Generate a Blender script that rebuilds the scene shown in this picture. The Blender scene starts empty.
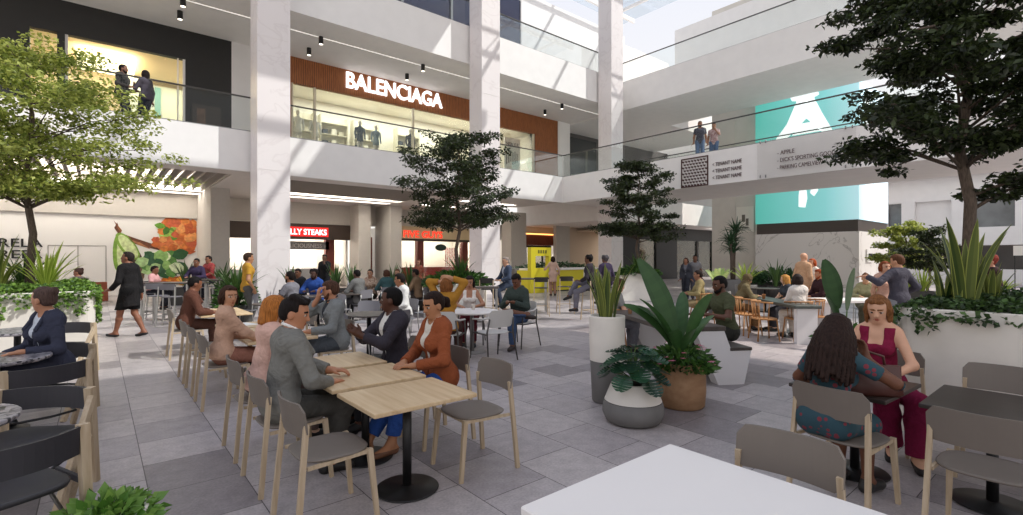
SKY = 1.15; SUN = 4.2; SUNDIR = (.45, -.50, .74); EXPO = 0.06
import bpy, math, random
import numpy as np
from mathutils import Vector, Matrix, Euler

random.seed(7)
rng = np.random.default_rng(7)
PI = math.pi
R = math.radians
COL = bpy.context.scene.collection

# ---------------------------------------------------------------- camera geometry
F_PX, CAM_H = 500.0, 1.65
YAW = math.atan(414.5 / 500.0)          # building axes against the view direction
SY, CY = math.sin(YAW), math.cos(YAW)

def at(px, py, z=0.0):
    """Point on the horizontal plane z seen at that place of the photograph."""
    d = F_PX * (CAM_H - z) / (py - 257.5)
    return at_d(px, d)

def at_d(px, d):
    l = (px - 511.5) / F_PX * d
    return (SY * d + CY * l, CY * d - SY * l)

# ---------------------------------------------------------------- object helpers
def tag(o, label=None, cat=None, group=None, kind=None):
    if label: o['label'] = label
    if cat: o['category'] = cat
    if group: o['group'] = group
    if kind: o['kind'] = kind
    return o

def empty(name, loc=(0, 0, 0), rz=0.0, label=None, cat=None, group=None):
    o = bpy.data.objects.new(name, None)
    o.empty_display_size = 0.1
    COL.objects.link(o)
    o.location = loc
    o.rotation_euler = (0, 0, rz)
    return tag(o, label, cat, group)

CHILDREN = {}

def link(o, parent=None):
    COL.objects.link(o)
    if parent is not None:
        o.parent = parent
        CHILDREN.setdefault(parent.name, []).append(o)
    return o

def copy_tree(o, loc=None, rz=None, label=None, group=None, cat=None, parent=None):
    c = o.copy()
    COL.objects.link(c)
    if parent is not None:
        c.parent = parent
        CHILDREN.setdefault(parent.name, []).append(c)
    for ch in CHILDREN.get(o.name, []):
        copy_tree(ch, parent=c)
    if loc is not None: c.location = loc
    if rz is not None: c.rotation_euler = (0, 0, rz)
    tag(c, label, cat, group)
    return c

class MB:
    """Collects shapes into one mesh."""
    def __init__(self):
        self.v = []; self.f = []; self.m = []; self.s = []
    def add(self, vs, fs, mi=0, smooth=False):
        b = len(self.v)
        self.v.extend([tuple(x) for x in vs])
        for f in fs:
            self.f.append(tuple(i + b for i in f)); self.m.append(mi); self.s.append(smooth)
        return self
    def box(self, x0, x1, y0, y1, z0, z1, mi=0):
        vs = [(x0,y0,z0),(x1,y0,z0),(x1,y1,z0),(x0,y1,z0),(x0,y0,z1),(x1,y0,z1),(x1,y1,z1),(x0,y1,z1)]
        return self.add(vs, [(0,3,2,1),(4,5,6,7),(0,1,5,4),(1,2,6,5),(2,3,7,6),(3,0,4,7)], mi)
    def bbox(self, x0, x1, y0, y1, z0, z1, b=0.006, mi=0):
        """box with bevelled vertical and top/bottom edges"""
        def ring(i, z): 
            return [(x0+i+b*.0,y0+b+i*0,z)] 
        pts = [(x0+b,y0),(x1-b,y0),(x1,y0+b),(x1,y1-b),(x1-b,y1),(x0+b,y1),(x0,y1-b),(x0,y0+b)]
        cx, cy = (x0+x1)/2, (y0+y1)/2
        ins = [(x + (b if x < cx else -b)*.7, y + (b if y < cy else -b)*.7) for x, y in pts]
        rings = [[(x,y,z0) for x,y in ins], [(x,y,z0+b) for x,y in pts], [(x,y,z1-b) for x,y in pts], [(x,y,z1) for x,y in ins]]
        return self.loft(rings, True, True, True, mi)
    def loft(self, rings, closed=True, cap0=False, cap1=False, mi=0, smooth=False):
        n = len(rings[0]); vs = [p for r in rings for p in r]; fs = []
        for k in range(len(rings)-1):
            for i in range(n if closed else n-1):
                j = (i+1) % n
                fs.append((k*n+i, k*n+j, (k+1)*n+j, (k+1)*n+i))
        if cap0: fs.append(tuple(range(n-1, -1, -1)))
        if cap1: fs.append(tuple((len(rings)-1)*n + i for i in range(n)))
        return self.add(vs, fs, mi, smooth)
    def lathe(self, prof, c=(0,0,0), n=24, mi=0, smooth=True, cap=True):
        rings = [[(c[0]+r*math.cos(2*PI*i/n), c[1]+r*math.sin(2*PI*i/n), c[2]+z) for i in range(n)] for r, z in prof]
        return self.loft(rings, True, cap, cap, mi, smooth)
    def tube(self, pts, r, n=8, mi=0, smooth=True, cap=True, sq=False):
        pts = [Vector(p) for p in pts]
        rs = r if isinstance(r, (list, tuple)) else [r]*len(pts)
        up = None; rings = []
        for i, p in enumerate(pts):
            t = (pts[min(i+1, len(pts)-1)] - pts[max(i-1, 0)]).normalized()
            if up is None:
                up = Vector((0,0,1)) if abs(t.z) < .9 else Vector((0,1,0))
            u = (up - t*up.dot(t)).normalized(); w = t.cross(u); up = u
            ring = []
            for k in range(n):
                a = 2*PI*(k+.5)/n
                q = 1.0
                ring.append(tuple(p + (u*math.cos(a) + w*math.sin(a))*rs[i]))
            rings.append(ring)
        return self.loft(rings, True, cap, cap, mi, smooth)
    def bar(self, a, b, w, h, mi=0, w2=None, h2=None, side=None):
        """square bar from a to b; side = direction of its width"""
        a, b = Vector(a), Vector(b); t = (b-a).normalized()
        s = Vector(side) if side else (Vector((1,0,0)) if abs(t.x) < .9 else Vector((0,1,0)))
        s = (s - t*s.dot(t)).normalized(); u = t.cross(s)
        w2 = w if w2 is None else w2; h2 = h if h2 is None else h2
        rings = [[tuple(p + s*(x*W/2) + u*(y*Hh/2)) for x, y in ((-1,-1),(1,-1),(1,1),(-1,1))] for p, W, Hh in ((a,w,h),(b,w2,h2))]
        return self.loft(rings, True, True, True, mi)
    def prism(self, poly, z0, z1, mi=0):
        return self.loft([[(x,y,z0) for x,y in poly],[(x,y,z1) for x,y in poly]], True, True, True, mi)
    def mesh(self, name, mats):
        me = bpy.data.meshes.new(name)
        me.from_pydata(self.v, [], self.f)
        for m in (mats if isinstance(mats, (list, tuple)) else [mats]): me.materials.append(m)
        me.polygons.foreach_set('material_index', self.m)
        me.polygons.foreach_set('use_smooth', self.s)
        me.update()
        return me
    def build(self, name, mats, parent=None, loc=None, rz=None, label=None, cat=None, group=None, kind=None):
        o = bpy.data.objects.new(name, self.mesh(name, mats))
        link(o, parent)
        if loc is not None: o.location = loc
        if rz is not None: o.rotation_euler = (0, 0, rz)
        return tag(o, label, cat, group, kind)

def np_obj(name, V, Fq, mats, parent=None, midx=None, smooth=True, attr=None, label=None, cat=None, group=None, kind=None, loc=None):
    """mesh from numpy arrays, faces all with the same corner count"""
    me = bpy.data.meshes.new(name)
    k = Fq.shape[1]; nf = len(Fq)
    me.vertices.add(len(V)); me.vertices.foreach_set('co', np.asarray(V, np.float32).ravel())
    me.loops.add(nf*k); me.loops.foreach_set('vertex_index', Fq.astype(np.int32).ravel())
    me.polygons.add(nf); me.polygons.foreach_set('loop_start', np.arange(0, nf*k, k, dtype=np.int32))
    for m in (mats if isinstance(mats, (list, tuple)) else [mats]): me.materials.append(m)
    if midx is not None: me.polygons.foreach_set('material_index', np.asarray(midx, np.int32))
    me.polygons.foreach_set('use_smooth', np.full(nf, bool(smooth)))
    if attr is not None:
        a = me.attributes.new('rnd', 'FLOAT', 'FACE'); a.data.foreach_set('value', np.asarray(attr, np.float32))
    me.update(calc_edges=True); me.validate()
    o = bpy.data.objects.new(name, me); link(o, parent)
    if loc is not None: o.location = loc
    return tag(o, label, cat, group, kind)

# ---------------------------------------------------------------- materials
MATS = {}
def srgb(c):
    if isinstance(c, str):
        c = c.lstrip('#'); c = [int(c[i:i+2], 16)/255 for i in (0, 2, 4)]
    return tuple((x/12.92 if x <= .04045 else ((x+.055)/1.055)**2.4) for x in c)

def mat(name, col, rough=.6, metal=0.0, var=0.0, scale=8.0, bump=0.0, stretch=None, emit=0.0, spec=.5, trans=0.0, alpha=1.0, col2=None, detail=4):
    if name in MATS: return MATS[name]
    m = bpy.data.materials.new(name); m.use_nodes = True
    nt = m.node_tree; b = nt.nodes['Principled BSDF']
    c = srgb(col) + (1,)
    b.inputs['Base Color'].default_value = c
    b.inputs['Roughness'].default_value = rough
    b.inputs['Metallic'].default_value = metal
    b.inputs['Specular IOR Level'].default_value = spec
    b.inputs['Transmission Weight'].default_value = trans
    b.inputs['Alpha'].default_value = alpha
    if emit:
        b.inputs['Emission Color'].default_value = c
        b.inputs['Emission Strength'].default_value = emit
    if var or bump or col2:
        tc = nt.nodes.new('ShaderNodeTexCoord'); mp = nt.nodes.new('ShaderNodeMapping')
        nt.links.new(tc.outputs['Object'], mp.inputs['Vector'])
        if stretch: mp.inputs['Scale'].default_value = stretch
        n = nt.nodes.new('ShaderNodeTexNoise'); n.inputs['Scale'].default_value = scale; n.inputs['Detail'].default_value = detail
        nt.links.new(mp.outputs['Vector'], n.inputs['Vector'])
        if var or col2:
            rp = nt.nodes.new('ShaderNodeValToRGB')
            k2 = srgb(col2) + (1,) if col2 else tuple(min(1, x*(1+var)) for x in c[:3]) + (1,)
            k1 = c if col2 else tuple(x*(1-var) for x in c[:3]) + (1,)
            rp.color_ramp.elements[0].color = k1; rp.color_ramp.elements[1].color = k2
            rp.color_ramp.elements[0].position = .35; rp.color_ramp.elements[1].position = .65
            nt.links.new(n.outputs['Fac'], rp.inputs['Fac']); nt.links.new(rp.outputs['Color'], b.inputs['Base Color'])
        if bump:
            bp = nt.nodes.new('ShaderNodeBump'); bp.inputs['Strength'].default_value = bump; bp.inputs['Distance'].default_value = .01
            nt.links.new(n.outputs['Fac'], bp.inputs['Height']); nt.links.new(bp.outputs['Normal'], b.inputs['Normal'])
    MATS[name] = m
    return m

def fabric(col, rough=.9):
    if not isinstance(col, str): return col
    new = 'fabric_' + col.strip('#') not in MATS
    m = fabric_base(col, rough)
    if new:                              # soft folds on top of the weave
        nt = m.node_tree; b = nt.nodes['Principled BSDF']; tc = N(nt, 'ShaderNodeTexCoord')
        n = N(nt, 'ShaderNodeTexNoise'); n.inputs['Scale'].default_value = 7; n.inputs['Detail'].default_value = 2; n.inputs['Distortion'].default_value = 1.6
        nt.links.new(tc.outputs['Object'], n.inputs['Vector'])
        bp = N(nt, 'ShaderNodeBump'); bp.inputs['Strength'].default_value = .55; bp.inputs['Distance'].default_value = .05
        old = b.inputs['Normal'].links[0].from_socket
        nt.links.new(n.outputs['Fac'], bp.inputs['Height']); nt.links.new(old, bp.inputs['Normal']); nt.links.new(bp.outputs['Normal'], b.inputs['Normal'])
    return m
def fabric_base(col, rough):
    return mat('fabric_' + col.strip('#'), col, rough, var=.05, scale=40, bump=.2, spec=.2)
def skin(col): return mat('skin_' + col.strip('#'), col, .5, var=.05, scale=14, spec=.35)
def hairm(col): return mat('hair_' + col.strip('#'), col, .65, var=.35, scale=30, bump=.7, stretch=(3, 3, .35), spec=.15)

def leafmat(name, c1, c2, trans=.3, rough=.5):
    """leaves whose tone changes from leaf to leaf"""
    if name in MATS: return MATS[name]
    m = bpy.data.materials.new(name); m.use_nodes = True; nt = m.node_tree
    b = nt.nodes['Principled BSDF']; out = nt.nodes['Material Output']
    a = nt.nodes.new('ShaderNodeAttribute'); a.attribute_name = 'rnd'
    rp = nt.nodes.new('ShaderNodeValToRGB')
    rp.color_ramp.elements[0].color = srgb(c1)+(1,); rp.color_ramp.elements[1].color = srgb(c2)+(1,)
    nt.links.new(a.outputs['Fac'], rp.inputs['Fac'])
    nt.links.new(rp.outputs['Color'], b.inputs['Base Color']); b.inputs['Roughness'].default_value = rough
    t = nt.nodes.new('ShaderNodeBsdfTranslucent'); nt.links.new(rp.outputs['Color'], t.inputs['Color'])
    mx = nt.nodes.new('ShaderNodeMixShader'); mx.inputs[0].default_value = trans
    nt.links.new(b.outputs[0], mx.inputs[1]); nt.links.new(t.outputs[0], mx.inputs[2]); nt.links.new(mx.outputs[0], out.inputs['Surface'])
    MATS[name] = m
    return m

def glassmat(name, tint='#eef6f4', refl=.12):
    """thin pane: mostly clear with a faint mirror"""
    if name in MATS: return MATS[name]
    m = bpy.data.materials.new(name); m.use_nodes = True; nt = m.node_tree
    nt.nodes.remove(nt.nodes['Principled BSDF']); out = nt.nodes['Material Output']
    t = nt.nodes.new('ShaderNodeBsdfTransparent'); t.inputs[0].default_value = srgb(tint)+(1,)
    g = nt.nodes.new('ShaderNodeBsdfGlossy'); g.inputs['Roughness'].default_value = .02
    fr = nt.nodes.new('ShaderNodeFresnel'); fr.inputs['IOR'].default_value = 1.45
    mu = nt.nodes.new('ShaderNodeMath'); mu.operation = 'MULTIPLY'; mu.inputs[1].default_value = refl*8
    nt.links.new(fr.outputs[0], mu.inputs[0])
    mx = nt.nodes.new('ShaderNodeMixShader')
    nt.links.new(mu.outputs[0], mx.inputs[0]); nt.links.new(t.outputs[0], mx.inputs[1]); nt.links.new(g.outputs[0], mx.inputs[2])
    nt.links.new(mx.outputs[0], out.inputs['Surface'])
    MATS[name] = m
    return m

def N(nt, kind, **kw):
    n = nt.nodes.new(kind)
    for k, v in kw.items(): setattr(n, k, v)
    return n

def floor_material():
    m = bpy.data.materials.new('stone_tiles'); m.use_nodes = True; nt = m.node_tree; b = nt.nodes['Principled BSDF']
    tc = N(nt, 'ShaderNodeTexCoord'); mp = N(nt, 'ShaderNodeMapping')
    mp.inputs['Rotation'].default_value = (0, 0, -PI/2); mp.inputs['Location'].default_value = (.06, .28, 0)
    nt.links.new(tc.outputs['Object'], mp.inputs['Vector'])
    br = N(nt, 'ShaderNodeTexBrick'); br.offset = .5; br.inputs['Scale'].default_value = 1
    br.inputs['Brick Width'].default_value = .62; br.inputs['Row Height'].default_value = .58
    br.inputs['Mortar Size'].default_value = .0035; br.inputs['Mortar Smooth'].default_value = .1; br.inputs['Bias'].default_value = 0
    br.inputs['Color1'].default_value = (0, 0, 0, 1); br.inputs['Color2'].default_value = (1, 1, 1, 1); br.inputs['Mortar'].default_value = (0, 0, 0, 1)
    rp = N(nt, 'ShaderNodeValToRGB'); e = rp.color_ramp.elements
    e[0].position = .0; e[0].color = srgb('#b2a9a7')+(1,); e[1].position = 1.0; e[1].color = srgb('#837b7c')+(1,)
    q = e.new(.55); q.color = srgb('#aaa1a0')+(1,); q = e.new(.76); q.color = srgb('#a39a9a')+(1,); q = e.new(.84); q.color = srgb('#8d8586')+(1,)
    nt.links.new(br.outputs['Color'], rp.inputs['Fac'])
    mo = N(nt, 'ShaderNodeMix', data_type='RGBA'); mo.inputs[7].default_value = srgb('#4a4444')+(1,)
    nt.links.new(br.outputs['Fac'], mo.inputs[0]); nt.links.new(rp.outputs['Color'], mo.inputs[6])
    n2 = N(nt, 'ShaderNodeTexNoise'); n2.inputs['Scale'].default_value = 55; n2.inputs['Detail'].default_value = 4
    nt.links.new(tc.outputs['Object'], n2.inputs['Vector'])
    m2 = N(nt, 'ShaderNodeMix', data_type='RGBA', blend_type='OVERLAY'); m2.inputs[0].default_value = .35
    nt.links.new(mo.outputs[2], m2.inputs[6]); nt.links.new(n2.outputs['Fac'], m2.inputs[7])
    nt.links.new(mp.outputs['Vector'], br.inputs['Vector'])
    n = N(nt, 'ShaderNodeTexNoise'); n.inputs['Scale'].default_value = 7; n.inputs['Detail'].default_value = 8; n.inputs['Roughness'].default_value = .7
    nt.links.new(tc.outputs['Object'], n.inputs['Vector'])
    mx = N(nt, 'ShaderNodeMix', data_type='RGBA', blend_type='OVERLAY'); mx.inputs[0].default_value = .45
    nt.links.new(m2.outputs[2], mx.inputs[6]); nt.links.new(n.outputs['Fac'], mx.inputs[7])
    nt.links.new(mx.outputs[2], b.inputs['Base Color'])
    b.inputs['Roughness'].default_value = .42; b.inputs['Specular IOR Level'].default_value = .4
    bp = N(nt, 'ShaderNodeBump'); bp.inputs['Strength'].default_value = .15; bp.inputs['Distance'].default_value = .01
    nt.links.new(n.outputs['Fac'], bp.inputs['Height']); nt.links.new(bp.outputs['Normal'], b.inputs['Normal'])
    return m

def marble(name, base, vein, scale=.8, width=.04):
    if name in MATS: return MATS[name]
    m = bpy.data.materials.new(name); m.use_nodes = True; nt = m.node_tree; b = nt.nodes['Principled BSDF']
    tc = N(nt, 'ShaderNodeTexCoord')
    n = N(nt, 'ShaderNodeTexNoise'); n.inputs['Scale'].default_value = scale; n.inputs['Detail'].default_value = 6; n.inputs['Distortion'].default_value = 1.2
    nt.links.new(tc.outputs['Object'], n.inputs['Vector'])
    rp = N(nt, 'ShaderNodeValToRGB'); e = rp.color_ramp.elements
    e[0].position = .5-width; e[0].color = srgb(base)+(1,); e[1].position = .5+width; e[1].color = srgb(base)+(1,)
    k = e.new(.5); k.color = srgb(vein)+(1,)
    nt.links.new(n.outputs['Fac'], rp.inputs['Fac']); nt.links.new(rp.outputs['Color'], b.inputs['Base Color'])
    b.inputs['Roughness'].default_value = .35
    MATS[name] = m
    return m

def woodmat(name, c1, c2, axis='x', scale=6, rough=.5, slat=0):
    """grain along one axis; slat > 0 adds upright batten lines"""
    if name in MATS: return MATS[name]
    m = bpy.data.materials.new(name); m.use_nodes = True; nt = m.node_tree; b = nt.nodes['Principled BSDF']
    tc = N(nt, 'ShaderNodeTexCoord'); mp = N(nt, 'ShaderNodeMapping')
    mp.inputs['Scale'].default_value = {'x': (.6, 9, 9), 'y': (9, .6, 9), 'z': (9, 9, .6)}[axis]
    nt.links.new(tc.outputs['Object'], mp.inputs['Vector'])
    n = N(nt, 'ShaderNodeTexNoise'); n.inputs['Scale'].default_value = scale; n.inputs['Detail'].default_value = 6
    nt.links.new(mp.outputs['Vector'], n.inputs['Vector'])
    rp = N(nt, 'ShaderNodeValToRGB'); e = rp.color_ramp.elements
    e[0].position = .3; e[0].color = srgb(c1)+(1,); e[1].position = .7; e[1].color = srgb(c2)+(1,)
    nt.links.new(n.outputs['Fac'], rp.inputs['Fac']); src = rp.outputs['Color']
    if slat:
        w = N(nt, 'ShaderNodeTexWave', wave_type='BANDS', bands_direction='X'); w.inputs['Scale'].default_value = slat
        nt.links.new(tc.outputs['Object'], w.inputs['Vector'])
        r2 = N(nt, 'ShaderNodeValToRGB'); r2.color_ramp.elements[0].position = .05; r2.color_ramp.elements[1].position = .2
        r2.color_ramp.elements[0].color = (.35, .35, .35, 1)
        nt.links.new(w.outputs['Fac'], r2.inputs['Fac'])
        mx = N(nt, 'ShaderNodeMix', data_type='RGBA', blend_type='MULTIPLY'); mx.inputs[0].default_value = 1
        nt.links.new(src, mx.inputs[6]); nt.links.new(r2.outputs['Color'], mx.inputs[7]); src = mx.outputs[2]
    nt.links.new(src, b.inputs['Base Color']); b.inputs['Roughness'].default_value = rough
    MATS[name] = m
    return m

def terrazzo(name, base, c1, scale=38):
    if name in MATS: return MATS[name]
    m = bpy.data.materials.new(name); m.use_nodes = True; nt = m.node_tree; b = nt.nodes['Principled BSDF']
    tc = N(nt, 'ShaderNodeTexCoord')
    v = N(nt, 'ShaderNodeTexVoronoi'); v.inputs['Scale'].default_value = scale
    nt.links.new(tc.outputs['Object'], v.inputs['Vector'])
    sp = N(nt, 'ShaderNodeSeparateColor'); nt.links.new(v.outputs['Color'], sp.inputs[0])
    rp = N(nt, 'ShaderNodeValToRGB'); e = rp.color_ramp.elements
    e[0].position = .2; e[0].color = srgb(base)+(1,); e[1].position = .8; e[1].color = srgb(c1)+(1,)
    nt.links.new(sp.outputs[0], rp.inputs['Fac']); nt.links.new(rp.outputs['Color'], b.inputs['Base Color'])
    b.inputs['Roughness'].default_value = .3
    MATS[name] = m
    return m

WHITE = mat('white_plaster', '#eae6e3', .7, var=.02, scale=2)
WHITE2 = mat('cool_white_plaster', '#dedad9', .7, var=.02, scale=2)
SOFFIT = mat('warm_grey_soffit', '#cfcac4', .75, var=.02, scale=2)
BEIGE = mat('beige_wall', '#d5cec4', .7, var=.03, scale=2)
COLM = marble('pale_marble_cladding', '#e4dcda', '#dcd3d1', .9, .04)
BLACK = mat('black_metal', '#151414', .4)
DARKP = mat('dark_facade_panel', '#1d1b1a', .55, var=.1, scale=3)
STEEL = mat('brushed_steel', '#8d8c8b', .35, metal=.9)
GLASS = glassmat('clear_glass', '#f7faf8')
LAMP = mat('lamp_white', '#fff6e8', .5, emit=4.0)
# ---------------------------------------------------------------- implicit bodies
def v3(*a): return np.array(a, float)
def nrm(a):
    a = np.asarray(a, float); l = np.linalg.norm(a)
    return a/l if l > 1e-9 else a

class Field:
    """Smooth union of round cones and ellipsoids, meshed with surface nets."""
    def __init__(self): self.p = []; self.cuts = []
    def cone(self, a, b, ra, rb=None, k=.02, reg=0, fr=None, sc=(1, 1, 1)):
        self.p.append(('c', np.asarray(a, float), np.asarray(b, float), ra, ra if rb is None else rb, k, reg, fr, np.asarray(sc, float))); return self
    def ell(self, c, r, fr=None, k=.02, reg=0, sub=False):
        self.p.append(('s' if sub else 'e', np.asarray(c, float), np.asarray(r, float), 0, 0, k, reg, fr, None)); return self
    def cut(self, fn): self.cuts.append(fn); return self
    @staticmethod
    def dist(q, P):
        t, a, b, ra, rb, k, reg, fr, sc = q
        if t == 'c':
            d = P - a; ba = b - a; s = 1.0
            if fr is not None:
                d = (d @ fr.T) / sc; ba = (fr @ ba) / sc; s = float(sc.min())
            l2 = float(ba @ ba)
            h = np.clip((d @ ba) / l2, 0, 1) if l2 > 1e-12 else np.zeros(d.shape[:-1])
            w = d - h[..., None]*ba
            return (np.sqrt((w*w).sum(-1)) - (ra + (rb-ra)*h)) * s
        d = P - a
        if fr is not None: d = d @ fr.T
        u = d / b
        k0 = np.sqrt((u*u).sum(-1)); u2 = u / b
        k1 = np.sqrt((u2*u2).sum(-1)) + 1e-9
        return k0*(k0-1)/k1
    def bounds(self, q):
        t, a, b, ra, rb, k, reg, fr, sc = q
        if t == 'c':
            m = max(ra, rb) * (1 if sc is None else max(1.0, float(sc.max())))
            return np.minimum(a, b)-m, np.maximum(a, b)+m
        m = b if fr is None else np.full(3, b.max())
        return a-m, a+m
    def mesh(self, h):
        los, his = zip(*[self.bounds(q) for q in self.p if q[0] != 's'])
        lo = np.min(los, 0) - 3*h; hi = np.max(his, 0) + 3*h
        n = np.ceil((hi-lo)/h).astype(int) + 1
        D = np.full(n, 1.0, np.float32); ax = [lo[i] + h*np.arange(n[i]) for i in range(3)]
        for q in self.p:
            b0, b1 = self.bounds(q); k = q[5]; mg = k + 2.2*h
            i0 = np.clip(np.floor((b0-mg-lo)/h).astype(int), 0, n-1); i1 = np.clip(np.ceil((b1+mg-lo)/h).astype(int)+1, 1, n)
            if np.any(i1 <= i0): continue
            sl = tuple(slice(i0[i], i1[i]) for i in range(3))
            P = np.stack(np.meshgrid(*[ax[i][sl[i]] for i in range(3)], indexing='ij'), -1)
            d = self.dist(q, P); s = D[sl]
            if q[0] == 's':
                hh = np.maximum(k-np.abs(-d-s), 0)/k
                D[sl] = np.maximum(s, -d) + hh*hh*k*.25
            else:
                hh = np.maximum(k-np.abs(d-s), 0)/k if k > 0 else 0
                D[sl] = np.minimum(s, d) - hh*hh*k*.25
        if self.cuts:
            near = D < 4*h
            Pn = lo + h*np.argwhere(near); dn = D[near]
            for fn in self.cuts: dn = np.maximum(dn, fn(Pn))
            D[near] = dn
        return surface_nets(D, lo, h)
    def regions(self, C):
        best = np.full(len(C), 9.0); reg = np.zeros(len(C), int)
        for q in self.p:
            if q[0] == 's': continue
            d = self.dist(q, C) + (.0028 if q[6] in (1, 4) else 0); m = d < best
            best[m] = d[m]; reg[m] = q[6]
        return reg

def surface_nets(D, lo, h):
    S = D < 0
    c = [S[i:S.shape[0]-1+i, j:S.shape[1]-1+j, k:S.shape[2]-1+k] for i in (0,1) for j in (0,1) for k in (0,1)]
    sm = sum(x.astype(np.int8) for x in c)
    act = (sm > 0) & (sm < 8)
    I = np.argwhere(act)
    if len(I) == 0: return np.zeros((0,3)), np.zeros((0,4), int)
    idx = np.full(act.shape, -1, np.int32); idx[act] = np.arange(len(I))
    acc = np.zeros((len(I), 3)); cnt = np.zeros(len(I))
    cor = [(i,j,k) for i in (0,1) for j in (0,1) for k in (0,1)]
    val = {o: D[I[:,0]+o[0], I[:,1]+o[1], I[:,2]+o[2]].astype(float) for o in cor}
    for a in cor:
        for x in range(3):
            if a[x] == 0:
                b = list(a); b[x] = 1; b = tuple(b)
                va, vb = val[a], val[b]; m = (va < 0) != (vb < 0)
                t = np.where(m, va/np.where(m, va-vb, 1), 0)
                p = np.array(a, float)[None] + t[:, None]*np.eye(3)[x][None]
                acc[m] += p[m]; cnt[m] += 1
    V = lo + h*(I + acc/cnt[:, None])
    F = []
    for x in range(3):
        y, z = (x+1) % 3, (x+2) % 3
        sl0 = [slice(None)]*3; sl1 = [slice(None)]*3
        sl0[x] = slice(0, -1); sl1[x] = slice(1, None)
        A, B = S[tuple(sl0)], S[tuple(sl1)]
        E = np.argwhere(A != B)
        ok = (E[:, y] > 0) & (E[:, z] > 0) & (E[:, y] < act.shape[y]) & (E[:, z] < act.shape[z])
        E = E[ok]
        ey = np.zeros(3, int); ey[y] = 1; ez = np.zeros(3, int); ez[z] = 1
        q = [idx[tuple((E - a*ey - b*ez).T)] for a, b in ((1,1),(0,1),(0,0),(1,0))]
        Q = np.stack(q, 1)
        fl = ~A[tuple(E.T)]
        Q[fl] = Q[fl][:, ::-1]
        F.append(Q)
    F = np.concatenate(F)
    return V, F[(F >= 0).all(1)]

def field_obj(name, fld, h, mats, parent, label=None, regional=False):
    V, Fq = fld.mesh(h)
    if len(Fq) == 0: return None
    mi = None
    if regional: mi = fld.regions(V[Fq].mean(1))
    o = np_obj(name, V, Fq, mats, parent, mi, True)
    if label: o['label'] = label
    return o

def two_bone(a, c, l1, l2, pole):
    a = np.asarray(a, float); c = np.asarray(c, float)
    d = c-a; L = np.linalg.norm(d); L2 = min(L, (l1+l2)*.999)
    u = d/L; c = a + u*L2
    x = (l1*l1 - l2*l2 + L2*L2)/(2*L2); y = math.sqrt(max(l1*l1-x*x, 0))
    p = np.asarray(pole, float); p = p - u*(p @ u); p = nrm(p)
    return a + u*x + p*y, c

def frame(z, y):
    """rows = right, forward, up"""
    z = nrm(z); y = np.asarray(y, float); y = nrm(y - z*(y @ z)); x = np.cross(y, z)
    return np.stack([x, y, z])

def rotz(v, a):
    c, s = math.cos(a), math.sin(a)
    return v3(c*v[0]-s*v[1], s*v[0]+c*v[1], v[2])

# hand targets below are in the person's own frame: x right, y ahead, z up, metres for a 1.72 m body
SIT = dict(pz=.565, lean=6, feet=((-.10, .40), (.10, .40)))
STAND = dict(pz=.925, lean=2, feet=((-.09, .0), (.09, .0)))

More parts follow.
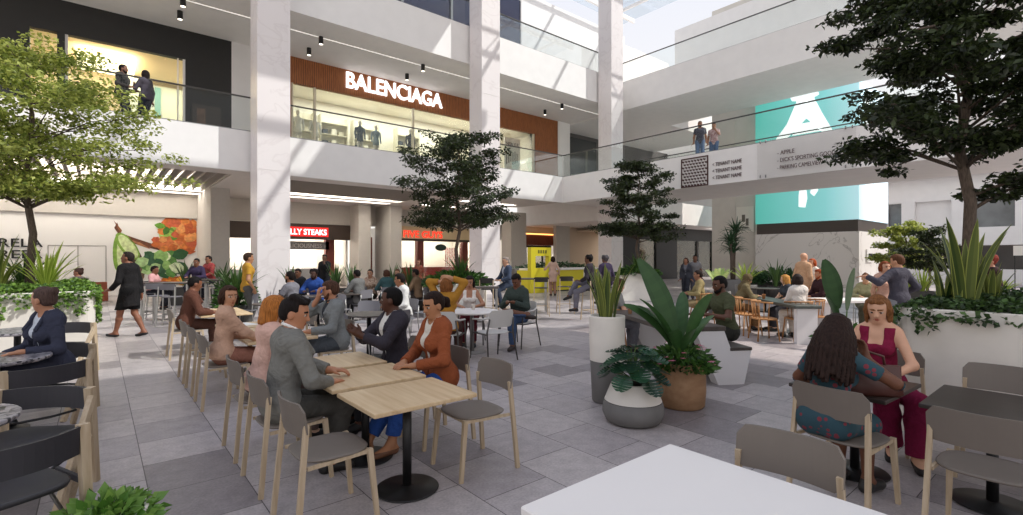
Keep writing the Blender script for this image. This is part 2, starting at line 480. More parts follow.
def person(loc, yaw, label, pose, H=1.74, sex='m', sk='#8a5a3c', hair=('short', '#1c1512'), top=('jacket', '#6d6f70', '#e8e4de'),
           bottom=('trousers', '#3a3a3c'), shoe='#1a1817', h=.02, look=(0, 0), beard=None, group=None, extras=None, build=.93, z=0.0):
    """pose: dict(pz, lean, twist, side, feet, lift, hands=((target, elbow pole, hand dir, palm normal, curl), ...))"""
    S = H/1.72; f = sex == 'f'; B = build
    root = empty('person', (loc[0], loc[1], z), yaw, label, 'person', group)
    pz = pose['pz'] * (S if pose['pz'] > .7 else 1)
    P = v3(0, 0, pz) + v3(*pose.get('shift', (0, 0, 0)))
    ln, sd = R(pose.get('lean', 5)), R(pose.get('side', 0))
    tw = R(pose.get('twist', 0))
    up = nrm(v3(math.sin(sd), math.sin(ln), math.cos(ln)))
    Tf = frame(up, rotz(v3(0, 1, 0), tw)); Pf = frame(nrm(up + v3(0, 0, 1.5)), v3(0, 1, 0))
    T = lambda x, y, z_: P + S*(Tf[0]*x + Tf[1]*y + Tf[2]*z_)
    Q = lambda x, y, z_: P + S*(Pf[0]*x + Pf[1]*y + Pf[2]*z_)
    N_ = T(0, -.005, .50)
    hy, hp = R(look[0]), R(look[1])
    fwd = rotz(Tf[1], hy); hup = nrm(Tf[2]*.5 + v3(0, 0, .5))
    hf = nrm(fwd*math.cos(hp) + hup*math.sin(hp)); Hf = frame(nrm(hup - hf*(hup @ hf)*1.0), hf)
    C = N_ + S*(hup*.135 + Tf[1]*.022)
    Hd = lambda x, y, z_: C + S*(Hf[0]*x + Hf[1]*y + Hf[2]*z_)
    sw = (.143 if f else .170)*B; hw = .088
    sh = [T(-sw, 0, .435), T(sw, 0, .435)]; hip = [Q(-hw, 0, -.03), Q(hw, 0, -.03)]
    arms = []; legs = []
    for i in (0, 1):
        hd = pose.get('hands', (None, None))[i]; sgn = -1 if i == 0 else 1
        if hd is None: hd = (v3(sgn*(sw+.07), .04, pz/S + .435-.52) if pose['pz'] > .7 else v3(sgn*.10, .36, pz/S+.10),)
        tgt = np.asarray(hd[0], float)*S
        pole = hd[1] if len(hd) > 1 and hd[1] is not None else (sgn*.5, -1, -.3)
        el, wr = two_bone(sh[i], tgt, .285*S, .25*S, pole)
        hdir = nrm(wr-el) if len(hd) < 3 or hd[2] is None else nrm(hd[2])
        pn = np.asarray(hd[3] if len(hd) > 3 and hd[3] is not None else (-sgn*.6, 0, -.8), float)
        arms.append((sh[i], el, wr, hdir, pn, hd[4] if len(hd) > 4 else .35))
        ft = pose['feet'][i]; az = (ft[2] if len(ft) > 2 else .085)
        fd = rotz(v3(0, 1, 0), R(ft[3] if len(ft) > 3 else -sgn*8)); pitch = R(ft[4] if len(ft) > 4 else 0)
        kp = pose.get('knee', ((0, 1, .15), (0, 1, .15)))[i]
        kn, an = two_bone(hip[i], v3(ft[0]*S, ft[1]*S, az), .435*S, .415*S, kp)
        fd = nrm(fd*math.cos(pitch) + v3(0, 0, math.sin(pitch)))
        legs.append((hip[i], kn, an, fd))
    # ---- prim groups
    def torso(F, e=0.0, k=.05, low=True, reg=0):
        ws, cs = ((.108, .128) if f else (.128, .150)); ws *= B; cs *= B
        sc = (1, .72, 1)
        F.cone(Q(-.06, -.01, 0), Q(.06, -.01, 0), (.125 if f else .118)*S*B+e, k=k, reg=reg, fr=Pf, sc=(1, .86, 1))
        F.cone(T(0, 0, .05), T(0, 0, .20), ws*1.03*S+e, ws*S+e, k, reg, Tf, sc)
        F.cone(T(0, 0, .20), T(0, .012, .34), ws*S+e, cs*S+e, k, reg, Tf, sc)
        w = sw - .062
        F.cone(T(-w, -.012, .425), T(w, -.012, .425), .072*S+e, k=k, reg=reg)
        if f:
            for s_ in (-1, 1): F.ell(T(s_*.068, .078, .315), v3(.062, .062, .064)*S+e, k=.03, reg=reg)
        else:
            F.cone(T(-.07, .045, .355), T(.07, .045, .355), .072*S+e, k=k, reg=reg)
        for s_ in (-1, 1): F.cone(T(s_*.11*B, -.012, .45), T(s_*.03, -.012, .515), .043*S+e, .04*S+e, k, reg)
        return F
    def arm(F, i, e=0.0, t=1.0, k=.03, reg=0, flare=0.0):
        s_, el, wr = arms[i][:3]; g = .9 if f else 1.0
        F.cone(s_, el, .054*S*g*B+e, .041*S*g+e, k, reg)
        if t > 0:
            w2 = el + (wr-el)*t
            F.cone(el, w2, .041*S*g+e, (.041+(.027-.041)*t)*S*g+e+flare, k, reg)
        return F
    def leg(F, i, e=0.0, t=1.0, k=.03, reg=0, flare=0.0):
        hp_, kn, an, fd = legs[i]; g = .97 if f else 1.0
        F.cone(hp_, kn, .088*S*g*B+e, .057*S*g+e+flare*.3, k, reg)
        mid = kn + (an-kn)*.32 - fd*.012*S
        F.cone(kn, mid, .054*S*g+e+flare*.4, .054*S*g+e+flare*.6, k, reg)
        if t > .32:
            F.cone(mid, kn+(an-kn)*t, .054*S*g+e+flare*.6, (.054-.019*(t-.32)/.68)*S*g+e+flare, k, reg)
        return F
    tl = lambda P_: (P_-P) @ Tf.T / S           # into torso coordinates
    hl = lambda P_: (P_-C) @ Hf.T / S           # into head coordinates
    # ---- body
    F = Field()
    torso(F)
    F.cone(N_ - S*Tf[2]*.04, C - S*hup*.02 - S*Hf[1]*.012, (.048 if f else .058)*S, (.045 if f else .055)*S, .03)
    F.ell(Hd(0, -.012, .035), v3(.075, .096, .083)*S, Hf, .03)
    F.ell(Hd(0, .022, -.018), v3(.061 if f else .064, .070, .092)*S, Hf, .03)
    F.ell(Hd(0, .052, -.088), v3(.028 if f else .034, .028, .024)*S, Hf, .03)
    for s_ in (-1, 1): F.ell(Hd(s_*.031, .104, .004), v3(.019, .02, .014)*S, Hf, .018, sub=True)
    F.cone(Hd(0, .085, .014), Hd(0, .104, -.026), .0065*S, .0100*S, .014)
    F.ell(Hd(0, .094, -.030), v3(.0155, .012, .008)*S, Hf, .01)
    for s_ in (-1, 1):
        F.ell(Hd(s_*.077, -.006, -.012), v3(.011, .022, .032)*S, Hf, .008)
        F.ell(Hd(s_*.031, .0765, .003), v3(.0150, .0125, .0080)*S, Hf, .002, 2)
        F.ell(Hd(s_*.031, .0835, .0035), v3(.0082, .0070, .0080)*S, Hf, .0, 3)
        F.cone(Hd(s_*.017, .0855, .0125), Hd(s_*.046, .0745, .0105), .0050*S, .0042*S, .006)
        F.cone(Hd(s_*.015, .0905, .0262), Hd(s_*.047, .0755, .0245), .0036*S, .0028*S, .003, 4)
    F.cone(Hd(-.019, .077, -.060), Hd(.019, .077, -.060), .0065*S, k=.008, reg=1)
    F.ell(Hd(0, .084, -.0555), v3(.015, .007, .0045)*S, Hf, .005, 1); F.ell(Hd(0, .083, -.0650), v3(.014, .008, .0055)*S, Hf, .005, 1)
    for i in (0, 1):
        arm(F, i); leg(F, i)
        s_, el, wr, hd, pn, curl = arms[i]
        A = frame(-pn, hd); side, d, nn = A[0], A[1], -A[2]      # across, along, palm side
        if i == 0: side = -side
        # side points to the thumb: towards the body's middle for palms facing down
        th = side if side @ (P - wr) > 0 else -side
        if len(pose.get('hands', (None, None))[i] or ()) > 5: th = nrm(np.asarray(pose['hands'][i][5], float)); th = nrm(th - d*(th @ d))
        rm = max(.0082*S, h*.42)
        F.cone(wr, wr+d*.03*S, .026*S, .027*S, .02)
        for u in (-.026, -.009, .009, .026):
            F.cone(wr+d*.03*S+th*u*.8*S, wr+d*.088*S+th*u*S, .0145*S, .0125*S, .012)
        for j, (u, l) in enumerate(((.029, .072), (.010, .080), (-.010, .075), (-.029, .060))):
            a0 = wr + d*.09*S + th*u*S; sp = th*(u*.9)
            c1 = curl*.9; d1 = nrm(d*math.cos(c1) + nn*math.sin(c1) + sp*2)
            c2 = curl*2.0; d2 = nrm(d*math.cos(c2) + nn*math.sin(c2) + sp)
            c3 = curl*2.9; d3 = nrm(d*math.cos(c3) + nn*math.sin(c3))
            p1 = a0 + d1*l*.45*S; p2 = p1 + d2*l*.32*S; p3 = p2 + d3*l*.23*S
            F.cone(a0, p1, rm*1.08, rm, .004); F.cone(p1, p2, rm, rm*.95, .004); F.cone(p2, p3, rm*.95, rm*.8, .004)
        b0 = wr + d*.025*S + th*.024*S; b1 = b0 + nrm(d*.75+th*.75+nn*.25)*.038*S; b2 = b1 + nrm(d+th*.35+nn*(.2+curl*.4))*.042*S
        F.cone(b0, b1, .0135*S, .0105*S, .012); F.cone(b1, b2, .0105*S, rm*.9, .006)
    for i in (0, 1):
        hp_, kn, an, fd = legs[i]
        dn = nrm(v3(0, 0, -1) - fd*(v3(0, 0, -1) @ fd))
        heel = an + dn*.045*S - fd*.03*S; toe = an + dn*.055*S + fd*.145*S
        F.cone(an, heel, .036*S, .034*S, .03); F.cone(heel, toe, .034*S, .028*S, .02); F.cone(an, toe - fd*.04*S, .034*S, .03*S, .03)
    lip = {'#': 0}
    r_, g_, b_ = [int(sk[i:i+2], 16) for i in (1, 3, 5)]
    lipc = '#%02x%02x%02x' % (int(r_*.82), int(g_*.58), int(b_*.58))
    mats = [skin(sk), skin(lipc), mat('eye_white', '#b3a79c', .35), mat('eye_dark', '#1b1310', .25), hairm(hair[1])]
    field_obj('body', F, h, mats, root, regional=True)
    # ---- hair
    st, hc = hair[0], hair[1]
    if st != 'bald':
        F = Field(); e = .008
        if st == 'scarf':
            F.ell(Hd(0, -.012, .03), v3(.092, .112, .105)*S, Hf, .03); F.cone(Hd(0, -.01, -.08), N_ - S*Tf[2]*.03, .085*S, .105*S, .04)
            F.cone(N_, T(0, -.01, .43), .105*S, .13*S, .03)
            F.cut(lambda p: np.minimum(np.minimum(hl(p)[:, 1]-.045, .055-np.abs(hl(p)[:, 0])), np.minimum(.065-hl(p)[:, 2], hl(p)[:, 2]+.115))*S)
            field_obj('headscarf', F, h, fabric(hc), root)
        else:
            F.ell(Hd(0, -.014, .040), v3(.081, .102, .088)*S, Hf, .02)
            F.ell(Hd(0, -.045, .0), v3(.072, .070, .075)*S, Hf, .02)
            front = {'quiff': .055, 'afro': .05}.get(st, .055)
            F.cut(lambda p: np.minimum(hl(p)[:, 1] - (front - .25*np.abs(hl(p)[:, 0])) + np.maximum(hl(p)[:, 2]-.03, 0)*.25, .074-hl(p)[:, 2])*S)
            F.cut(lambda p: np.minimum(hl(p)[:, 1]+.012, .012-hl(p)[:, 2])*S if st in ('short', 'quiff', 'bun', 'ponytail', 'cap', 'afro', 'crop') else np.full(len(p), -1.0))
            if st in ('short', 'quiff', 'bun', 'ponytail', 'crop'): F.cut(lambda p: (-.062 - hl(p)[:, 2])*S)
            if st == 'quiff':
                for j in range(7):
                    x = -.045+.015*j
                    F.cone(Hd(x, -.03, .115), Hd(x*.9+.008, .068, .098+.012*math.sin(j*2)), .026*S, .014*S, .012)
            if st == 'short':
                F.ell(Hd(0, .01, .085), v3(.068, .075, .042)*S, Hf, .02)
            if st == 'afro':
                for j in range(46):
                    a = j*2.399; zz = .02+.1*((j % 9)/9); rr = .085*math.sqrt(max(.05, 1-((zz-.03)/.12)**2))
                    F.ell(Hd(rr*math.cos(a), -.02+rr*1.05*math.sin(a)*(1 if math.sin(a) < 0 else .6), zz), v3(.026, .026, .026)*S, Hf, .015)
            if st == 'bun':
                F.ell(Hd(0, -.095, .075), v3(.045, .04, .042)*S, Hf, .015)
                for j in range(6):
                    a = j*1.05; F.ell(Hd(.026*math.cos(a), -.108, .077+.026*math.sin(a)), v3(.019, .02, .019)*S, Hf, .008)
            if st == 'ponytail':
                F.ell(Hd(0, -.10, .035), v3(.024, .024, .024)*S, Hf, .015)
                pts = [Hd(0, -.11, .035), Hd(.0, -.15, .0), Hd(.0, -.155, -.07), Hd(0, -.13, -.15)]
                for a, b, ra, rb in zip(pts, pts[1:], (.024, .032, .028), (.032, .028, .008)): F.cone(a, b, ra*S, rb*S, .02)
            if st in ('bob', 'long', 'wavy'):
                L = {'bob': -.135, 'long': -.27, 'wavy': -.085}[st]
                for j in range(13):
                    a = PI*(.06 + j/12*.88) + PI        # round the back from ear to ear
                    x, y = math.cos(a), math.sin(a)
                    off = .012*((j*7) % 3-1)
                    p0 = Hd(.066*x, -.012+.078*y, .05); p1 = Hd(.082*x, -.005+.092*y, -.02); p2 = Hd((.083+off*.4)*x, -.005+(.095+off*.3)*y, L+abs(off))
                    F.cone(p0, p1, .026*S, .026*S, .015); F.cone(p1, p2, .026*S, .017*S, .012)
                for s_ in (-1, 1): F.cone(Hd(s_*.03, .062, .093), Hd(s_*.078, .035, .0), .017*S, .02*S, .015); F.cone(Hd(s_*.078, .035, .0), Hd(s_*.079, .03, max(L, -.11)), .02*S, .012*S, .015)
            if st == 'braids':
                for j in range(30):
                    a = PI*(.02 + (j % 15)/14*.96) + PI; lay = j//15
                    x, y = math.cos(a), math.sin(a); L = -.34-.06*((j*5) % 4)/3
                    p0 = Hd(.068*x, -.015+.08*y, .06+.02*lay); p1 = Hd((.10+.018*lay)*x, -.02+(.108+.022*lay)*y, -.04); p2 = Hd((.125+.02*lay)*x, -.04+(.12+.03*lay)*y, -.17); p3 = Hd((.125+.02*lay)*x, -.045+(.12+.035*lay)*y, L)
                    for a_, b_ in ((p0, p1), (p1, p2), (p2, p3)): F.cone(a_, b_, .0155*S, .0135*S, .004)
                for s_ in (-1, 1): F.cone(Hd(s_*.03, .06, .1), Hd(s_*.082, .03, .0), .018*S, .02*S, .015)
            field_obj('hair', F, h, hairm(hc), root)
    if beard:
        F = Field()
        F.ell(Hd(0, .048, -.080), v3(.046, .046, .040)*S, Hf, .02)
        for s_ in (-1, 1): F.cone(Hd(s_*.066, .005, -.015), Hd(s_*.045, .045, -.072), .012*S, .022*S, .02)
        F.cone(Hd(-.026, .081, -.047), Hd(.026, .081, -.047), .007*S, k=.01)
        F.cut(lambda p: np.minimum(np.minimum(.020-np.abs(hl(p)[:, 0]), .012-np.abs(hl(p)[:, 2]+.060)), hl(p)[:, 1]-.05)*S)
        field_obj('beard', F, h, hairm(beard), root)
    # ---- clothes
    def neckcut(F, r=.066, drop=0.0):
        a0 = N_ - S*Tf[2]*(.03+drop); dr = nrm(hup + .35*Tf[1])
        def fn(p):
            w = p-a0; t = w @ dr
            q = w - t[:, None]*dr
            return np.minimum(r*S - np.sqrt((q*q).sum(1)), t + .05)
        F.cut(fn)
        F.cut(lambda p: np.minimum(tl(p)[:, 2]-.535, .12-np.abs(tl(p)[:, 0]))*S)
    def vcut(F, z0, z1, wmax, slit=None):
        def fn(p):
            q = tl(p); w = np.clip((q[:, 2]-z0)/(z1-z0), 0, 1.3)*wmax
            d = np.minimum(w-np.abs(q[:, 0]), q[:, 1]-.0)
            if slit is not None: d = np.maximum(d, np.minimum(np.minimum(.006+slit*np.clip(z0-q[:, 2], 0, 1) - np.abs(q[:, 0]), q[:, 1]), z0+.05-q[:, 2]))
            return d*S
        F.cut(fn)
    def cuff(F, i, t):
        s_, el, wr = arms[i][:3]; u = nrm(wr-el); c0 = el + (wr-el)*t
        # cut only near this wrist
        F.cut(lambda p: np.minimum((p-c0) @ u, .085*S - np.linalg.norm(p - (c0+u*.05), axis=1)))
    def ucuff(F, i, t):
        s_, el, wr = arms[i][:3]; u = nrm(el-s_); c0 = s_ + (el-s_)*t
        F.cut(lambda p: np.minimum((p-c0) @ u, .085*S - np.linalg.norm(p - (c0+u*.06), axis=1)))
    def hem(F, i, t):
        kn, an = legs[i][1:3]; u = nrm(an-kn); c0 = kn + (an-kn)*t
        F.cut(lambda p: np.minimum((p-c0) @ u, .12*S - np.linalg.norm(p - (c0+u*.05), axis=1)))
    def below(F, z0): F.cut(lambda p: (z0 - tl(p)[:, 2])*S)
    kind = top[0]; sitting = pose['pz'] < .7
    if kind in ('jacket', 'open_jacket', 'coat'):
        F = torso(Field(), .010); neckcut(F, .062); below(F, .06)
        field_obj('shirt', F, h, fabric(top[2]), root)
        if h < .011 and not f and kind == 'jacket':
            F = Field()
            for j in range(12):
                a = 2*PI*j/12; b_ = 2*PI*(j+1)/12
                q0 = N_ + S*(Tf[0]*.062*math.cos(a) + Tf[1]*(.066*math.sin(a)+.006) + Tf[2]*(.034-.024*math.sin(a))); q1 = N_ + S*(Tf[0]*.062*math.cos(b_) + Tf[1]*(.066*math.sin(b_)+.006) + Tf[2]*(.034-.024*math.sin(b_)))
                F.cone(q0, q1, .011*S, k=.004)
            field_obj('collar', F, h, fabric(top[2]), root)
        F = torso(Field(), .024)
        for i in (0, 1): arm(F, i, .015, .93, flare=.006)
        hemz = {'coat': -.33}.get(kind, -.13)
        if kind == 'coat':
            F.cone(T(0, -.01, .0), T(0, -.01, -.33), .155*S, .165*S, .05, 0, Tf, (1, .72, 1))
        elif not sitting:
            F.cone(T(0, -.01, .0), T(0, -.01, -.16), .152*S*B, .155*S*B, .04, 0, Tf, (1, .85, 1))
        elif sitting:
            F.cone(Q(-.07, -.01, -.0), Q(.07, -.01, -.0), .128*S*B, k=.05)
        zv = .12 if kind == 'jacket' else -.2
        neckcut(F, .064); below(F, hemz)
        vcut(F, .17 if kind != 'open_jacket' else .05, .50, .075 if kind != 'open_jacket' else .07, .18 if kind != 'open_jacket' else .05)
        for i in (0, 1): cuff(F, i, .93)
        j_ = field_obj('jacket' if kind != 'coat' else 'coat', F, h, fabric(top[1]), root)
        if h < .016 and kind != 'open_jacket':
            F = Field()
            for s_ in (-1, 1):
                a, b = T(s_*.018, .137 if not f else .15, .16), T(s_*.084, .146, .37); c_ = T(s_*.068, .035, .518)
                F.cone(a, b, .007*S, .017*S, .01, 0, Tf, (1, .45, 1)); F.cone(b, c_, .017*S, .015*S, .01)
            F.cone(T(-.068, .035, .518), T(0, -.062, .53), .014*S, .013*S, .01); F.cone(T(.068, .035, .518), T(0, -.062, .53), .014*S, .013*S, .01)
            field_obj('lapel', F, h, fabric(top[1]), j_)
    elif kind in ('tshirt', 'polo'):
        F = torso(Field(), .012)
        for i in (0, 1): arm(F, i, .014, 0.0); ucuff(F, i, .62)
        if not sitting: F.cone(T(0, -.01, .0), T(0, -.01, -.13), .142*S*B, .142*S*B, .04, 0, Tf, (1, .85, 1))
        neckcut(F, .066); below(F, -.11 if not sitting else -.05)
        field_obj('shirt', F, h, fabric(top[1]), root)
    elif kind in ('sweater', 'hoodie'):
        F = torso(Field(), .020)
        for i in (0, 1): arm(F, i, .017, .94, flare=.004); cuff(F, i, .92)
        if sitting: F.cone(Q(-.06, -.01, .0), Q(.06, -.01, .0), .126*S*B, k=.05)
        if not sitting: F.cone(T(0, -.01, .0), T(0, -.01, -.13), .145*S*B, .140*S*B, .04, 0, Tf, (1, .85, 1))
        neckcut(F, .064); below(F, -.10 if not sitting else -.06)
        if kind == 'hoodie':
            F.cone(T(-.06, -.075, .50), T(.06, -.075, .50), .045*S, k=.03)
        field_obj('sweater' if kind == 'sweater' else 'hoodie', F, h, fabric(top[1]), root)
    elif kind in ('tank', 'dress'):
        F = torso(Field(), .008)
        below(F, -.13)
        F.cut(lambda p: np.minimum(tl(p)[:, 2]-.350, .054-np.abs(tl(p)[:, 0]))*S)      # square neckline
        F.cut(lambda p: (np.abs(tl(p)[:, 0])-.132)*S*np.where(tl(p)[:, 2] > .30, 1, 0) - np.where(tl(p)[:, 2] > .30, 0, 1))
        F.cut(lambda p: (tl(p)[:, 2]-.485)*S)
        field_obj('bodice' if kind == 'dress' else 'top', F, h, fabric(top[1]), root)
    if bottom[0] in ('trousers', 'wide', 'cropped'):
        fl = {'wide': .035, 'cropped': .012}.get(bottom[0], .012)
        t_ = {'cropped': .82}.get(bottom[0], .97)
        F = Field()
        F.cone(Q(-.06, -.01, 0), Q(.06, -.01, 0), (.125 if f else .118)*S*B+.010, k=.05, fr=Pf, sc=(1, .86, 1))
        F.cone(T(0, 0, .03), T(0, 0, .12), .128*S*B+.006, k=.04, fr=Tf, sc=(1, .72, 1))
        for i in (0, 1): leg(F, i, .012, t_, .04, flare=fl); hem(F, i, t_)
        F.cut(lambda p: (tl(p)[:, 2]-.13)*S)
        field_obj('trousers', F, h, fabric(bottom[1]), root)
    elif bottom[0] == 'skirt':
        F = Field(); L = bottom[2] if len(bottom) > 2 else .6
        F.cone(Q(-.06, -.01, 0), Q(.06, -.01, 0), .124*S, k=.05)
        if sitting:
            for i in (0, 1): leg(F, i, .016, .5, .06); hem(F, i, .35)
        else:
            k0 = (legs[0][1]+legs[1][1])/2
            F.cone(Q(0, 0, -.02), Q(0, 0, -.02)*(1-L)+k0*L, .165*S, .17*S, .05)
            zc = (Q(0, 0, -.02)*(1-L)+k0*L)[2]-.06
            F.cut(lambda p: zc - p[:, 2])
        F.cut(lambda p: (tl(p)[:, 2]-.13)*S)
        field_obj('skirt', F, h, fabric(bottom[1]), root)
    elif bottom[0] == 'shorts':
        F = Field()
        F.cone(Q(-.06, -.01, 0), Q(.06, -.01, 0), .130*S*B, k=.05)
        for i in (0, 1): leg(F, i, .035, .05, .05)
        if not sitting:
            zc = (legs[0][1][2]+legs[1][1][2])/2 + .06*S
            F.cut(lambda p: zc - p[:, 2])
        for i in (0, 1) if sitting else ():
            kn = legs[i][1]; u = nrm(kn-legs[i][0]); c0 = legs[i][0]+(kn-legs[i][0])*.85
            F.cut(lambda p, c0=c0, u=u: np.minimum((p-c0) @ u, .16 - np.linalg.norm(p-(c0+u*.08), axis=1)))
        field_obj('shorts', F, h, fabric(bottom[1]), root)
    if shoe:
        for i in (0, 1):
            hp_, kn, an, fd = legs[i]; F = Field()
            dn = nrm(v3(0, 0, -1) - fd*(v3(0, 0, -1) @ fd))
            heel = an + dn*.045*S - fd*.03*S; toe = an + dn*.052*S + fd*.155*S
            F.cone(heel, toe, .041*S, .034*S, .02); F.cone(an + dn*.02*S, toe - fd*.03*S, .036*S, .032*S, .03)
            if shoe[-1] != 'p':
                F.cone(an-fd*.008*S, heel, .043*S, .041*S, .02)
            F.cut(lambda p: (p-an) @ dn - .084*S)
            lim = -.02 if shoe[-1] != 'p' else .03
            F.cut(lambda p: lim*S - (p-an) @ dn)
            field_obj('shoe', F, h, mat('shoe_' + shoe[1:7], shoe[:7], .45, spec=.5), root)
    if extras: extras(root, T, Hd, arms, S, h)
    return root
# ---------------------------------------------------------------- furniture
ASH = woodmat('pale_ash_wood', '#ad9678', '#c4b095', 'z', 5)
TAUPE = mat('taupe_plastic', '#736960', .55, var=.02)
DGREY = mat('charcoal_plastic', '#302e33', .5, var=.03)
DGREYW = mat('charcoal_brown_plastic', '#37322e', .5, var=.03)
DARKLEG = mat('dark_taupe_metal', '#4b4540', .45)
PALEGREY = mat('pale_grey_plastic', '#c9c5c0', .5)
CHROME = mat('satin_steel_tube', '#b3b0ab', .35, metal=.7)
GREYSEAT = mat('grey_metal_mesh_seat', '#77757a', .55)
OAKTOP = woodmat('light_oak_laminate', '#bf9f76', '#d6bc96', 'y', 3, .45)
BROWNTOP = woodmat('dark_walnut_laminate', '#2a211c', '#382d27', 'y', 3, .4)
GREYBROWN = woodmat('weathered_dark_top', '#403833', '#544a43', 'y', 3, .45)
GREENTOP = woodmat('dark_slate_green_top', '#39403c', '#4a4f49', 'y', 3, .4)
WTOP = mat('white_solid_surface', '#efe9e4', .4)
RATTAN = woodmat('honey_rattan', '#9a6a3d', '#b98550', 'z', 7, .6)
STONE = terrazzo('dark_terrazzo', '#2c2a30', '#a59fa3')
BLACKSEAT = mat('black_bar_seat', '#26221f', .5)

def curved_panel(w, z0, z1, y, bow, thick, n=12, lean=.0, rnd=.04, m=5):
    """upright curved slab centred on x=0: bow > 0 wraps its ends forward"""
    mb = MB(); rings = []
    for j in range(n+1):
        u = -1 + 2*j/n
        x = u*w/2; yy = y + bow*(u*u)
        nx, ny = -2*bow*u/(w/2), 1.0; l = math.hypot(nx, ny); nx /= l; ny /= l
        e = min(1, (1-abs(u))*w/2/rnd) if rnd else 1
        q = rnd*(1-math.sqrt(max(0, 1-(1-e)**2)))
        ring = []
        a, b = z0+q*.6, z1-q
        for s_, z in ((1, a), (1, (a+b)/2), (1, b), (-1, b), (-1, (a+b)/2), (-1, a)):
            yl = -lean*(z-z0)
            ring.append((x + nx*thick/2*s_, yy + yl + ny*thick/2*s_, z))
        rings.append(ring)
    mb.loft(rings, True, True, True, 0, False)
    return mb

def seat_panel(w, d, z, thick, dish=.012, wf=1.0, n=10, rnd=.06, sup=3.2):
    """rounded-square seat, slightly dished"""
    mb = MB(); K = 40; rings = []
    def pt(a, s):
        c, t = math.cos(a), math.sin(a)
        r = 1/((abs(c)**sup + abs(t)**sup)**(1/sup))
        x, y = r*c*s, r*t*s
        k = 1 + (wf-1)*(y*.5+.5)
        return x*w/2*k, y*d/2
    for s in (.02, .5, .8, .96, 1.0):
        rings.append([(*pt(2*PI*i/K, s), z + dish*(s*s-1) + (0 if s < 1 else -.006)) for i in range(K)])
    rings.append([(*pt(2*PI*i/K, .97), z - thick) for i in range(K)])
    rings.append([(*pt(2*PI*i/K, .02), z - thick - dish) for i in range(K)])
    mb.loft(rings, True, True, True, 0, True)
    return mb

def make_dining_chair():
    t = empty('dining_chair')
    seat_panel(.45, .44, .455, .016, .010).build('seat', TAUPE, t)
    curved_panel(.475, .60, .805, -.245, .05, .014, 14, .16, .05).build('backrest', TAUPE, t)
    for s in (-1, 1):
        mb = MB(); mb.bar((s*.245, -.265, 0), (s*.222, -.205, .68), .026, .032, 0, .026, .03)
        mb.build('leg', ASH, t)
        mb = MB(); mb.bar((s*.215, .235, 0), (s*.198, .19, .445), .024, .028, 0, .034, .034)
        mb.build('leg', ASH, t)
    mb = MB()
    for s in (-1, 1): mb.bar((s*.222, -.20, .425), (s*.20, .19, .432), .018, .022)
    mb.bar((-.2, .185, .43), (.2, .185, .43), .018, .02)
    mb.build('seat_frame', ASH, t)
    return t

def make_slab_chair():
    """armchair with a low curved dark slab for a back between splayed wooden legs"""
    t = empty('lounge_armchair')
    seat_panel(.52, .50, .42, .03, .012, 1.0, sup=4).build('seat', DGREY, t)
    curved_panel(.60, .545, .70, -.275, .11, .022, 14, .05, 0).build('backrest', DGREY, t)
    for s in (-1, 1):
        mb = MB(); mb.bar((s*.30, -.23, 0), (s*.295, -.175, .705), .04, .045, 0, .05, .055); mb.build('leg', ASH, t)
        mb = MB(); mb.bar((s*.40, .30, 0), (s*.315, -.17, .64), .034, .045, 0, .038, .045); mb.build('leg', ASH, t)
    mb = MB()
    mb.tube([(-.28, .16, .25), (-.2, -.19, .25), (0, -.23, .25), (.2, -.19, .25), (.28, .16, .25)], .011, 8)
    mb.build('stretcher', BLACK, t)
    for s in (-1, 1): mb = MB(); mb.bar((s*.29, -.16, .39), (s*.295, .12, .39), .02, .035); mb.build('seat_rail', DGREY, t)
    return t

def make_white_armchair():
    t = empty('cafe_armchair')
    seat_panel(.48, .46, .45, .014, .012).build('seat', PALEGREY, t)
    curved_panel(.46, .54, .82, -.25, .06, .012, 14, .22, .06).build('backrest', PALEGREY, t)
    for s in (-1, 1):
        mb = MB(); mb.tube([(s*.28, -.30, 0), (s*.245, -.21, .46), (s*.225, -.255, .68)], [.012, .015, .012], 8); mb.build('leg', DARKLEG, t)
        mb = MB(); mb.tube([(s*.27, .27, 0), (s*.255, .20, .64)], [.012, .015], 8); mb.build('leg', DARKLEG, t)
        mb = MB(); mb.tube([(s*.255, .21, .645), (s*.268, .05, .66), (s*.255, -.12, .67), (s*.225, -.235, .70)], .016, 8); mb.build('armrest', PALEGREY, t)
    mb = MB(); mb.tube([(-.245, -.2, .43), (-.255, .2, .43)], .011, 6); mb.tube([(.245, -.2, .43), (.255, .2, .43)], .011, 6)
    mb.tube([(-.25, .18, .43), (.25, .18, .43)], .011, 6); mb.build('seat_frame', DARKLEG, t)
    return t

def make_metal_chair(seatm=None, legm=None, name='bistro_chair'):
    t = empty(name); sm = seatm or GREYSEAT; lm = legm or CHROME
    seat_panel(.42, .41, .45, .012, .008).build('seat', sm, t)
    curved_panel(.42, .60, .82, -.22, .04, .010, 12, .12, .04).build('backrest', sm, t)
    for s in (-1, 1):
        mb = MB(); mb.tube([(s*.21, -.25, 0), (s*.205, -.19, .45), (s*.20, -.215, .70)], .010, 6); mb.build('leg', lm, t)
        mb = MB(); mb.tube([(s*.21, .22, 0), (s*.195, .18, .44)], .010, 6); mb.build('leg', lm, t)
    return t

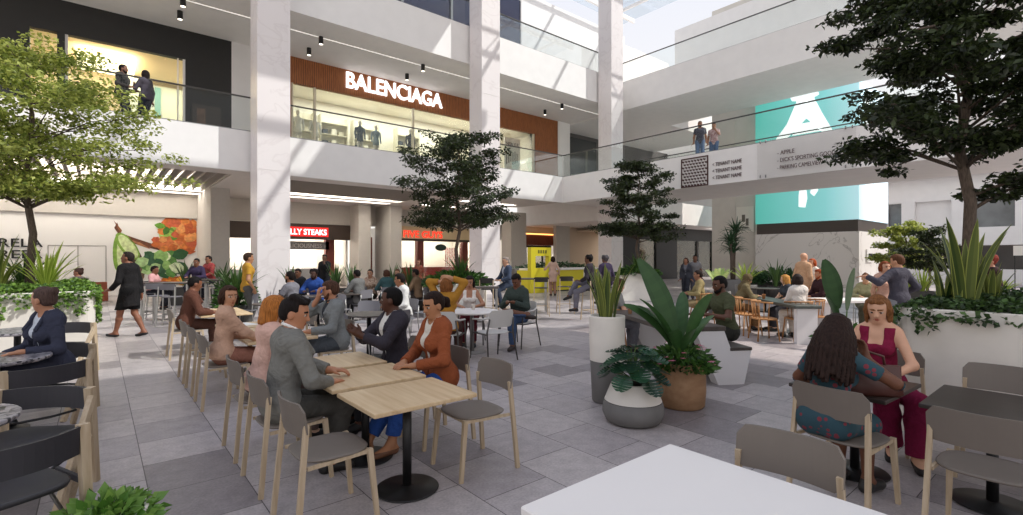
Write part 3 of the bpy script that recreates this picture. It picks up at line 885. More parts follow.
def make_bar_stool(zs=.74, sm=None, lm=None, name='bar_stool'):
    t = empty(name); sm = sm or BLACKSEAT; lm = lm or ASH
    seat_panel(.40, .38, zs, .022, .008).build('seat', sm, t)
    curved_panel(.42, zs+.16, zs+.30, -.20, .04, .014, 12, .1, .03).build('backrest', sm, t)
    for s in (-1, 1):
        mb = MB(); mb.bar((s*.22, -.25, 0), (s*.195, -.175, zs+.24), .024, .026); mb.build('leg', lm, t)
        mb = MB(); mb.bar((s*.21, .21, 0), (s*.175, .15, zs-.01), .024, .026); mb.build('leg', lm, t)
    mb = MB(); z = .26
    mb.bar((-.20, .19, z), (.20, .19, z), .016, .02); mb.bar((-.205, -.22, z), (-.20, .19, z), .016, .02); mb.bar((.205, -.22, z), (.20, .19, z), .016, .02)
    mb.build('footrest', lm, t)
    return t

def make_rattan_chair():
    t = empty('rattan_chair')
    seat_panel(.46, .44, .45, .03, .012).build('seat', RATTAN, t)
    mb = MB()
    for j in range(9):
        a = PI*(1.08 + .84*j/8); x, y = .25*math.cos(a), .06+.27*math.sin(a)
        mb.tube([(x*.9, y*.9, .45), (x*1.05, y*1.08, .76)], .008, 6)
    mb.build('backrest', RATTAN, t)
    mb = MB(); mb.tube([(.26*math.cos(PI*(1+j/10)), .06+.29*math.sin(PI*(1+j/10)), .76-.06*math.sin(j/10*PI)*-.3) for j in range(11)], .016, 8); mb.build('top_rail', RATTAN, t)
    for sx in (-1, 1):
        for sy in (-1, 1):
            mb = MB(); mb.tube([(sx*.22, sy*.21, 0), (sx*.185, sy*.17, .44)], .014, 8); mb.build('leg', RATTAN, t)
    return t

def make_pedestal_table(name, w, d, ztop, topm, base_r=.225, thick=.028, wheel=False):
    """small table: slab top on one post and a flat disc"""
    t = empty(name)
    mb = MB(); mb.bbox(-w/2, w/2, -d/2, d/2, ztop-thick, ztop, .005); mb.build('tabletop', topm, t)
    mb = MB(); mb.lathe([(.0, .0), (base_r-.01, .0), (base_r, .008), (base_r-.006, .014), (.05, .02), (.034, .03), (.0, .03)], n=40, cap=False); mb.build('base', BLACK, t)
    mb = MB(); mb.lathe([(.032, .02), (.032, ztop-thick-.01)], n=16); 
    mb.box(-.16, .16, -.02, .02, ztop-thick-.022, ztop-thick); mb.box(-.02, .02, -.16, .16, ztop-thick-.022, ztop-thick)
    mb.build('post', BLACK, t)
    return t

def make_round_table(name, r, z, topm, postm, thick=.03, base_r=.28, n=48):
    t = empty(name)
    mb = MB(); mb.lathe([(0, z-thick), (r-.012, z-thick), (r, z-thick*.6), (r, z-.004), (r-.004, z), (0, z)], n=n, cap=False, smooth=False); mb.build('tabletop', topm, t)
    mb = MB(); mb.lathe([(0, 0), (base_r, 0), (base_r, .01), (.06, .022), (0, .022)], n=36, cap=False); mb.build('base', postm, t)
    mb = MB(); mb.lathe([(.04, .015), (.036, z-thick-.02), (.10, z-thick)], n=16); mb.build('post', postm, t)
    return t
# ---------------------------------------------------------------- plants
SOIL = mat('dark_soil', '#2b211a', .95, var=.3, scale=30)
BARK = mat('grey_brown_bark', '#5b4d42', .85, var=.3, scale=18, bump=.6, stretch=(4, 4, .8))
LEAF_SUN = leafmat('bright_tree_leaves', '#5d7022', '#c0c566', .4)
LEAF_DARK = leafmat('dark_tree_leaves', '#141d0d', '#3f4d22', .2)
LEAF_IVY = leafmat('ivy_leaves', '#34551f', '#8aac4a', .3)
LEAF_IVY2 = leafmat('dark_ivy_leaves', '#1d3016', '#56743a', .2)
BLADE = leafmat('striped_blade_leaves', '#21401c', '#a0a650', .2)
BLADE2 = leafmat('deep_green_blades', '#2b4a24', '#62803c', .2)
BLADEY = leafmat('yellow_green_blades', '#7f9a2e', '#c8d468', .35)
PADDLE = leafmat('banana_leaves', '#24431f', '#4a6e3c', .25, .45)
MONST = leafmat('monstera_leaves', '#0f2a1b', '#2b5036', .12, .3)
BUSH = leafmat('bush_leaves', '#21401c', '#577f34', .25)
BASIL = leafmat('soft_green_leaves', '#4c7a2a', '#93b858', .3)
PINK = mat('pink_petals', '#d1788f', .6, var=.2)

def leaf_cloud(centers, sizes, normals=None, aspect=.55, droop=.3, seed=0):
    """folded diamond leaves: 4 corner points each, two triangles"""
    g = np.random.default_rng(seed); n = len(centers)
    ax = g.normal(size=(n, 3)); ax[:, 2] = ax[:, 2]*.5 - droop; ax /= np.linalg.norm(ax, axis=1)[:, None]
    up = g.normal(size=(n, 3))*.6 + (np.array([0, 0, 1.0]) if normals is None else normals)
    sd = np.cross(ax, up); sd /= np.linalg.norm(sd, axis=1)[:, None] + 1e-9
    nn = np.cross(sd, ax)
    L = np.asarray(sizes)[:, None]; W = L*aspect
    a = centers; b = centers + ax*L*.45 + sd*W*.5 + nn*W*.12; c = centers + ax*L; d = centers + ax*L*.45 - sd*W*.5 + nn*W*.12
    V = np.stack([a, b, c, d], 1).reshape(-1, 3)
    i = np.arange(n)*4
    Fq = np.concatenate([np.stack([i, i+1, i+2], 1), np.stack([i, i+2, i+3], 1)])
    at_ = g.random(n)
    return V, Fq, np.concatenate([at_, at_])

def tree(name, loc, height, crown_r, crown_z, trunk_r, n_leaf, leaf, leafm, label, group=None, seed=1, tiers=6, flat=.35, skew=(0, 0), rot=0.0, top_fill=1.0, low=None):
    g = np.random.default_rng(seed); rnd = random.Random(seed)
    root = empty(name, loc, 0, label, 'tree', group)
    tr = MB()
    pts = [(0, 0, 0)]; nseg = 8
    for k in range(1, nseg+1):
        t = k/nseg
        pts.append((skew[0]*t*t + .05*math.sin(k*1.7+seed), skew[1]*t*t + .05*math.cos(k*2.1+seed), height*.93*t))
    tr.tube(pts, [trunk_r*(1.25-.2*min(1, k))*(1-.85*(k/nseg)**1.2)+.008 for k in range(nseg+1)], 10)
    def trunk_at(z):
        t = min(max(z/(height*.93), 0), 1)*nseg; i = min(int(t), nseg-1); f = t-i
        return np.array(pts[i])*(1-f) + np.array(pts[i+1])*f
    C = []; ends = []
    for k in range(tiers):
        t = k/(tiers-1); z = crown_z + (height-crown_z-.2)*t
        prof = math.sqrt(max(.09, 1-((t-.34)/.74)**2))
        nb = max(4, int(round(7*(1-t*.35))))
        for b in range(nb):
            a = 2*PI*(b+.5*(k % 2)+rnd.random()*.9)/nb + rot
            r = crown_r*prof*(.68+.45*rnd.random())
            zj = (rnd.random()-.5)*(height-crown_z)/tiers*1.3
            z0 = max(crown_z*.8, z-.25*r - .2 + zj*.6); p0 = trunk_at(z0)
            p2 = p0 + np.array([math.cos(a)*r, math.sin(a)*r, r*.33+.15*rnd.random()+zj*.5])
            p1 = p0*.5 + p2*.5 + np.array([0, 0, .10*r])
            tr.tube([p0, p1, p2], [trunk_r*.36*(1-.5*t), trunk_r*.2*(1-.4*t), .005], 6)
            for q, s in ((.4, .28), (.65, .35), (.85, .36), (1.0, .32)):
                c = p0*(1-q)**2 + 2*q*(1-q)*p1 + q*q*p2
                for e in range(2):
                    d = g.normal(size=3)*np.array([.22, .22, .06])*crown_r*.55
                    C.append((c+d, s*crown_r*.55))
                    if e == 0: tr.tube([c, c+d*.8+np.array([0,0,.04])], [.012, .004], 5)
    if low:
        for (dx, dy, z, r) in low:
            p0 = trunk_at(z-.3); c = p0 + np.array([dx, dy, z-p0[2]])
            tr.tube([p0, (p0+c)/2 + np.array([0, 0, .05]), c], [trunk_r*.4, trunk_r*.25, .008], 6)
            for e in range(4): C.append((c + g.normal(size=3)*np.array([.4, .4, .12])*r, r*.8)); C.append(((p0*.35+c*.65) + g.normal(size=3)*np.array([.3, .3, .1])*r, r*.6))
    tr.build('trunk', BARK, root)
    per = max(1, n_leaf//len(C)); cs = []
    for c, r in C:
        u = g.normal(size=(per, 3)); u /= np.linalg.norm(u, axis=1)[:, None]
        rr = g.random(per)**.45
        cs.append(c + u*rr[:, None]*r*np.array([1, 1, flat]))
    cs = np.concatenate(cs); sz = leaf*(.7+.6*g.random(len(cs)))
    V, Fq, at_ = leaf_cloud(cs, sz, seed=seed)
    np_obj('foliage', V, Fq, leafm, root, smooth=False, attr=at_)
    return root

def blades(mbv, n, L, w, spread, seed, base=(0, 0, 0), curl=.35, rbase=.08, seg=7, fold=.25, wav=0.0):
    """sword leaves rising from a point; returns arrays"""
    g = random.Random(seed); V = []; Fc = []; A = []
    for k in range(n):
        a = k*2.399963 + g.random()*.4; l = L*(.65+.45*g.random()); tilt = spread*(.15+.95*((k+.5)/n))
        ca, sa = math.cos(a), math.sin(a); b0 = len(V); ww = w*(.8+.4*g.random()); rv = g.random()
        x = base[0]+rbase*ca*g.random(); y = base[1]+rbase*sa*g.random(); z = base[2]; th = tilt*.5
        for s in range(seg+1):
            t = s/seg
            wd = ww*(.55+.9*t)*(1-t**2.2)+.002 if t < 1 else .002
            px, py = -sa, ca
            f = wd*fold
            V += [(x-px*wd/2, y-py*wd/2, z+f), (x-px*wd*.40, y-py*wd*.40, z+f*.78), (x, y, z), (x+px*wd*.40, y+py*wd*.40, z+f*.78), (x+px*wd/2, y+py*wd/2, z+f)]
            ds = l/seg; x += ca*math.sin(th)*ds; y += sa*math.sin(th)*ds; z += math.cos(th)*ds; th += (tilt*.7+curl*tilt)*1.2/seg
        for s in range(seg):
            i = b0+s*5
            for c in range(4): Fc.append((i+c, i+c+1, i+c+6, i+c+5)); A.append(1.0 if c in (0, 3) else min(.6, rv*.45 + (.0 if c == 1 else .12)))
    return np.array(V), np.array(Fc), np.array(A)

def blade_plant(parent, part, n, L, w, spread, matl, seed=1, base=(0, 0, 0), **kw):
    V, Fq, A = blades(None, n, L, w, spread, seed, base, **kw)
    return np_obj(part, V, Fq, matl, parent, attr=A)

def paddle_leaves(parent, part, specs, matl, base):
    """big paddle leaves on stalks: (azimuth, length, width, tilt, stalk)"""
    V = []; Fc = []; A = []; mb = MB()
    for k, sp_ in enumerate(specs):
        a, L, w, tilt, st = sp_[:5]; twist = sp_[5] if len(sp_) > 5 else 0.0
        ca, sa = math.cos(a), math.sin(a); th = tilt*.4; x, y, z = base[0]+ca*.03, base[1]+sa*.03, base[2]
        p0 = (x, y, z); x += ca*math.sin(th)*st; y += sa*math.sin(th)*st; z += math.cos(th)*st; mb.tube([p0, ((p0[0]+x)/2, (p0[1]+y)/2, (p0[2]+z)/2), (x, y, z)], [.016, .012, .009], 6)
        seg = 12; b0 = len(V); th = tilt*.6
        roll = (k % 3 - 1)*.5
        for s in range(seg+1):
            t = s/seg; wd = w*(math.sin(PI*min(1, t*.92+.06))**.62)*(1-.15*t)
            px, py = -sa*math.cos(roll), ca*math.cos(roll); pz = math.sin(roll)
            if twist:
                ct, st_ = math.cos(twist), math.sin(twist)
                px, py, pz = -sa*ct + ca*math.cos(th)*st_, ca*ct + sa*math.cos(th)*st_, -math.sin(th)*st_
            up = wd*.16
            V += [(x-px*wd/2, y-py*wd/2, z-pz*wd/2+up), (x-px*wd/4, y-py*wd/4, z-pz*wd/4+up*.35), (x, y, z), (x+px*wd/4, y+py*wd/4, z+pz*wd/4+up*.35), (x+px*wd/2, y+py*wd/2, z+pz*wd/2+up)]
            ds = L/seg; x += ca*math.sin(th)*ds; y += sa*math.sin(th)*ds; z += math.cos(th)*ds; th += tilt*.9/seg
        for s in range(seg):
            for c in range(4):
                i = b0+s*5+c; Fc.append((i, i+1, i+6, i+5)); A.append((.25+.5*((k*37) % 10)/10) + (.15 if c in (1, 2) else 0) + .1*(s % 2))
    o = np_obj(part, np.array(V), np.array(Fc), matl, parent, attr=np.array(A))
    mb.build('stalk', mat('green_stalk', '#5d7a3a', .6), parent)
    return o

def monstera_leaves(parent, n, R0, leafL, base, seed=3):
    g = random.Random(seed); V = []; Fc = []; A = []; mb = MB()
    for k in range(n):
        a = k*2.399963; e = (k+.5)/n; r = R0*(.15+.85*e**.6)*(.85+.3*g.random()); h = R0*(1.15*(1-e)+.05)+.05*g.random()
        c = Vector((base[0]+math.cos(a)*r, base[1]+math.sin(a)*r, base[2]+h))
        mb.tube([base, (base[0]+math.cos(a)*r*.5, base[1]+math.sin(a)*r*.5, base[2]+h*.8), tuple(c)], [.008, .006, .005], 5)
        out = Vector((math.cos(a), math.sin(a), -.15-.6*e)).normalized(); side = Vector((-math.sin(a), math.cos(a), .25*(g.random()-.5))).normalized()
        up = out.cross(side)*-1; L = leafL*(.8+.4*g.random()); rv = g.random()
        # lobed outline: each half has five fingers with gaps
        mid = []
        ns = 6
        for s in range(ns+1): mid.append(c + out*(L*(s/ns)-.2*L) + up*(.10*L*math.sin(PI*s/ns)))
        for sg in (-1, 1):
            for s in range(ns):
                t0, t1 = s/ns, (s+.80)/ns
                W0 = L*.52*math.sin(PI*(.18+.80*t0))**.7; W1 = L*.52*math.sin(PI*(.18+.80*t1))**.7
                p0 = mid[s]; p1 = mid[s].lerp(mid[s+1], .99)
                f = out*L*.10
                q0 = p0 + side*sg*W0 + f - up*W0*.25; q1 = mid[s].lerp(mid[s+1], .72) + side*sg*W1 + f - up*W1*.25
                m0 = p0.lerp(q0, .5) + up*.02*L; m1 = p1.lerp(q1, .5) + up*.02*L
                b = len(V); V += [tuple(x) for x in (p0, p1, m1, m0, q1, q0)]
                o = [(b, b+1, b+2, b+3), (b+3, b+2, b+4, b+5)]
                Fc += o if sg > 0 else [x[::-1] for x in o]; A += [rv, min(1, rv+.15)]
    np_obj('foliage', np.array(V), np.array(Fc), MONST, parent, smooth=False, attr=np.array(A))
    mb.build('stalk', mat('green_stalk', '#5d7a3a', .6), parent)

def bush_leaves(parent, part, n, ext, base, leaf, matl, seed=1, aspect=.55, shell=True):
    g = np.random.default_rng(seed)
    u = g.normal(size=(n, 3)); u /= np.linalg.norm(u, axis=1)[:, None]; u[:, 2] = np.abs(u[:, 2])
    r = (.6+.4*g.random(n)) if shell else g.random(n)**.5
    c = np.array(base) + u*r[:, None]*np.array(ext)
    V, Fq, A = leaf_cloud(c, leaf*(.7+.6*g.random(n)), normals=u, aspect=aspect, droop=-.1, seed=seed)
    return np_obj(part, V, Fq, matl, parent, smooth=False, attr=A)

def ivy_mass(parent, part, n, x0, x1, y0, y1, z, bump, leaf, matl, seed=1, strands=()):
    """leaves heaped along a planter's top, with hanging strands (x, y, length, spread, outward)"""
    g = np.random.default_rng(seed)
    c = np.stack([x0+(x1-x0)*g.random(n), y0+(y1-y0)*g.random(n), np.zeros(n)], 1)
    ed = np.minimum(np.minimum(c[:, 0]-x0, x1-c[:, 0]), np.minimum(c[:, 1]-y0, y1-c[:, 1]))
    c[:, 2] = z + (bump*(.45+.55*np.sin(c[:, 0]*5.1)*np.sin(c[:, 1]*4.3+1)*.5+.3*g.random(n)))*np.clip(ed/.18, .12, 1) - .05*(ed < .06)
    cs = [c]
    for sx, sy, L, spd, out in strands:
        m = max(8, int(L*spd*900)); t = g.random(m)
        p = np.stack([sx + out[0]*(.05+.03*g.random(m)) + abs(out[1])*(g.random(m)-.5)*spd*(1-t*.6), sy + out[1]*(.05+.03*g.random(m)) + abs(out[0])*(g.random(m)-.5)*spd*(1-t*.6), z+.04-L*t], 1)
        cs.append(p)
    c = np.concatenate(cs)
    V, Fq, A = leaf_cloud(c, leaf*(.7+.6*g.random(len(c))), aspect=.8, droop=.35, seed=seed)
    return np_obj(part, V, Fq, matl, parent, smooth=False, attr=A)
# ---------------------------------------------------------------- the building
def struct(name, mb, m, parent=None):
    return mb.build(name, m, parent, kind=None if parent else 'structure')

def text_obj(name, body, m, parent, loc, rot, height, width=None, depth=.02, align='LEFT', bold=.0):
    cu = bpy.data.curves.new(name, 'FONT'); cu.body = body; cu.extrude = depth/2; cu.align_x = align; cu.offset = bold
    t = bpy.data.objects.new(name, cu); COL.objects.link(t)
    bpy.context.view_layer.update()
    me = bpy.data.meshes.new_from_object(t.evaluated_get(bpy.context.evaluated_depsgraph_get()))
    bpy.data.objects.remove(t); bpy.data.curves.remove(cu)
    co = np.zeros(len(me.vertices)*3, np.float32); me.vertices.foreach_get('co', co); co = co.reshape(-1, 3)
    h = .70; sx = sy = height/h
    if width: sx = width/(co[:, 0].max()-co[:, 0].min())
    co[:, 0] *= sx; co[:, 1] *= sy
    me.vertices.foreach_set('co', co.ravel()); me.update()
    me.materials.clear(); me.materials.append(m)
    o = bpy.data.objects.new(name, me); link(o, parent); o.location = loc; o.rotation_euler = rot
    return o
FACE_NY = (PI/2, 0, 0)                 # lettering that faces -Y, reads along +X
FACE_NX = (PI/2, 0, -PI/2)             # lettering that faces -X, reads along -Y

Z2, Z3 = 5.62, 12.35
mb = MB(); mb.box(-14, 52, -6, 33, -.12, 0); struct('floor', mb, floor_material())

# ceiling under the upper floor, left: panels round two baffle recesses and light slots
HOLES = [(-9.0, 3.7, 20.0, 26.3), (-9.0, 3.7, 26.9, 27.5), (5.7, 12.5, 20.0, 24.6), (5.7, 12.4, 25.2, 25.75), (13.9, 18.6, 24.4, 25.0), (14.6, 18.2, 21.4, 22.0)]
xs = sorted({-14, 36, *[h[0] for h in HOLES], *[h[1] for h in HOLES]}); ys = sorted({19.06, 28.0, *[h[2] for h in HOLES], *[h[3] for h in HOLES]})
mb = MB()
for i in range(len(xs)-1):
    for j in range(len(ys)-1):
        cx, cy = (xs[i]+xs[i+1])/2, (ys[j]+ys[j+1])/2
        if cx > 24 and cy > 0: continue
        if not any(h[0] < cx < h[1] and h[2] < cy < h[3] for h in HOLES):
            mb.box(xs[i], xs[i+1], ys[j], ys[j+1], 4.60, 4.68)
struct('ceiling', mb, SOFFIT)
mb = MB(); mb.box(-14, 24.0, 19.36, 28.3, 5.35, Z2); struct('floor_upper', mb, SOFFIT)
BAFFLE = mat('taupe_baffle', '#9b938a', .7)
def baffles(x0, x1, y0, y1, step, axis, label, lampy):
    t = empty('ceiling_baffle_panel', ((x0+x1)/2, (y0+y1)/2, 4.6), 0, label, 'ceiling baffles')
    cx, cy = (x0+x1)/2, (y0+y1)/2
    mb = MB()
    if axis == 'y':
        n = int((x1-x0)/step)
        for k in range(n+1): mb.box(x0+k*step-.03-cx, x0+k*step+.03-cx, y0-cy, y1-.35-cy, .02, .30)
    else:
        n = int((y1-y0-.5)/step)
        for k in range(n+1): mb.box(x0-cx, x1-cx, y0+k*step-.03-cy, y0+k*step+.03-cy, .02, .30)
    mb.build('slat', BAFFLE, t)
    mb = MB(); mb.box(x0+.1-cx, x1-.1-cx, y1-.32-cy, y1-.06-cy, .10, .14); mb.build('lamp_strip', mat('lamp_strip_white', '#fff8ee', .5, emit=12.0), t)
baffles(-9, 3.7, 20.0, 26.3, .34, 'y', 'recessed slatted ceiling panel with bright strip above the food mural', 26)
baffles(5.7, 12.5, 20.0, 24.6, .20, 'x', 'recessed fine-slatted ceiling panel between the two tall marble columns', 24.4)
for k, (x0, x1, y0, y1) in enumerate((HOLES[1], HOLES[3], HOLES[4], HOLES[5])):
    lab = ['long bright ceiling light slot above the food mural wall', 'bright ceiling light slot in front of the steaks shop sign', 'ceiling light slot in front of the red burger shop sign', 'short ceiling light slot over the dark tree beside the burger shop'][k]
    t = empty('ceiling_light', ((x0+x1)/2, (y0+y1)/2, 4.6), 0, lab, 'ceiling light')
    w, d = (x1-x0)/2, (y1-y0)/2
    mb = MB(); mb.box(-w, w, -d, d, .16, .18); mb.build('diffuser', mat('slot_lamp', '#fff8ee', .5, emit=8.0), t)
    mb = MB()
    for a, b, c, e in ((-w, w, -d, -d+.02), (-w, w, d-.02, d), (-w, -w+.02, -d, d), (w-.02, w, -d, d)): mb.box(a, b, c, e, .0, .2)
    mb.build('frame', WHITE, t)

# slab edges
mb = MB(); mb.box(-14, 19.4, 19.05, 19.35, 4.62, 6.0); struct('trim_1', mb, WHITE)
mb = MB(); mb.box(19.4, 24.0, -5.5, 19.35, 4.62, Z2); mb.box(19.4, 19.6, -5.5, 19.35, Z2, 6.0); mb.box(23.8, 24.0, -5.5, 17.9, Z2, 6.0); struct('trim_2', mb, WHITE)          # lower bridge
mb = MB(); mb.box(-14, 24.4, 19.05, 23.5, 10.6, Z3); struct('trim_3', mb, WHITE)           # upper walkway edge
mb = MB(); mb.box(24.4, 29.6, -5.5, 23.0, 10.5, 12.2); struct('trim_4', mb, WHITE)         # upper bridge
mb = MB(); mb.box(24.0, 37.5, 19.3, 28.3, 3.95, 5.45); mb.box(37.5, 43, 21, 28.3, 3.95, 5.45); struct('trim_5', mb, WHITE)          # lower edge beyond the bridge
mb = MB(); mb.box(-14, 24.4, 20.59, 20.62, 10.585, 10.6); struct('trim_6', mb, mat('soffit_light_line', '#fffaf2', .5, emit=.7))
mb = MB(); mb.box(29.6, 36, 19.0, 28.3, 10.5, 12.2); mb.box(24.4, 29.6, 23.0, 28.3, 10.5, 12.2); struct('trim_7', mb, WHITE)
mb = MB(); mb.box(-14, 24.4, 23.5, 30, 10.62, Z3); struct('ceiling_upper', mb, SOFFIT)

# columns
for k, x in enumerate((4.06, 13.2, 22.2)):
    mb = MB(); mb.box(x, x+1.03, 18.0, 18.95, 0, 19.5)
    mb.box(x-.006, x+1.036, 17.994, 18.956, 4.58, 4.60); mb.box(x-.006, x+1.036, 17.994, 18.956, 9.0, 9.02)
    struct('column', mb, COLM)
PIER = mat('grey_beige_pier', '#c3bdb4', .7, var=.02)
for x0, x1, y0, y1 in ((3.68, 4.38, 24.2, 28), (11.15, 11.85, 26.7, 28), (12.7, 13.4, 26.0, 28), (20.7, 22.0, 25, 26), (25.5, 26.9, 25.7, 26)):
    mb = MB(); mb.box(x0, x1, y0, y1, 0, 4.6 if x0 < 24 else 3.95); struct('pillar', mb, PIER)

# ground floor back wall with the food mural
mb = MB(); mb.box(-14, 3.68, 28.0, 28.3, 0, 3.5); struct('wall_left', mb, mat('off_white_wall', '#e6e3de', .7))
mb = MB(); mb.box(-14, 20.5, 27.9, 28.4, 3.5, 5.4); struct('wall_bulkhead', mb, PIER)
mb = MB()
for x in (-1.55, -.62, .3): mb.box(x-.012, x+.012, 27.985, 28.0, 0, 2.15)
mb.box(-1.55, .3, 27.985, 28.0, 2.14, 2.165); mb.lathe([(0, 0), (.05, 0), (.05, .03), (0, .03)], (-.5, 27.96, 1.1), 12)
d = mb.build('door_1', mat('wall_joint', '#8f8a83', .8)); tag(d, kind='structure')
INK = mat('black_lettering', '#191817', .5)
lt = empty('wall_lettering', (-2.27, 27.98, 2.0), 0, 'black words painted on the white wall behind the left planter', 'lettering')
text_obj('letters', 'RELA', INK, lt, (-.75, 0, .08), FACE_NY, .33, 1.28, .02, bold=.01)
text_obj('letters', 'REFR', INK, lt, (-.75, 0, -.38), FACE_NY, .33, 1.28, .02, bold=.01)
text_obj('small_letters', '.  .  .', INK, lt, (-.75, 0, -.62), FACE_NY, .08, .8, .02)

mu = empty('food_mural', (2.0, 27.99, 1.9), 0, 'large food picture of fried chicken, lettuce and herbs on the wall', 'mural')
def blob(cx, cz, rx, rz, n=18, wob=.15, ph=0): return [(cx+rx*math.cos(2*PI*i/n)*(1+wob*math.sin(3*i+ph)), cz+rz*math.sin(2*PI*i/n)*(1+wob*math.cos(2.3*i+ph))) for i in range(n)]
def clipx(pts, hi=1.66, zt=1.58): return [(min(x, hi), min(z, zt)) for x, z in pts]
def printed(name, shapes, cols):
    mb = MB()
    for k, pts in enumerate(shapes):
        dp = .004 + .0009*k
        mb.loft([[(x, 0, z) for x, z in pts], [(x, -dp, z) for x, z in pts]], True, True, True, k % len(cols))
    mb.build(name, [mat('print_' + c.strip('#'), c, .6, var=.22, scale=7) for c in cols], mu)
mg = random.Random(5)
def leaf2(cx, cz, L, w, a):
    ca, sa = math.cos(a), math.sin(a)
    return [(min(1.66, cx+(t*ca-q*sa)*L), cz+(t*sa+q*ca)*L) for t, q in ((0, 0), (.25, w*.8), (.55, w), (.8, w*.6), (1, 0), (.8, -w*.6), (.55, -w), (.25, -w*.8))]
printed('printed_cucumber', [blob(-1.30, -.05, .17, .80, 20, 0), blob(-1.22, -.05, .11, .68, 20, 0), [(x*.8-z*.5-.95, z*.8+x*.5+.25) for x, z in blob(0, 0, .30, .72, 20, 0)], [(x*.8-z*.5-.93, z*.8+x*.5+.25) for x, z in blob(0, 0, .22, .62, 20, 0)]], ['#7da33e', '#c9d79b'])
printed('printed_mushroom', [blob(-.72, -.75, .38, .8, 18, .08), blob(-.6, -.95, .25, .5, 18, .08)], ['#4c392b', '#6f5743'])
printed('printed_twig', [[(-1.32, 1.30), (-1.18, .82), (-.6, .58), (.2, .28), (.3, .05), (-.5, .28), (-1.15, .55), (-1.42, 1.05)], [(-1.2, .8), (-1.45, 1.4), (-1.15, .95)], [(-1.05, .62), (-.5, .42), (-.1, .12), (-.55, .30)]], ['#6b3f29', '#8d5a3c', '#a8744e'])
printed('printed_chicken', [clipx(blob(.98, .72, .80, .92, 28, .1))] + [clipx(blob(.35+1.25*mg.random(), -.05+1.5*mg.random(), .16+.2*mg.random(), .13+.16*mg.random(), 12, .14, k)) for k in range(26)] + [clipx(blob(.05+.4*mg.random(), .1+.5*mg.random(), .16, .14, 12, .15, k)) for k in range(6)], ['#c0642c', '#d07c3a', '#db9656', '#b5562a', '#c97040', '#bd5a38'])
printed('printed_herb', [leaf2(.35+.55*mg.random(), .55+.75*mg.random(), .25+.2*mg.random(), .32, 6.28*mg.random()) for k in range(18)], ['#5e8f2c', '#8db64e', '#3f6e22', '#a9c86c'])
printed('printed_chips', [clipx(blob(.2+1.4*mg.random(), -1.45+.3*mg.random(), .22, .12, 10, .15, k)) for k in range(14)], ['#d2741f', '#eaa844', '#b9531c'])
printed('printed_lettuce', [leaf2(-.2+.9*mg.random(), -.75+.55*mg.random(), .45+.35*mg.random(), .38, 6.28*mg.random()) for k in range(34)], ['#5d8f45', '#8fb86a', '#2c5a34', '#d3e0b8', '#3a6142', '#a9c98b'])

# ---- ground floor shops
def shop_box(x0, x1, y0, depth, z1, wall, z0, light, power, lab=None):
    mb = MB(); mb.box(x0, x1, y0+depth, y0+depth+.1, z0, z1); mb.box(x0-.1, x0, y0, y0+depth, z0, z1); mb.box(x1, x1+.1, y0, y0+depth, z0, z1); mb.box(x0, x1, y0, y0+depth, z1, z1+.1)
    struct('wall_shop', mb, wall)
    l = bpy.data.lights.new('shop_light', 'AREA'); l.energy = power; l.shape = 'RECTANGLE'; l.size = (x1-x0)*.8; l.size_y = depth*.6; l.color = light
    o = bpy.data.objects.new('shop_light', l); COL.objects.link(o); o.location = ((x0+x1)/2, y0+depth/2, z1-.06)
SHOPW = mat('shop_cream_wall', '#e8e1d6', .7)
shop_box(4.45, 11.1, 28.4, 3.0, 3.4, SHOPW, 0, (1, .95, .88), 260)
shop_box(13.45, 20.4, 28.4, 3.0, 3.4, SHOPW, 0, (1, .93, .84), 260)
SIGNBR = mat('dark_bronze_sign', '#3b2b1f', .5)
RED = mat('lit_red_sign', '#d8201c', .4, emit=.8); WLIT = mat('lit_white_letters', '#ffffff', .4, emit=1.2); RLIT = mat('lit_red_letters', '#f03a24', .4, emit=1.3)
sg = empty('shop_sign', (8.0, 27.85, 3.05), 0, 'dark bronze shop sign with a red box of white letters, steaks shop', 'sign')
mb = MB(); mb.box(-3.55, 3.1, -.08, .05, -.42, .42); mb.build('sign_band', SIGNBR, sg)
mb = MB(); mb.box(-.85, 1.85, -.12, -.08, -.27, .24); mb.build('sign_box', RED, sg)
text_obj('letters', 'PHILLY STEAKS', WLIT, sg, (-.72, -.13, -.17), FACE_NY, .30, 2.45, .02, bold=.02)
w = empty('shop_lettering', (8.6, 28.6, 2.3), 0, 'pale word hung inside the steaks shop above its counter', 'lettering')
mb = MB(); mb.box(-.7, 1.6, 0, .04, -.2, .24); mb.build('board', mat('mid_grey_board', '#8d8b8a', .6), w)
text_obj('letters', 'LICIOUSNESS', mat('white_letters', '#f2efea', .5), w, (-.55, -.01, -.1), FACE_NY, .22, 1.7, .01)
mb = MB(); mb.box(7.2, 10.2, 30.8, 30.9, 1.1, 2.1); mb.build('menu_board', mat('lit_menu_board', '#f4f2ee', .5, emit=1.0), label='white lit menu board on the back wall of the steaks shop', cat='menu board')
mb = MB(); mb.box(10.0, 10.5, 28.6, 28.9, 0, 3.3); struct('trim_8', mb, mat('red_brown_post', '#6d2c22', .5))
def counter(name, x0, x1, y0, y1, z, bodym, topm, label):
    t = empty(name, ((x0+x1)/2, (y0+y1)/2, 0), 0, label, 'counter'); w, d = (x1-x0)/2, (y1-y0)/2
    mb = MB(); mb.box(-w, w, -d, d, 0, z-.05); mb.build('body', bodym, t)
    mb = MB(); mb.box(-w-.03, w+.03, -d-.05, d+.03, z-.05, z); mb.build('worktop', topm, t)
    return t
counter('service_counter', 5.0, 10.8, 28.9, 29.6, 1.05, mat('stainless_counter', '#a8a7a5', .4, metal=.5), WTOP, 'steel serving counter inside the steaks shop')
sg = empty('shop_sign', (16.8, 27.85, 3.2), 0, 'cream shop sign with lit red letters, burger shop beyond the columns', 'sign')
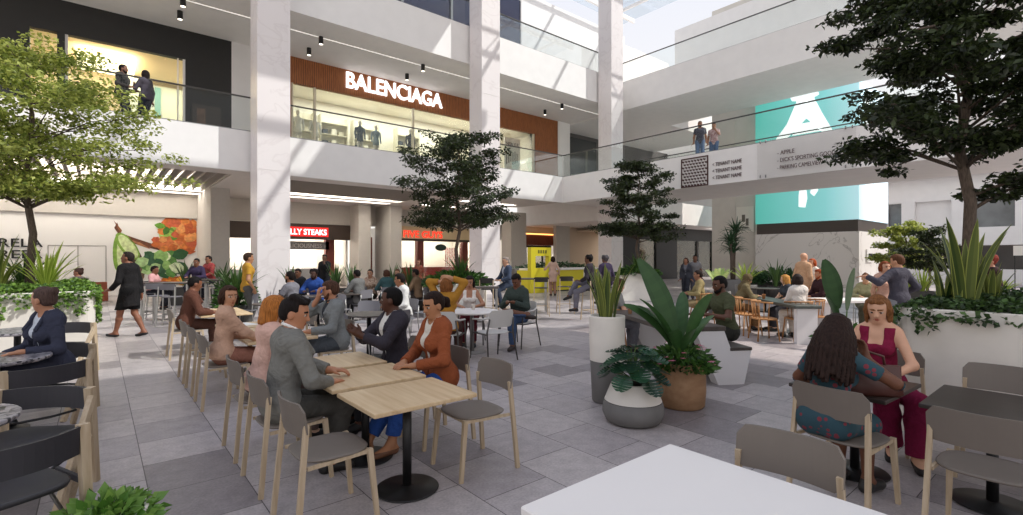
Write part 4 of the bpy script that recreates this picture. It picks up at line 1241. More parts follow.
mb = MB(); mb.box(-3.3, 3.5, -.08, .05, -.38, .38); mb.build('sign_band', mat('cream_sign_band', '#cdb891', .55), sg)
mb = MB(); mb.box(-3.3, 3.5, -.06, .05, -.52, -.38); mb.build('sign_trim', SIGNBR, sg)
text_obj('letters', 'FIVE GUYS', RLIT, sg, (-2.4, -.10, -.30), FACE_NY, .42, 2.75, .04, bold=.008)
for x in (15.55, 18.95, 12.1):
    mb = MB(); mb.box(x, x+.42, 28.0, 28.4, 0, 2.85); struct('trim_9', mb, mat('red_brown_post', '#6d2c22', .5))
for k, (x, w_) in enumerate(((16.0, 2.9), (13.5, 2.0))):
    mb = MB(); mb.box(x, x+w_, 28.18, 28.2, .1, 2.75); o = mb.build('window_%d' % (k+1), GLASS); tag(o, kind='structure')
counter('service_counter', 14.5, 20.0, 29.6, 30.2, 1.05, mat('red_tile_counter', '#8c2f26', .4), WTOP, 'red serving counter inside the burger shop')
mb = MB(); mb.loft([[(.42*math.cos(2*PI*i/24), 0, .22*math.sin(2*PI*i/24)) for i in range(24)], [(.42*math.cos(2*PI*i/24), .03, .22*math.sin(2*PI*i/24)) for i in range(24)]], True, True, True)
mb.build('oval_sign', mat('dark_green_sign', '#1f3a2c', .5), loc=(17.3, 28.1, 2.3), label='small dark green oval sign in the burger shop window', cat='sign')
mb = MB()
for k in range(7): mb.box(17.9+.14*k, 17.9+.14*k+.07, 28.5, 28.55, 1.0+.08*(k % 2), 2.3)
mb.build('bead_curtain', mat('red_white_curtain', '#c23a34', .6, col2='#efe6e0', scale=14), label='red and white strip curtain in the burger shop', cat='curtain')

# shops beyond the third column, under the white slab edge
WOODR = woodmat('red_brown_wood', '#86481f', '#ab6836', 'z', 5, .5, slat=3.2)
mb = MB(); mb.box(20.5, 40, 28.0, 28.3, 2.9, 4.0); struct('wall_back', mb, PIER)
mb = MB(); mb.box(23.8, 27.6, 27.3, 27.6, 2.55, 3.3); struct('trim_10', mb, woodmat('dark_red_wood', '#5a2717', '#7a3b24', 'z', 5))
mb = MB(); mb.box(23.8, 27.6, 27.2, 27.25, 3.34, 3.42); struct('trim_11', mb, mat('warm_light_line', '#ffb060', .5, emit=3.0))
mb = MB(); mb.box(20.5, 40, 31.5, 31.6, 0, 3.4); struct('wall_far', mb, SHOPW)
l = bpy.data.lights.new('shop_light', 'AREA'); l.energy = 160; l.shape = 'RECTANGLE'; l.size = 10; l.size_y = 2; l.color = (1, .93, .85)
o = bpy.data.objects.new('shop_light', l); COL.objects.link(o); o.location = (26, 30, 3.3)
t = empty('shop_door', (25.7, 27.8, 0), 0, 'black framed glass shop door behind the yellow counter', 'door')
mb = MB()
for x in (-1.3, -.45, .4, 1.25): mb.box(x-.05, x+.05, -.05, .05, 0, 2.5)
mb.box(-1.35, 1.3, -.05, .05, 2.4, 2.55); mb.build('frame', BLACK, t)
mb = MB(); mb.box(-1.3, 1.25, -.01, .01, 0, 2.4); mb.build('pane', GLASS, t)
mb = MB(); mb.box(28.7, 29.4, 27.2, 27.5, 0, 3.4); struct('trim_12', mb, woodmat('orange_wood_post', '#8f5330', '#b9764a', 'z', 5))
mb = MB(); mb.box(29.7, 33.0, 27.4, 27.7, 0, 3.6); struct('wall_dark', mb, DARKP)
# dark shop right of the third column
mb = MB(); mb.box(28.2, 41.5, 22.0, 22.25, 3.0, 3.95)
for a, b in ((28.2, 30.3), (32.4, 35.2), (38.2, 38.4), (40.6, 41.5)): mb.box(a, b, 22.0, 22.25, 0, 3.0)
struct('wall_shopfront', mb, DARKP)
mb = MB(); mb.box(28.3, 41.4, 22.1, 22.12, 0, 3.0); o = mb.build('window_3', GLASS); tag(o, kind='structure')
mb = MB(); mb.box(27, 42.5, 26.0, 26.1, 0, 3.9); mb.box(42.4, 42.5, 21, 26, 0, 5.4); mb.box(28, 42.5, 22.3, 26, 3.6, 3.7); struct('wall_shop_back', mb, mat('warm_shop_wall', '#cbb7a0', .7))
mb = MB(); mb.box(39.0, 43.0, 25.9, 25.98, .8, 2.9); mb.build('wall_picture', mat('warm_picture', '#b9632c', .6, col2='#e3c49a', scale=1.6, emit=0), label='orange and cream picture inside the dark-fronted shop', cat='picture')
l = bpy.data.lights.new('shop_light', 'AREA'); l.energy = 420; l.shape = 'RECTANGLE'; l.size = 9; l.size_y = 2; l.color = (1, .92, .82)
o = bpy.data.objects.new('shop_light', l); COL.objects.link(o); o.location = (36, 24.2, 3.55)
# wall beside the big screen
mb = MB(); mb.box(31.5, 33.5, 14.05, 17.1, 0, 18.0); mb.box(31.46, 31.5, 15.5, 15.58, 0, 10.5); struct('wall_right', mb, BEIGE)
t = empty('framed_poster', (31.44, 14.85, 4.0), -PI/2, 'tall white poster with a small dark picture on the beige wall', 'poster')
mb = MB(); mb.box(-.55, .55, -.03, .0, -.75, .85); mb.build('sheet', mat('poster_paper', '#e4ded2', .6), t)
mb = MB(); mb.box(-.2, .0, -.04, -.03, -.1, .35); mb.box(.05, .22, -.04, -.03, -.35, .1); mb.box(-.2, .22, -.04, -.03, -.5, -.42); mb.build('print', mat('poster_ink', '#6f695f', .6), t)

# ---- upper floor shopfronts
mb = MB(); mb.box(-14, -1.75, 23.35, 23.6, Z2, 10.6); mb.box(-1.75, 2.68, 23.35, 23.6, 9.45, 10.6); mb.box(2.68, 4.29, 23.35, 23.6, Z2, 10.6)
mb.box(-1.06, -.86, 23.3, 23.6, Z2, 9.45); struct('wall_dark_facade', mb, DARKP)
mb = MB(); mb.box(4.29, 6.3, 23.35, 23.6, Z2, 10.6); struct('wall_white_facade', mb, WHITE2)
mb = MB(); mb.box(-.86, 2.68, 23.44, 23.46, Z2, 9.45); mb.box(-1.75, -1.05, 23.44, 23.46, Z2, 9.45); o = mb.build('window_4', GLASS); tag(o, kind='structure')
fr = MB(); fr.box(-.86, -.78, 23.38, 23.5, Z2, 9.45); fr.box(2.6, 2.68, 23.38, 23.5, Z2, 9.45); fr.box(2.42, 2.46, 23.38, 23.5, Z2, 9.45); fr.build('window_frame', WHITE, o)
CREAM = mat('warm_cream_wall', '#e8d8b8', .7, var=.04, scale=1)
shop_box(-2.2, 4.0, 23.65, 4.2, 9.6, CREAM, Z2, (1, .88, .70), 230)
mb = MB(); mb.box(-.6, 1.2, 24.6, 26.8, 9.30, 9.36); mb.build('ceiling_light', mat('warm_lamp_panel', '#fff0cc', .5, emit=2.5), label='square lit ceiling panel in the upper cream shop', cat='ceiling light')
mb = MB(); mb.box(1.0, 1.5, 27.0, 27.4, Z2, 9.4); mb.box(1.5, 4.0, 27.6, 27.7, Z2, 9.4); struct('wall_shop_panel', mb, mat('pale_mint_wall', '#dfe6dc', .7))
mb = MB(); mb.box(2.0, 2.22, 27.5, 27.6, Z2, 9.3); mb.build('wall_banner', mat('teal_banner', '#7fb3b0', .6), label='narrow teal banner hanging in the upper cream shop', cat='banner')
t = empty('framed_picture', (3.4, 23.3, 7.2), 0, 'dark framed picture panel on the black upper facade', 'picture')
mb = MB(); mb.box(-.5, .5, -.04, 0, -.55, .55); mb.build('frame', mat('picture_frame', '#3b3531', .6), t)
mb = MB(); mb.box(-.35, -.05, -.05, -.04, -.4, .4); mb.build('print', mat('picture_print', '#5d4a3e', .6, var=.3, scale=5), t)

mb = MB(); mb.box(6.3, 21.3, 23.35, 23.6, 9.45, 10.6); mb.box(21.3, 23.3, 23.35, 23.6, Z2, 10.6); mb.box(6.3, 6.65, 23.35, 23.6, Z2, 9.45); struct('wall_wood_facade', mb, WOODR)
mb = MB(); mb.box(6.65, 21.3, 23.46, 23.48, Z2, 9.45); o = mb.build('window_5', GLASS); tag(o, kind='structure')
fr = MB()
for x in (6.65, 7.65, 12.7, 16.5, 21.2): fr.box(x, x+.09, 23.4, 23.54, Z2, 9.45)
fr.build('window_frame', mat('champagne_frame', '#d8cdb6', .4), o)
sg = empty('shop_sign', (9.6, 23.3, 9.62), 0, 'large white shop name lit on the red wood facade', 'sign')
text_obj('letters', 'BALENCIAGA', WLIT, sg, (-.55, -.04, .12), FACE_NY, .74, 5.3, .10, bold=.014)
shop_box(6.4, 23.0, 23.65, 4.2, 10.2, mat('pale_green_shop_wall', '#ece7da', .7), Z2, (1, .97, .90), 620)
SHELFW = mat('pale_shelf', '#d9d2bd', .6)
goods = ['#3a4048', '#8a7b62', '#b9b29d', '#5e6b58', '#a06a4a', '#d8d2c2', '#2b2b2f', '#7a8f8a']
k = 0
for x in (8.0, 9.8, 11.6, 14.2, 17.2, 19.2):
    t = empty('display_shelf', (x, 26.9, Z2), 0, 'pale shop shelf of folded goods behind the upper shop glass', 'shelf', 'display shelves in the upper shop')
    mb = MB(); mb.box(-.75, -.7, -.25, .25, 0, 3.6); mb.box(.7, .75, -.25, .25, 0, 3.6); mb.box(-.7, .7, .2, .25, 0, 3.6); mb.build('upright', SHELFW, t)
    for z in (1.4, 2.0, 2.6, 3.2):
        mb = MB(); mb.box(-.7, .7, -.25, .2, z-.03, z); mb.build('shelf_board', SHELFW, t)
    for z in (1.4, 2.0, 2.6):
        for xx in (-.45, 0, .4):
            c = goods[(k*5+k//3) % 8]; k += 1
            mb = MB(); mb.bbox(-.14, .14, -.15, .12, 0, .22+.05*(k % 3), .02)
            mb.build('folded_clothes', mat('goods_' + c[1:], c, .8), loc=(x+xx, 26.9, Z2+z), label='folded stack of clothes on a pale shelf in the upper shop', cat='clothes', group='folded clothes in the upper shop')
mb = MB(); mb.bbox(6.9, 21.1, 24.0, 25.3, Z2, Z2+1.2, .02); mb.build('display_platform', SHELFW, label='long pale display platform behind the upper shop glass', cat='platform')
def mannequin(x, y, col):
    t = empty('mannequin', (x, y, Z2+1.2), 0, 'mannequin in plain clothes standing behind the upper shop glass', 'mannequin', 'mannequins in the upper shop')
    mb = MB(); mb.lathe([(.0, .72), (.17, .74), (.16, .95), (.13, 1.1), (.18, 1.32), (.19, 1.42), (.07, 1.5), (.05, 1.54), (0, 1.54)], n=14, cap=False)
    for s in (-1, 1): mb.tube([(s*.2, 0, 1.42), (s*.26, .02, 1.12), (s*.24, -.06, .85)], [.055, .045, .035], 8)
    mb.build('garment', fabric(col), t)
    mb = MB(); mb.lathe([(0, 1.5), (.05, 1.52), (.08, 1.62), (.085, 1.7), (.06, 1.78), (0, 1.8)], n=12, cap=False)
    for s in (-1, 1): mb.tube([(s*.09, 0, .8), (s*.09, .01, .45), (s*.09, 0, .04), (s*.09, -.1, .03)], [.08, .06, .04, .04], 8)
    mb.build('figure', mat('mannequin_white', '#cfc6ba', .5), t)
for x, y, c in ((7.3, 24.6, '#e4e0d8'), (8.2, 24.9, '#d7d3cc'), (10.3, 24.5, '#4a5560'), (11.3, 24.8, '#7c8a94'), (13.1, 24.4, '#22262c'), (15.3, 24.6, '#8f9a5c'), (17.8, 24.5, '#a8c0c4'), (18.9, 24.7, '#c0b294')): mannequin(x, y, c)
t = empty('display_screen', (20.3, 24.4, Z2+1.2), 0, 'white upright display panel of small dark figures by the wood wall', 'display')
mb = MB(); mb.box(-.65, .65, 0, .06, .0, 2.4); mb.build('panel', mat('display_white', '#f1ece4', .5), t)
text_obj('letters', 'NEW FLR', INK, t, (-.5, -.01, 1.9), FACE_NY, .22, 1.0, .01)
mb = MB()
for q in range(6): mb.box(-.5+.17*q, -.43+.17*q, -.01, 0, .7+.1*(q % 3), 1.6-.12*(q % 2))
mb.build('print', mat('display_ink', '#54504a', .6), t)

mb = MB(); mb.box(23.3, 24.4, 23.3, 23.7, Z2, 10.6); struct('wall_corner_pier', mb, WHITE)
mb = MB(); mb.box(24.4, 38.4, 24.7, 24.9, 5.4, 10.6); struct('wall_grey_back', mb, mat('mid_grey_wall', '#565250', .6))
mb = MB(); mb.box(24.4, 28.6, 24.6, 24.65, 5.45, 10.2); o = mb.build('window_6', mat('dark_tinted_glass', '#35393a', .12, spec=.8)); tag(o, kind='structure')
# big wall of the far bright hall, upper floor
mb = MB(); mb.box(38.0, 38.4, 10, 30, 5.4, 11.4); struct('wall_far_upper', mb, WHITE)

# upper-upper floor
mb = MB(); mb.box(-14, 20.1, 23.4, 23.6, Z3, 17.5); struct('window_7', mb, mat('navy_glazing', '#2b2d45', .15, spec=.8))
fr = MB()
for x in range(-12, 20, 3): fr.box(x, x+.12, 23.3, 23.42, Z3, 17.5)
fr.box(-14, 20.1, 23.3, 23.42, 14.3, 14.42); struct('trim_13', fr, mat('grey_frame', '#77787c', .4))
mb = MB(); mb.box(20.1, 36, 23.3, 23.8, Z3, 17.5); struct('wall_top_white', mb, WHITE)
mb = MB(); mb.box(-14, 31.0, 23.9, 30, 17.5, 18.5); struct('roof', mb, WHITE)
mb = MB(); mb.box(30.9, 31.5, -5.5, 19.5, 12.0, 17.4); struct('wall_parapet', mb, WHITE)
mb = MB(); mb.box(29.0, 31, 28.5, 28.8, Z3, 17.5); struct('wall_top_far', mb, WHITE2)

# balustrades
RAILM = mat('dark_handrail', '#4a4643', .4, metal=.3)
GLB = glassmat('balustrade_glass', '#fbfdfc', .05)
def balustrade(x0, y0, x1, y1, z, label, n=6, h=1.18):
    t = empty('glass_balustrade', (x0, y0, z), math.atan2(y1-y0, x1-x0), label, 'railing'); L = math.hypot(x1-x0, y1-y0)
    for k in range(n):
        a, b = L*k/n+.01, L*(k+1)/n-.01
        mb = MB(); mb.box(a, b, -.008, .008, -.1, h-.02); mb.build('glass_panel', GLB, t)
    mb = MB(); mb.box(0, L, -.025, .025, h-.02, h+.025); mb.build('handrail', RAILM, t)
    mb = MB(); mb.box(0, L, -.02, .02, -.03, .04); mb.build('base_channel', STEEL, t)
balustrade(-14, 19.12, 19.45, 19.12, 6.0, 'glass balustrade along the upper walkway in front of the shops', 8)
balustrade(19.48, -5.5, 19.48, 19.1, 6.0, 'near glass balustrade of the bridge above the sign', 6)
balustrade(23.92, -5.5, 23.92, 17.9, 6.0, 'far glass balustrade of the bridge behind the standing couple', 6)
balustrade(-14, 19.12, 24.4, 19.12, Z3, 'topmost glass balustrade on the left side', 8)
balustrade(24.48, -5.5, 24.48, 19.0, 12.2, 'topmost glass balustrade on the upper bridge', 6)

# spotlights under the upper walkway
for (px, py) in ((183, 5), (180, 18), (309, 54), (321, 43), (407, 79), (423, 70), (545, 114), (562, 108)):
    x, y = at(px, py, 10.35)
    t = empty('spotlight', (x, y, 10.6), 0, 'small black cylinder spotlight under the white soffit', 'spotlight', 'spotlights under the upper soffit')
    mb = MB(); mb.lathe([(.0, -.30), (.09, -.30), (.09, 0), (0, 0)], n=14, cap=False, smooth=False); mb.build('housing', BLACK, t)
    mb = MB(); mb.lathe([(0, -.305), (.075, -.305), (.075, -.30), (0, -.30)], n=14, cap=False, smooth=False); mb.build('lens', mat('spot_lens', '#fff4e2', .3, emit=3), t)

# big screen block
t = empty('media_screen', (31, 8.62, 0), 0, 'huge teal picture screen wrapped on a marble block at right', 'screen')
mb = MB(); mb.box(0, 5.3, 0, 5.4, 0, 3.05); mb.box(-.004, 0, 1.9, 1.92, 0, 3.05); mb.build('marble_base', marble('white_veined_marble', '#e2ddd8', '#b5afa9', .4, .010), t)
mb = MB(); mb.box(.06, 5.3, .06, 5.34, 3.05, 3.68); mb.build('dark_band', mat('dark_bronze_band', '#4a413b', .4), t)
def screen_mat():
    m = bpy.data.materials.new('teal_screen_picture'); m.use_nodes = True; nt = m.node_tree; b = nt.nodes['Principled BSDF']
    tc = N(nt, 'ShaderNodeTexCoord'); s = N(nt, 'ShaderNodeSeparateXYZ'); nt.links.new(tc.outputs['Object'], s.inputs[0])
    mr = N(nt, 'ShaderNodeMapRange'); mr.inputs[1].default_value = 5.4; mr.inputs[2].default_value = -1.5
    ad = N(nt, 'ShaderNodeMath', operation='SUBTRACT'); nt.links.new(s.outputs[1], ad.inputs[0]); nt.links.new(s.outputs[0], ad.inputs[1])
    nt.links.new(ad.outputs[0], mr.inputs[0])
    rp = N(nt, 'ShaderNodeValToRGB'); e = rp.color_ramp.elements
    e[0].color = srgb('#55b3a6')+(1,); e[1].color = srgb('#cfe6f2')+(1,); q = e.new(.55); q.color = srgb('#82c6c6')+(1,)
    nt.links.new(mr.outputs[0], rp.inputs[0]); nt.links.new(rp.outputs[0], b.inputs['Emission Color']); b.inputs['Emission Strength'].default_value = .62
    nt.links.new(rp.outputs[0], b.inputs['Base Color']); b.inputs['Base Color'].default_value = (0, 0, 0, 1); b.inputs['Roughness'].default_value = .3
    return m
mb = MB(); mb.box(0, 5.3, 0, 5.4, 3.68, 11.2); mb.build('screen', screen_mat(), t)
WPIC = mat('white_screen_picture', '#f3f7f6', .5, emit=.8)
def sil(pts): mb = MB(); mb.loft([[(-.012, y, z) for y, z in pts], [(-.002, y, z) for y, z in pts]], True, True, True); mb.build('white_runner_print', WPIC, t)
sil([(3.5, 11.15), (2.0, 11.15), (1.9, 10.75), (2.5, 10.5), (3.3, 10.7)])
sil([(3.0, 10.75), (2.2, 10.75), (1.75, 9.7), (1.1, 8.35), (1.4, 8.2), (2.05, 9.0), (2.55, 9.55), (3.2, 8.9), (4.2, 8.15), (4.45, 8.35), (3.6, 9.4)])
sil([(2.95, 9.3), (1.95, 9.3), (1.7, 8.7), (3.3, 8.7)])
sil([(2.85, 6.0), (2.6, 6.1), (2.5, 5.0), (2.6, 4.5), (2.95, 4.55), (2.95, 5.2)]); sil([(2.2, 6.0), (1.95, 6.1), (1.95, 5.4), (2.15, 5.1), (2.35, 5.3)])
mb = MB(); mb.loft([[(x, -.012, z) for x, z in ((.9, 10.8), (1.6, 10.9), (2.0, 7.5), (2.3, 4.6), (1.9, 4.3), (1.4, 6.5))], [(x, -.002, z) for x, z in ((.9, 10.8), (1.6, 10.9), (2.0, 7.5), (2.3, 4.6), (1.9, 4.3), (1.4, 6.5))]], True, True, True)
mb.build('white_runner_print', WPIC, t)
t = empty('wall_terminal', (32.6, 8.6, 1.75), 0, 'small black and white wall panel on the marble block', 'wall panel')
mb = MB(); mb.box(-.5, .5, -.05, 0, -.35, .35); mb.build('plate', mat('plate_white', '#dedbd6', .5), t)
mb = MB(); mb.box(-.25, .4, -.07, -.05, -.15, .12); mb.build('display', BLACK, t)

# signs on the bridge
t = empty('bridge_sign', (19.38, 11.3, 5.25), -PI/2, 'bridge sign with a woven pattern square and three tenant lines', 'sign')
DB = mat('dark_brown_print', '#4a2a26', .6)
mb = MB(); 
for a, b, c, e in ((-.62, .62, -.62, -.57), (-.62, .62, .57, .62), (-.62, -.57, -.57, .57), (.57, .62, -.57, .57)): mb.box(a, b, -.02, .0, c, e)
mb.build('pattern_frame', DB, t)
mb = MB()
for i in range(8):
    for j in range(9):
        x, z = -.50+.138*i+(.069 if j % 2 else 0), -.53+.128*j
        if x > .54: continue
        for p in ([(x-.062, z+.036), (x-.004, z+.004), (x-.004, z-.062), (x-.062, z-.03)], [(x+.004, z+.004), (x+.03, z+.02), (x+.03, z-.046), (x+.004, z-.062)]):
            mb.loft([[(q, 0, w_) for q, w_ in p], [(q, -.02, w_) for q, w_ in p]], True, True, True)
mb.build('woven_pattern', DB, t)
for k in range(3): text_obj('letters', '< TENANT NAME', DB, t, (.80, -.01, .12-.27*k), FACE_NY, .15, 1.2, .015, bold=.0)
t = empty('bridge_sign', (19.30, 8.65, 5.25), -PI/2, 'clear glass sign panel on the bridge naming three destinations', 'sign')
mb = MB(); mb.box(-.0, 3.2, -.01, .01, -.68, .78); mb.build('glass_panel', glassmat('sign_glass', '#fafafa', .04), t)
for k, s_ in enumerate(('- APPLE', "- DICK'S SPORTING GOODS", '- PARKING CAMELVIEW')): text_obj('letters', s_, DB, t, (.72, -.02, .17-.27*k), FACE_NY, .15, (.58, 1.95, 1.5)[k], .015, bold=.0)
mb = MB()
for x in (.1, .3, 2.9, 3.1):
    for z in (-.6, .7): mb.lathe([(0, 0), (.025, 0), (.025, .1), (0, .1)], (x, 0, z), 8)
mb.build('standoff', STEEL, t)

# skylight: glazed roof with white bars and trusses over the hall
mb = MB()
for y in range(-5, 25, 7): mb.box(8, 31, y-.08, y+.08, 19.2, 19.5)
for x in range(9, 32, 5): mb.box(x-.06, x+.06, -5, 24, 19.25, 19.45)
struct('roof_bars', mb, WHITE)
mb = MB()
for y in (4.0, 13.0):
    mb.tube([(14, y, 18.2), (31, y, 18.2)], .09, 8); mb.tube([(14, y, 19.3), (31, y, 19.3)], .07, 8)
    for k in range(9): 
        x = 14+k*1.9; mb.tube([(x, y, 18.2), (x+.95, y, 19.3), (x+1.9, y, 18.2)], .035, 6)
struct('roof_truss', mb, WHITE)
mb = MB(); mb.box(8, 31, -5, 24, 19.5, 19.52); struct('roof_glass', mb, glassmat('skylight_glass', '#f4f8fb', .03))

mb = MB(); mb.box(3, 20, -24, -4.6, 19.2, 19.8); mb.box(3, 8, -4.6, -1.5, 19.2, 19.8); mb.box(9, 16.5, 10.2, 16.2, 19.2, 19.8); mb.box(15, 20.5, 6.8, 10.2, 19.2, 19.8); struct('roof_shade_slab', mb, WHITE)  # opaque pieces out of view, added to shade the front floor and left fascias

# far building beyond the screen, at right
mb = MB(); mb.box(44, 44.4, -8, 12.5, 0, .9); mb.box(43.6, 44.4, -8, 12.5, 2.45, 3.6); mb.box(44, 44.4, -8, 12.5, 5.5, 7.0); mb.box(43.2, 44.4, -8, 12.5, 7.0, 8.5)
for y in (10.5, 8.9, 6.2, 3.2, .2, -3): mb.box(43.9, 44.4, y, y+.75, 3.6, 5.6)
mb.box(44.3, 44.4, 7.0, 9.0, 3.6, 5.6)
struct('wall_far_building', mb, WHITE2)
mb = MB(); mb.box(44.6, 44.7, -8, 12.5, 0, 2.45); struct('wall_far_shops', mb, mat('far_dark_front', '#4a4542', .5, var=.2, scale=.6))
mb = MB(); mb.box(44.45, 44.5, -8, 12.5, 3.6, 5.5); o = mb.build('window_8', mat('far_window', '#6c6d6e', .2, spec=.7, var=.3, scale=.7)); tag(o, kind='structure')
t = empty('menu_sign', (36.0, 2.6, 0), -PI/2, 'pale printed sign on thin posts in the far right background', 'sign')
mb = MB(); mb.box(-.7, .7, -.02, .02, 1.75, 2.25); mb.build('panel', mat('sign_pale', '#d8d4ce', .6), t)
for a in (-.66, .62): mb = MB(); mb.box(a, a+.04, -.02, .02, 0, 1.75); mb.build('post', BLACK, t)
# ---------------------------------------------------------------- furniture in place
def ang(s): return R(-39.66 + s)        # 0 = back to the camera, 90 = facing left, 180 = facing the camera

protos = {}
GROUPS = dict(dining='taupe dining chairs with ash legs', oak='light oak pedestal tables', walnut='dark brown pedestal tables', stone='dark terrazzo round tables', slab='charcoal slab-back armchairs',
              wa='pale grey armchairs at the white round table', bistro='dark round bistro tables', metal='grey metal bistro chairs', bars='steel framed bar stools', kios='ash bar stools at the kiosk', rattan='honey rattan chairs')
def put(kind, maker, x, y, rz, label, group=None, z=0, cat='chair'):
    group = group or GROUPS.get(kind)
    if kind not in protos:
        o = maker(); protos[kind] = o; o.location = (x, y, z); o.rotation_euler = (0, 0, rz); tag(o, label, cat, group)
        return o
    o = copy_tree(protos[kind], (x, y, z), rz, label, None, cat)
    if 'group' in o: del o['group']
    if group: o['group'] = group
    return o
E, W_ = R(-90), R(90)        # facing +X / -X
DC = lambda x, y, rz, lab: put('dining', make_dining_chair, x, y, rz, lab)

# light oak table rows, left of centre
OAK = [(3.225, 'nearest light oak table on a black disc foot, nothing behind it but a chair'),
       (3.945, 'second light oak table, between the grey suit man and the rust jacket woman'),
       (4.665, 'third light oak table, between the ginger woman and the man with clasped hands'),
       (6.57, 'light oak table in front of the bearded man resting his chin'),
       (7.28, 'light oak table behind the bearded man\'s table, second of the far row'),
       (8.0, 'light oak table with white papers, beyond the short-haired woman in beige'),
       (9.9, 'light oak table in front of the man in the brown suit'), (10.62, 'farthest light oak table of the row, past the brown suit man')]
for y, lab in OAK: put('oak', lambda: make_pedestal_table('cafe_table', .78, .63, .68, OAKTOP), 1.705, y, 0, lab, None, 0, 'table')
DC(1.135, 3.20, E, 'empty taupe dining chair with ash legs nearest on the left of the first oak table')
DC(1.12, 3.97, E+.02, 'taupe dining chair under the man in the grey suit')
DC(1.12, 4.745, E, 'taupe dining chair under the ginger-haired woman')
DC(2.29, 3.25, W_-.04, 'empty taupe dining chair alone on the right of the first oak table')
DC(2.38, 3.97, W_, 'taupe dining chair under the woman in the rust jacket')
DC(2.40, 4.68, W_, 'taupe dining chair under the man with clasped hands')
DC(1.13, 6.48, E, 'taupe dining chair under the woman in the beige sweater')
DC(1.13, 7.25, E, 'empty taupe dining chair just behind the beige sweater woman\'s chair')
DC(1.13, 8.0, E, 'empty taupe dining chair between the beige sweater woman and the brown suit man')
DC(2.38, 6.62, W_, 'taupe dining chair under the bearded man in the grey suit')
DC(1.16, 9.9, E, 'taupe dining chair under the man in the brown suit')
DC(2.36, 8.0, W_, 'empty taupe dining chair across the table with white papers')

# dark walnut tables at right
put('walnut', lambda: make_pedestal_table('cafe_table', .78, .63, .68, BROWNTOP), 4.50, 1.28, R(-3), 'dark brown table between the braided woman and the woman in red', None, 0, 'table')
put('walnut', None, 4.60, .52, 0, 'dark brown table at the right edge with an empty chair before it', None, 0, 'table')
DC(3.93, 1.17, E-.14, 'taupe dining chair under the woman with long braids')
DC(3.93, .46, E, 'empty taupe dining chair before the dark table at the right edge')
DC(5.36, 1.30, W_, 'taupe dining chair under the woman in the red dress')
DC(5.20, .55, W_, 'empty taupe dining chair at the planter wall beyond the right dark table')
DC(2.31, .985, W_+.05, 'empty taupe dining chair pushed to the white table\'s far edge')

t = empty('dining_table', (1.785, .93, 0), 0, 'large white table cut by the bottom edge of the picture', 'table')
mb = MB(); mb.bbox(-.515, .515, -.55, .55, .645, .68, .006); mb.build('tabletop', WTOP, t)
for sx in (-1, 1):
    for sy in (-1, 1): m_ = MB(); m_.bar((sx*.44, sy*.47, 0), (sx*.44, sy*.47, .645), .05, .05); m_.build('leg', WHITE, t)
m_ = MB(); m_.box(-.44, .44, -.48, -.45, .59, .645); m_.box(-.44, .44, .45, .48, .59, .645); m_.build('apron', WHITE, t)

# terrazzo tables and dark slab armchairs at the left edge
def stone(x, y, lab):
    return put('stone', lambda: make_round_table('bistro_table', .40, .70, STONE, BLACK, .035, .24), x, y, 0, lab, None, 0, 'table')
stone(-.76, 4.35, 'nearest dark terrazzo round table, cut by the left picture edge')
stone(-.74, 6.75, 'dark terrazzo round table in front of the woman in the navy blazer')
stone(-.80, 9.15, 'farthest dark terrazzo round table, against the left planter')
def slab(x, y, s, lab): return put('slab', make_slab_chair, x, y, s, lab)
# the right-hand end of each back stands on the aisle line X = 0
def slabp(xr, yr, deg, lab):
    a = R(deg); fx, fy = -math.sin(a), math.cos(a)
    rx, ry = math.cos(a), math.sin(a)
    return xr - rx*.30*SIDE + fx*.17, yr - ry*.30*SIDE + fy*.17, a
for xr, yr, deg, SIDE, lab in ((-.06, 3.75, 24, 1, 'nearest charcoal slab-back armchair, bottom left corner, above the green leaves'),
                         (-.04, 4.75, 148, -1, 'charcoal slab-back armchair facing back over the nearest terrazzo table'),
                         (-.07, 6.15, 26, 1, 'charcoal slab-back armchair in front of the woman in the navy blazer'),
                         (-.04, 7.15, 140, -1, 'charcoal slab-back armchair under the woman in the navy blazer'),
                         (-.04, 9.45, 140, -1, 'charcoal slab-back armchair against the left planter, behind the blazer woman')):
    x, y, a = slabp(xr, yr, deg, lab); slab(x, y, a, lab)

# white round table group
tx, ty = at_d(472, 8.75)
make = make_round_table('round_table', .47, .72, WTOP, mat('pale_grey_post', '#8f8b88', .5), .03, .26); make.location = (tx, ty, 0)
tag(make, 'white round table in the middle, with three pale armchairs', 'table')
WA = lambda px, d, s, lab: put('wa', make_white_armchair, *at_d(px, d), ang(s), lab)
WA(446, 7.95, -8, 'pale grey armchair under the woman in the mustard top')
WA(493, 8.15, 35, 'empty pale grey armchair in front of the white round table')
WA(519, 9.35, 140, 'pale grey armchair under the man in the dark green hoodie')
WA(470, 9.65, 180, 'pale grey armchair under the woman in the white top')

# dark bistro tables and metal chairs, middle distance
def bistro(px, d, lab, r=.42): 
    x, y = at_d(px, d); return put('bistro', lambda: make_round_table('bistro_table', .42, .72, GREYBROWN, BLACK, .025, .24), x, y, 0, lab, None, 0, 'table')
MC = lambda px, d, s, lab: put('metal', make_metal_chair, *at_d(px, d), ang(s), lab)
bistro(369, 8.3, 'dark round bistro table behind the man with clasped hands')
bistro(352, 13.0, 'dark round bistro table under the blue jacket man\'s elbow')
bistro(318, 12.2, 'dark round bistro table in front of the man in the blue jacket')
bistro(405, 14.6, 'dark round bistro table before the planter of sword leaves')
bistro(275, 10.2, 'dark round bistro table with the grey shirt man, by the big marble column')
bistro(232, 15.5, 'dark round bistro table beside the mural plants')
MC(350, 7.7, -35, 'grey metal bistro chair left of the dark table, its back to the bearded man')
MC(392, 8.0, 60, 'grey metal bistro chair right of the dark table behind the clasped hands man')
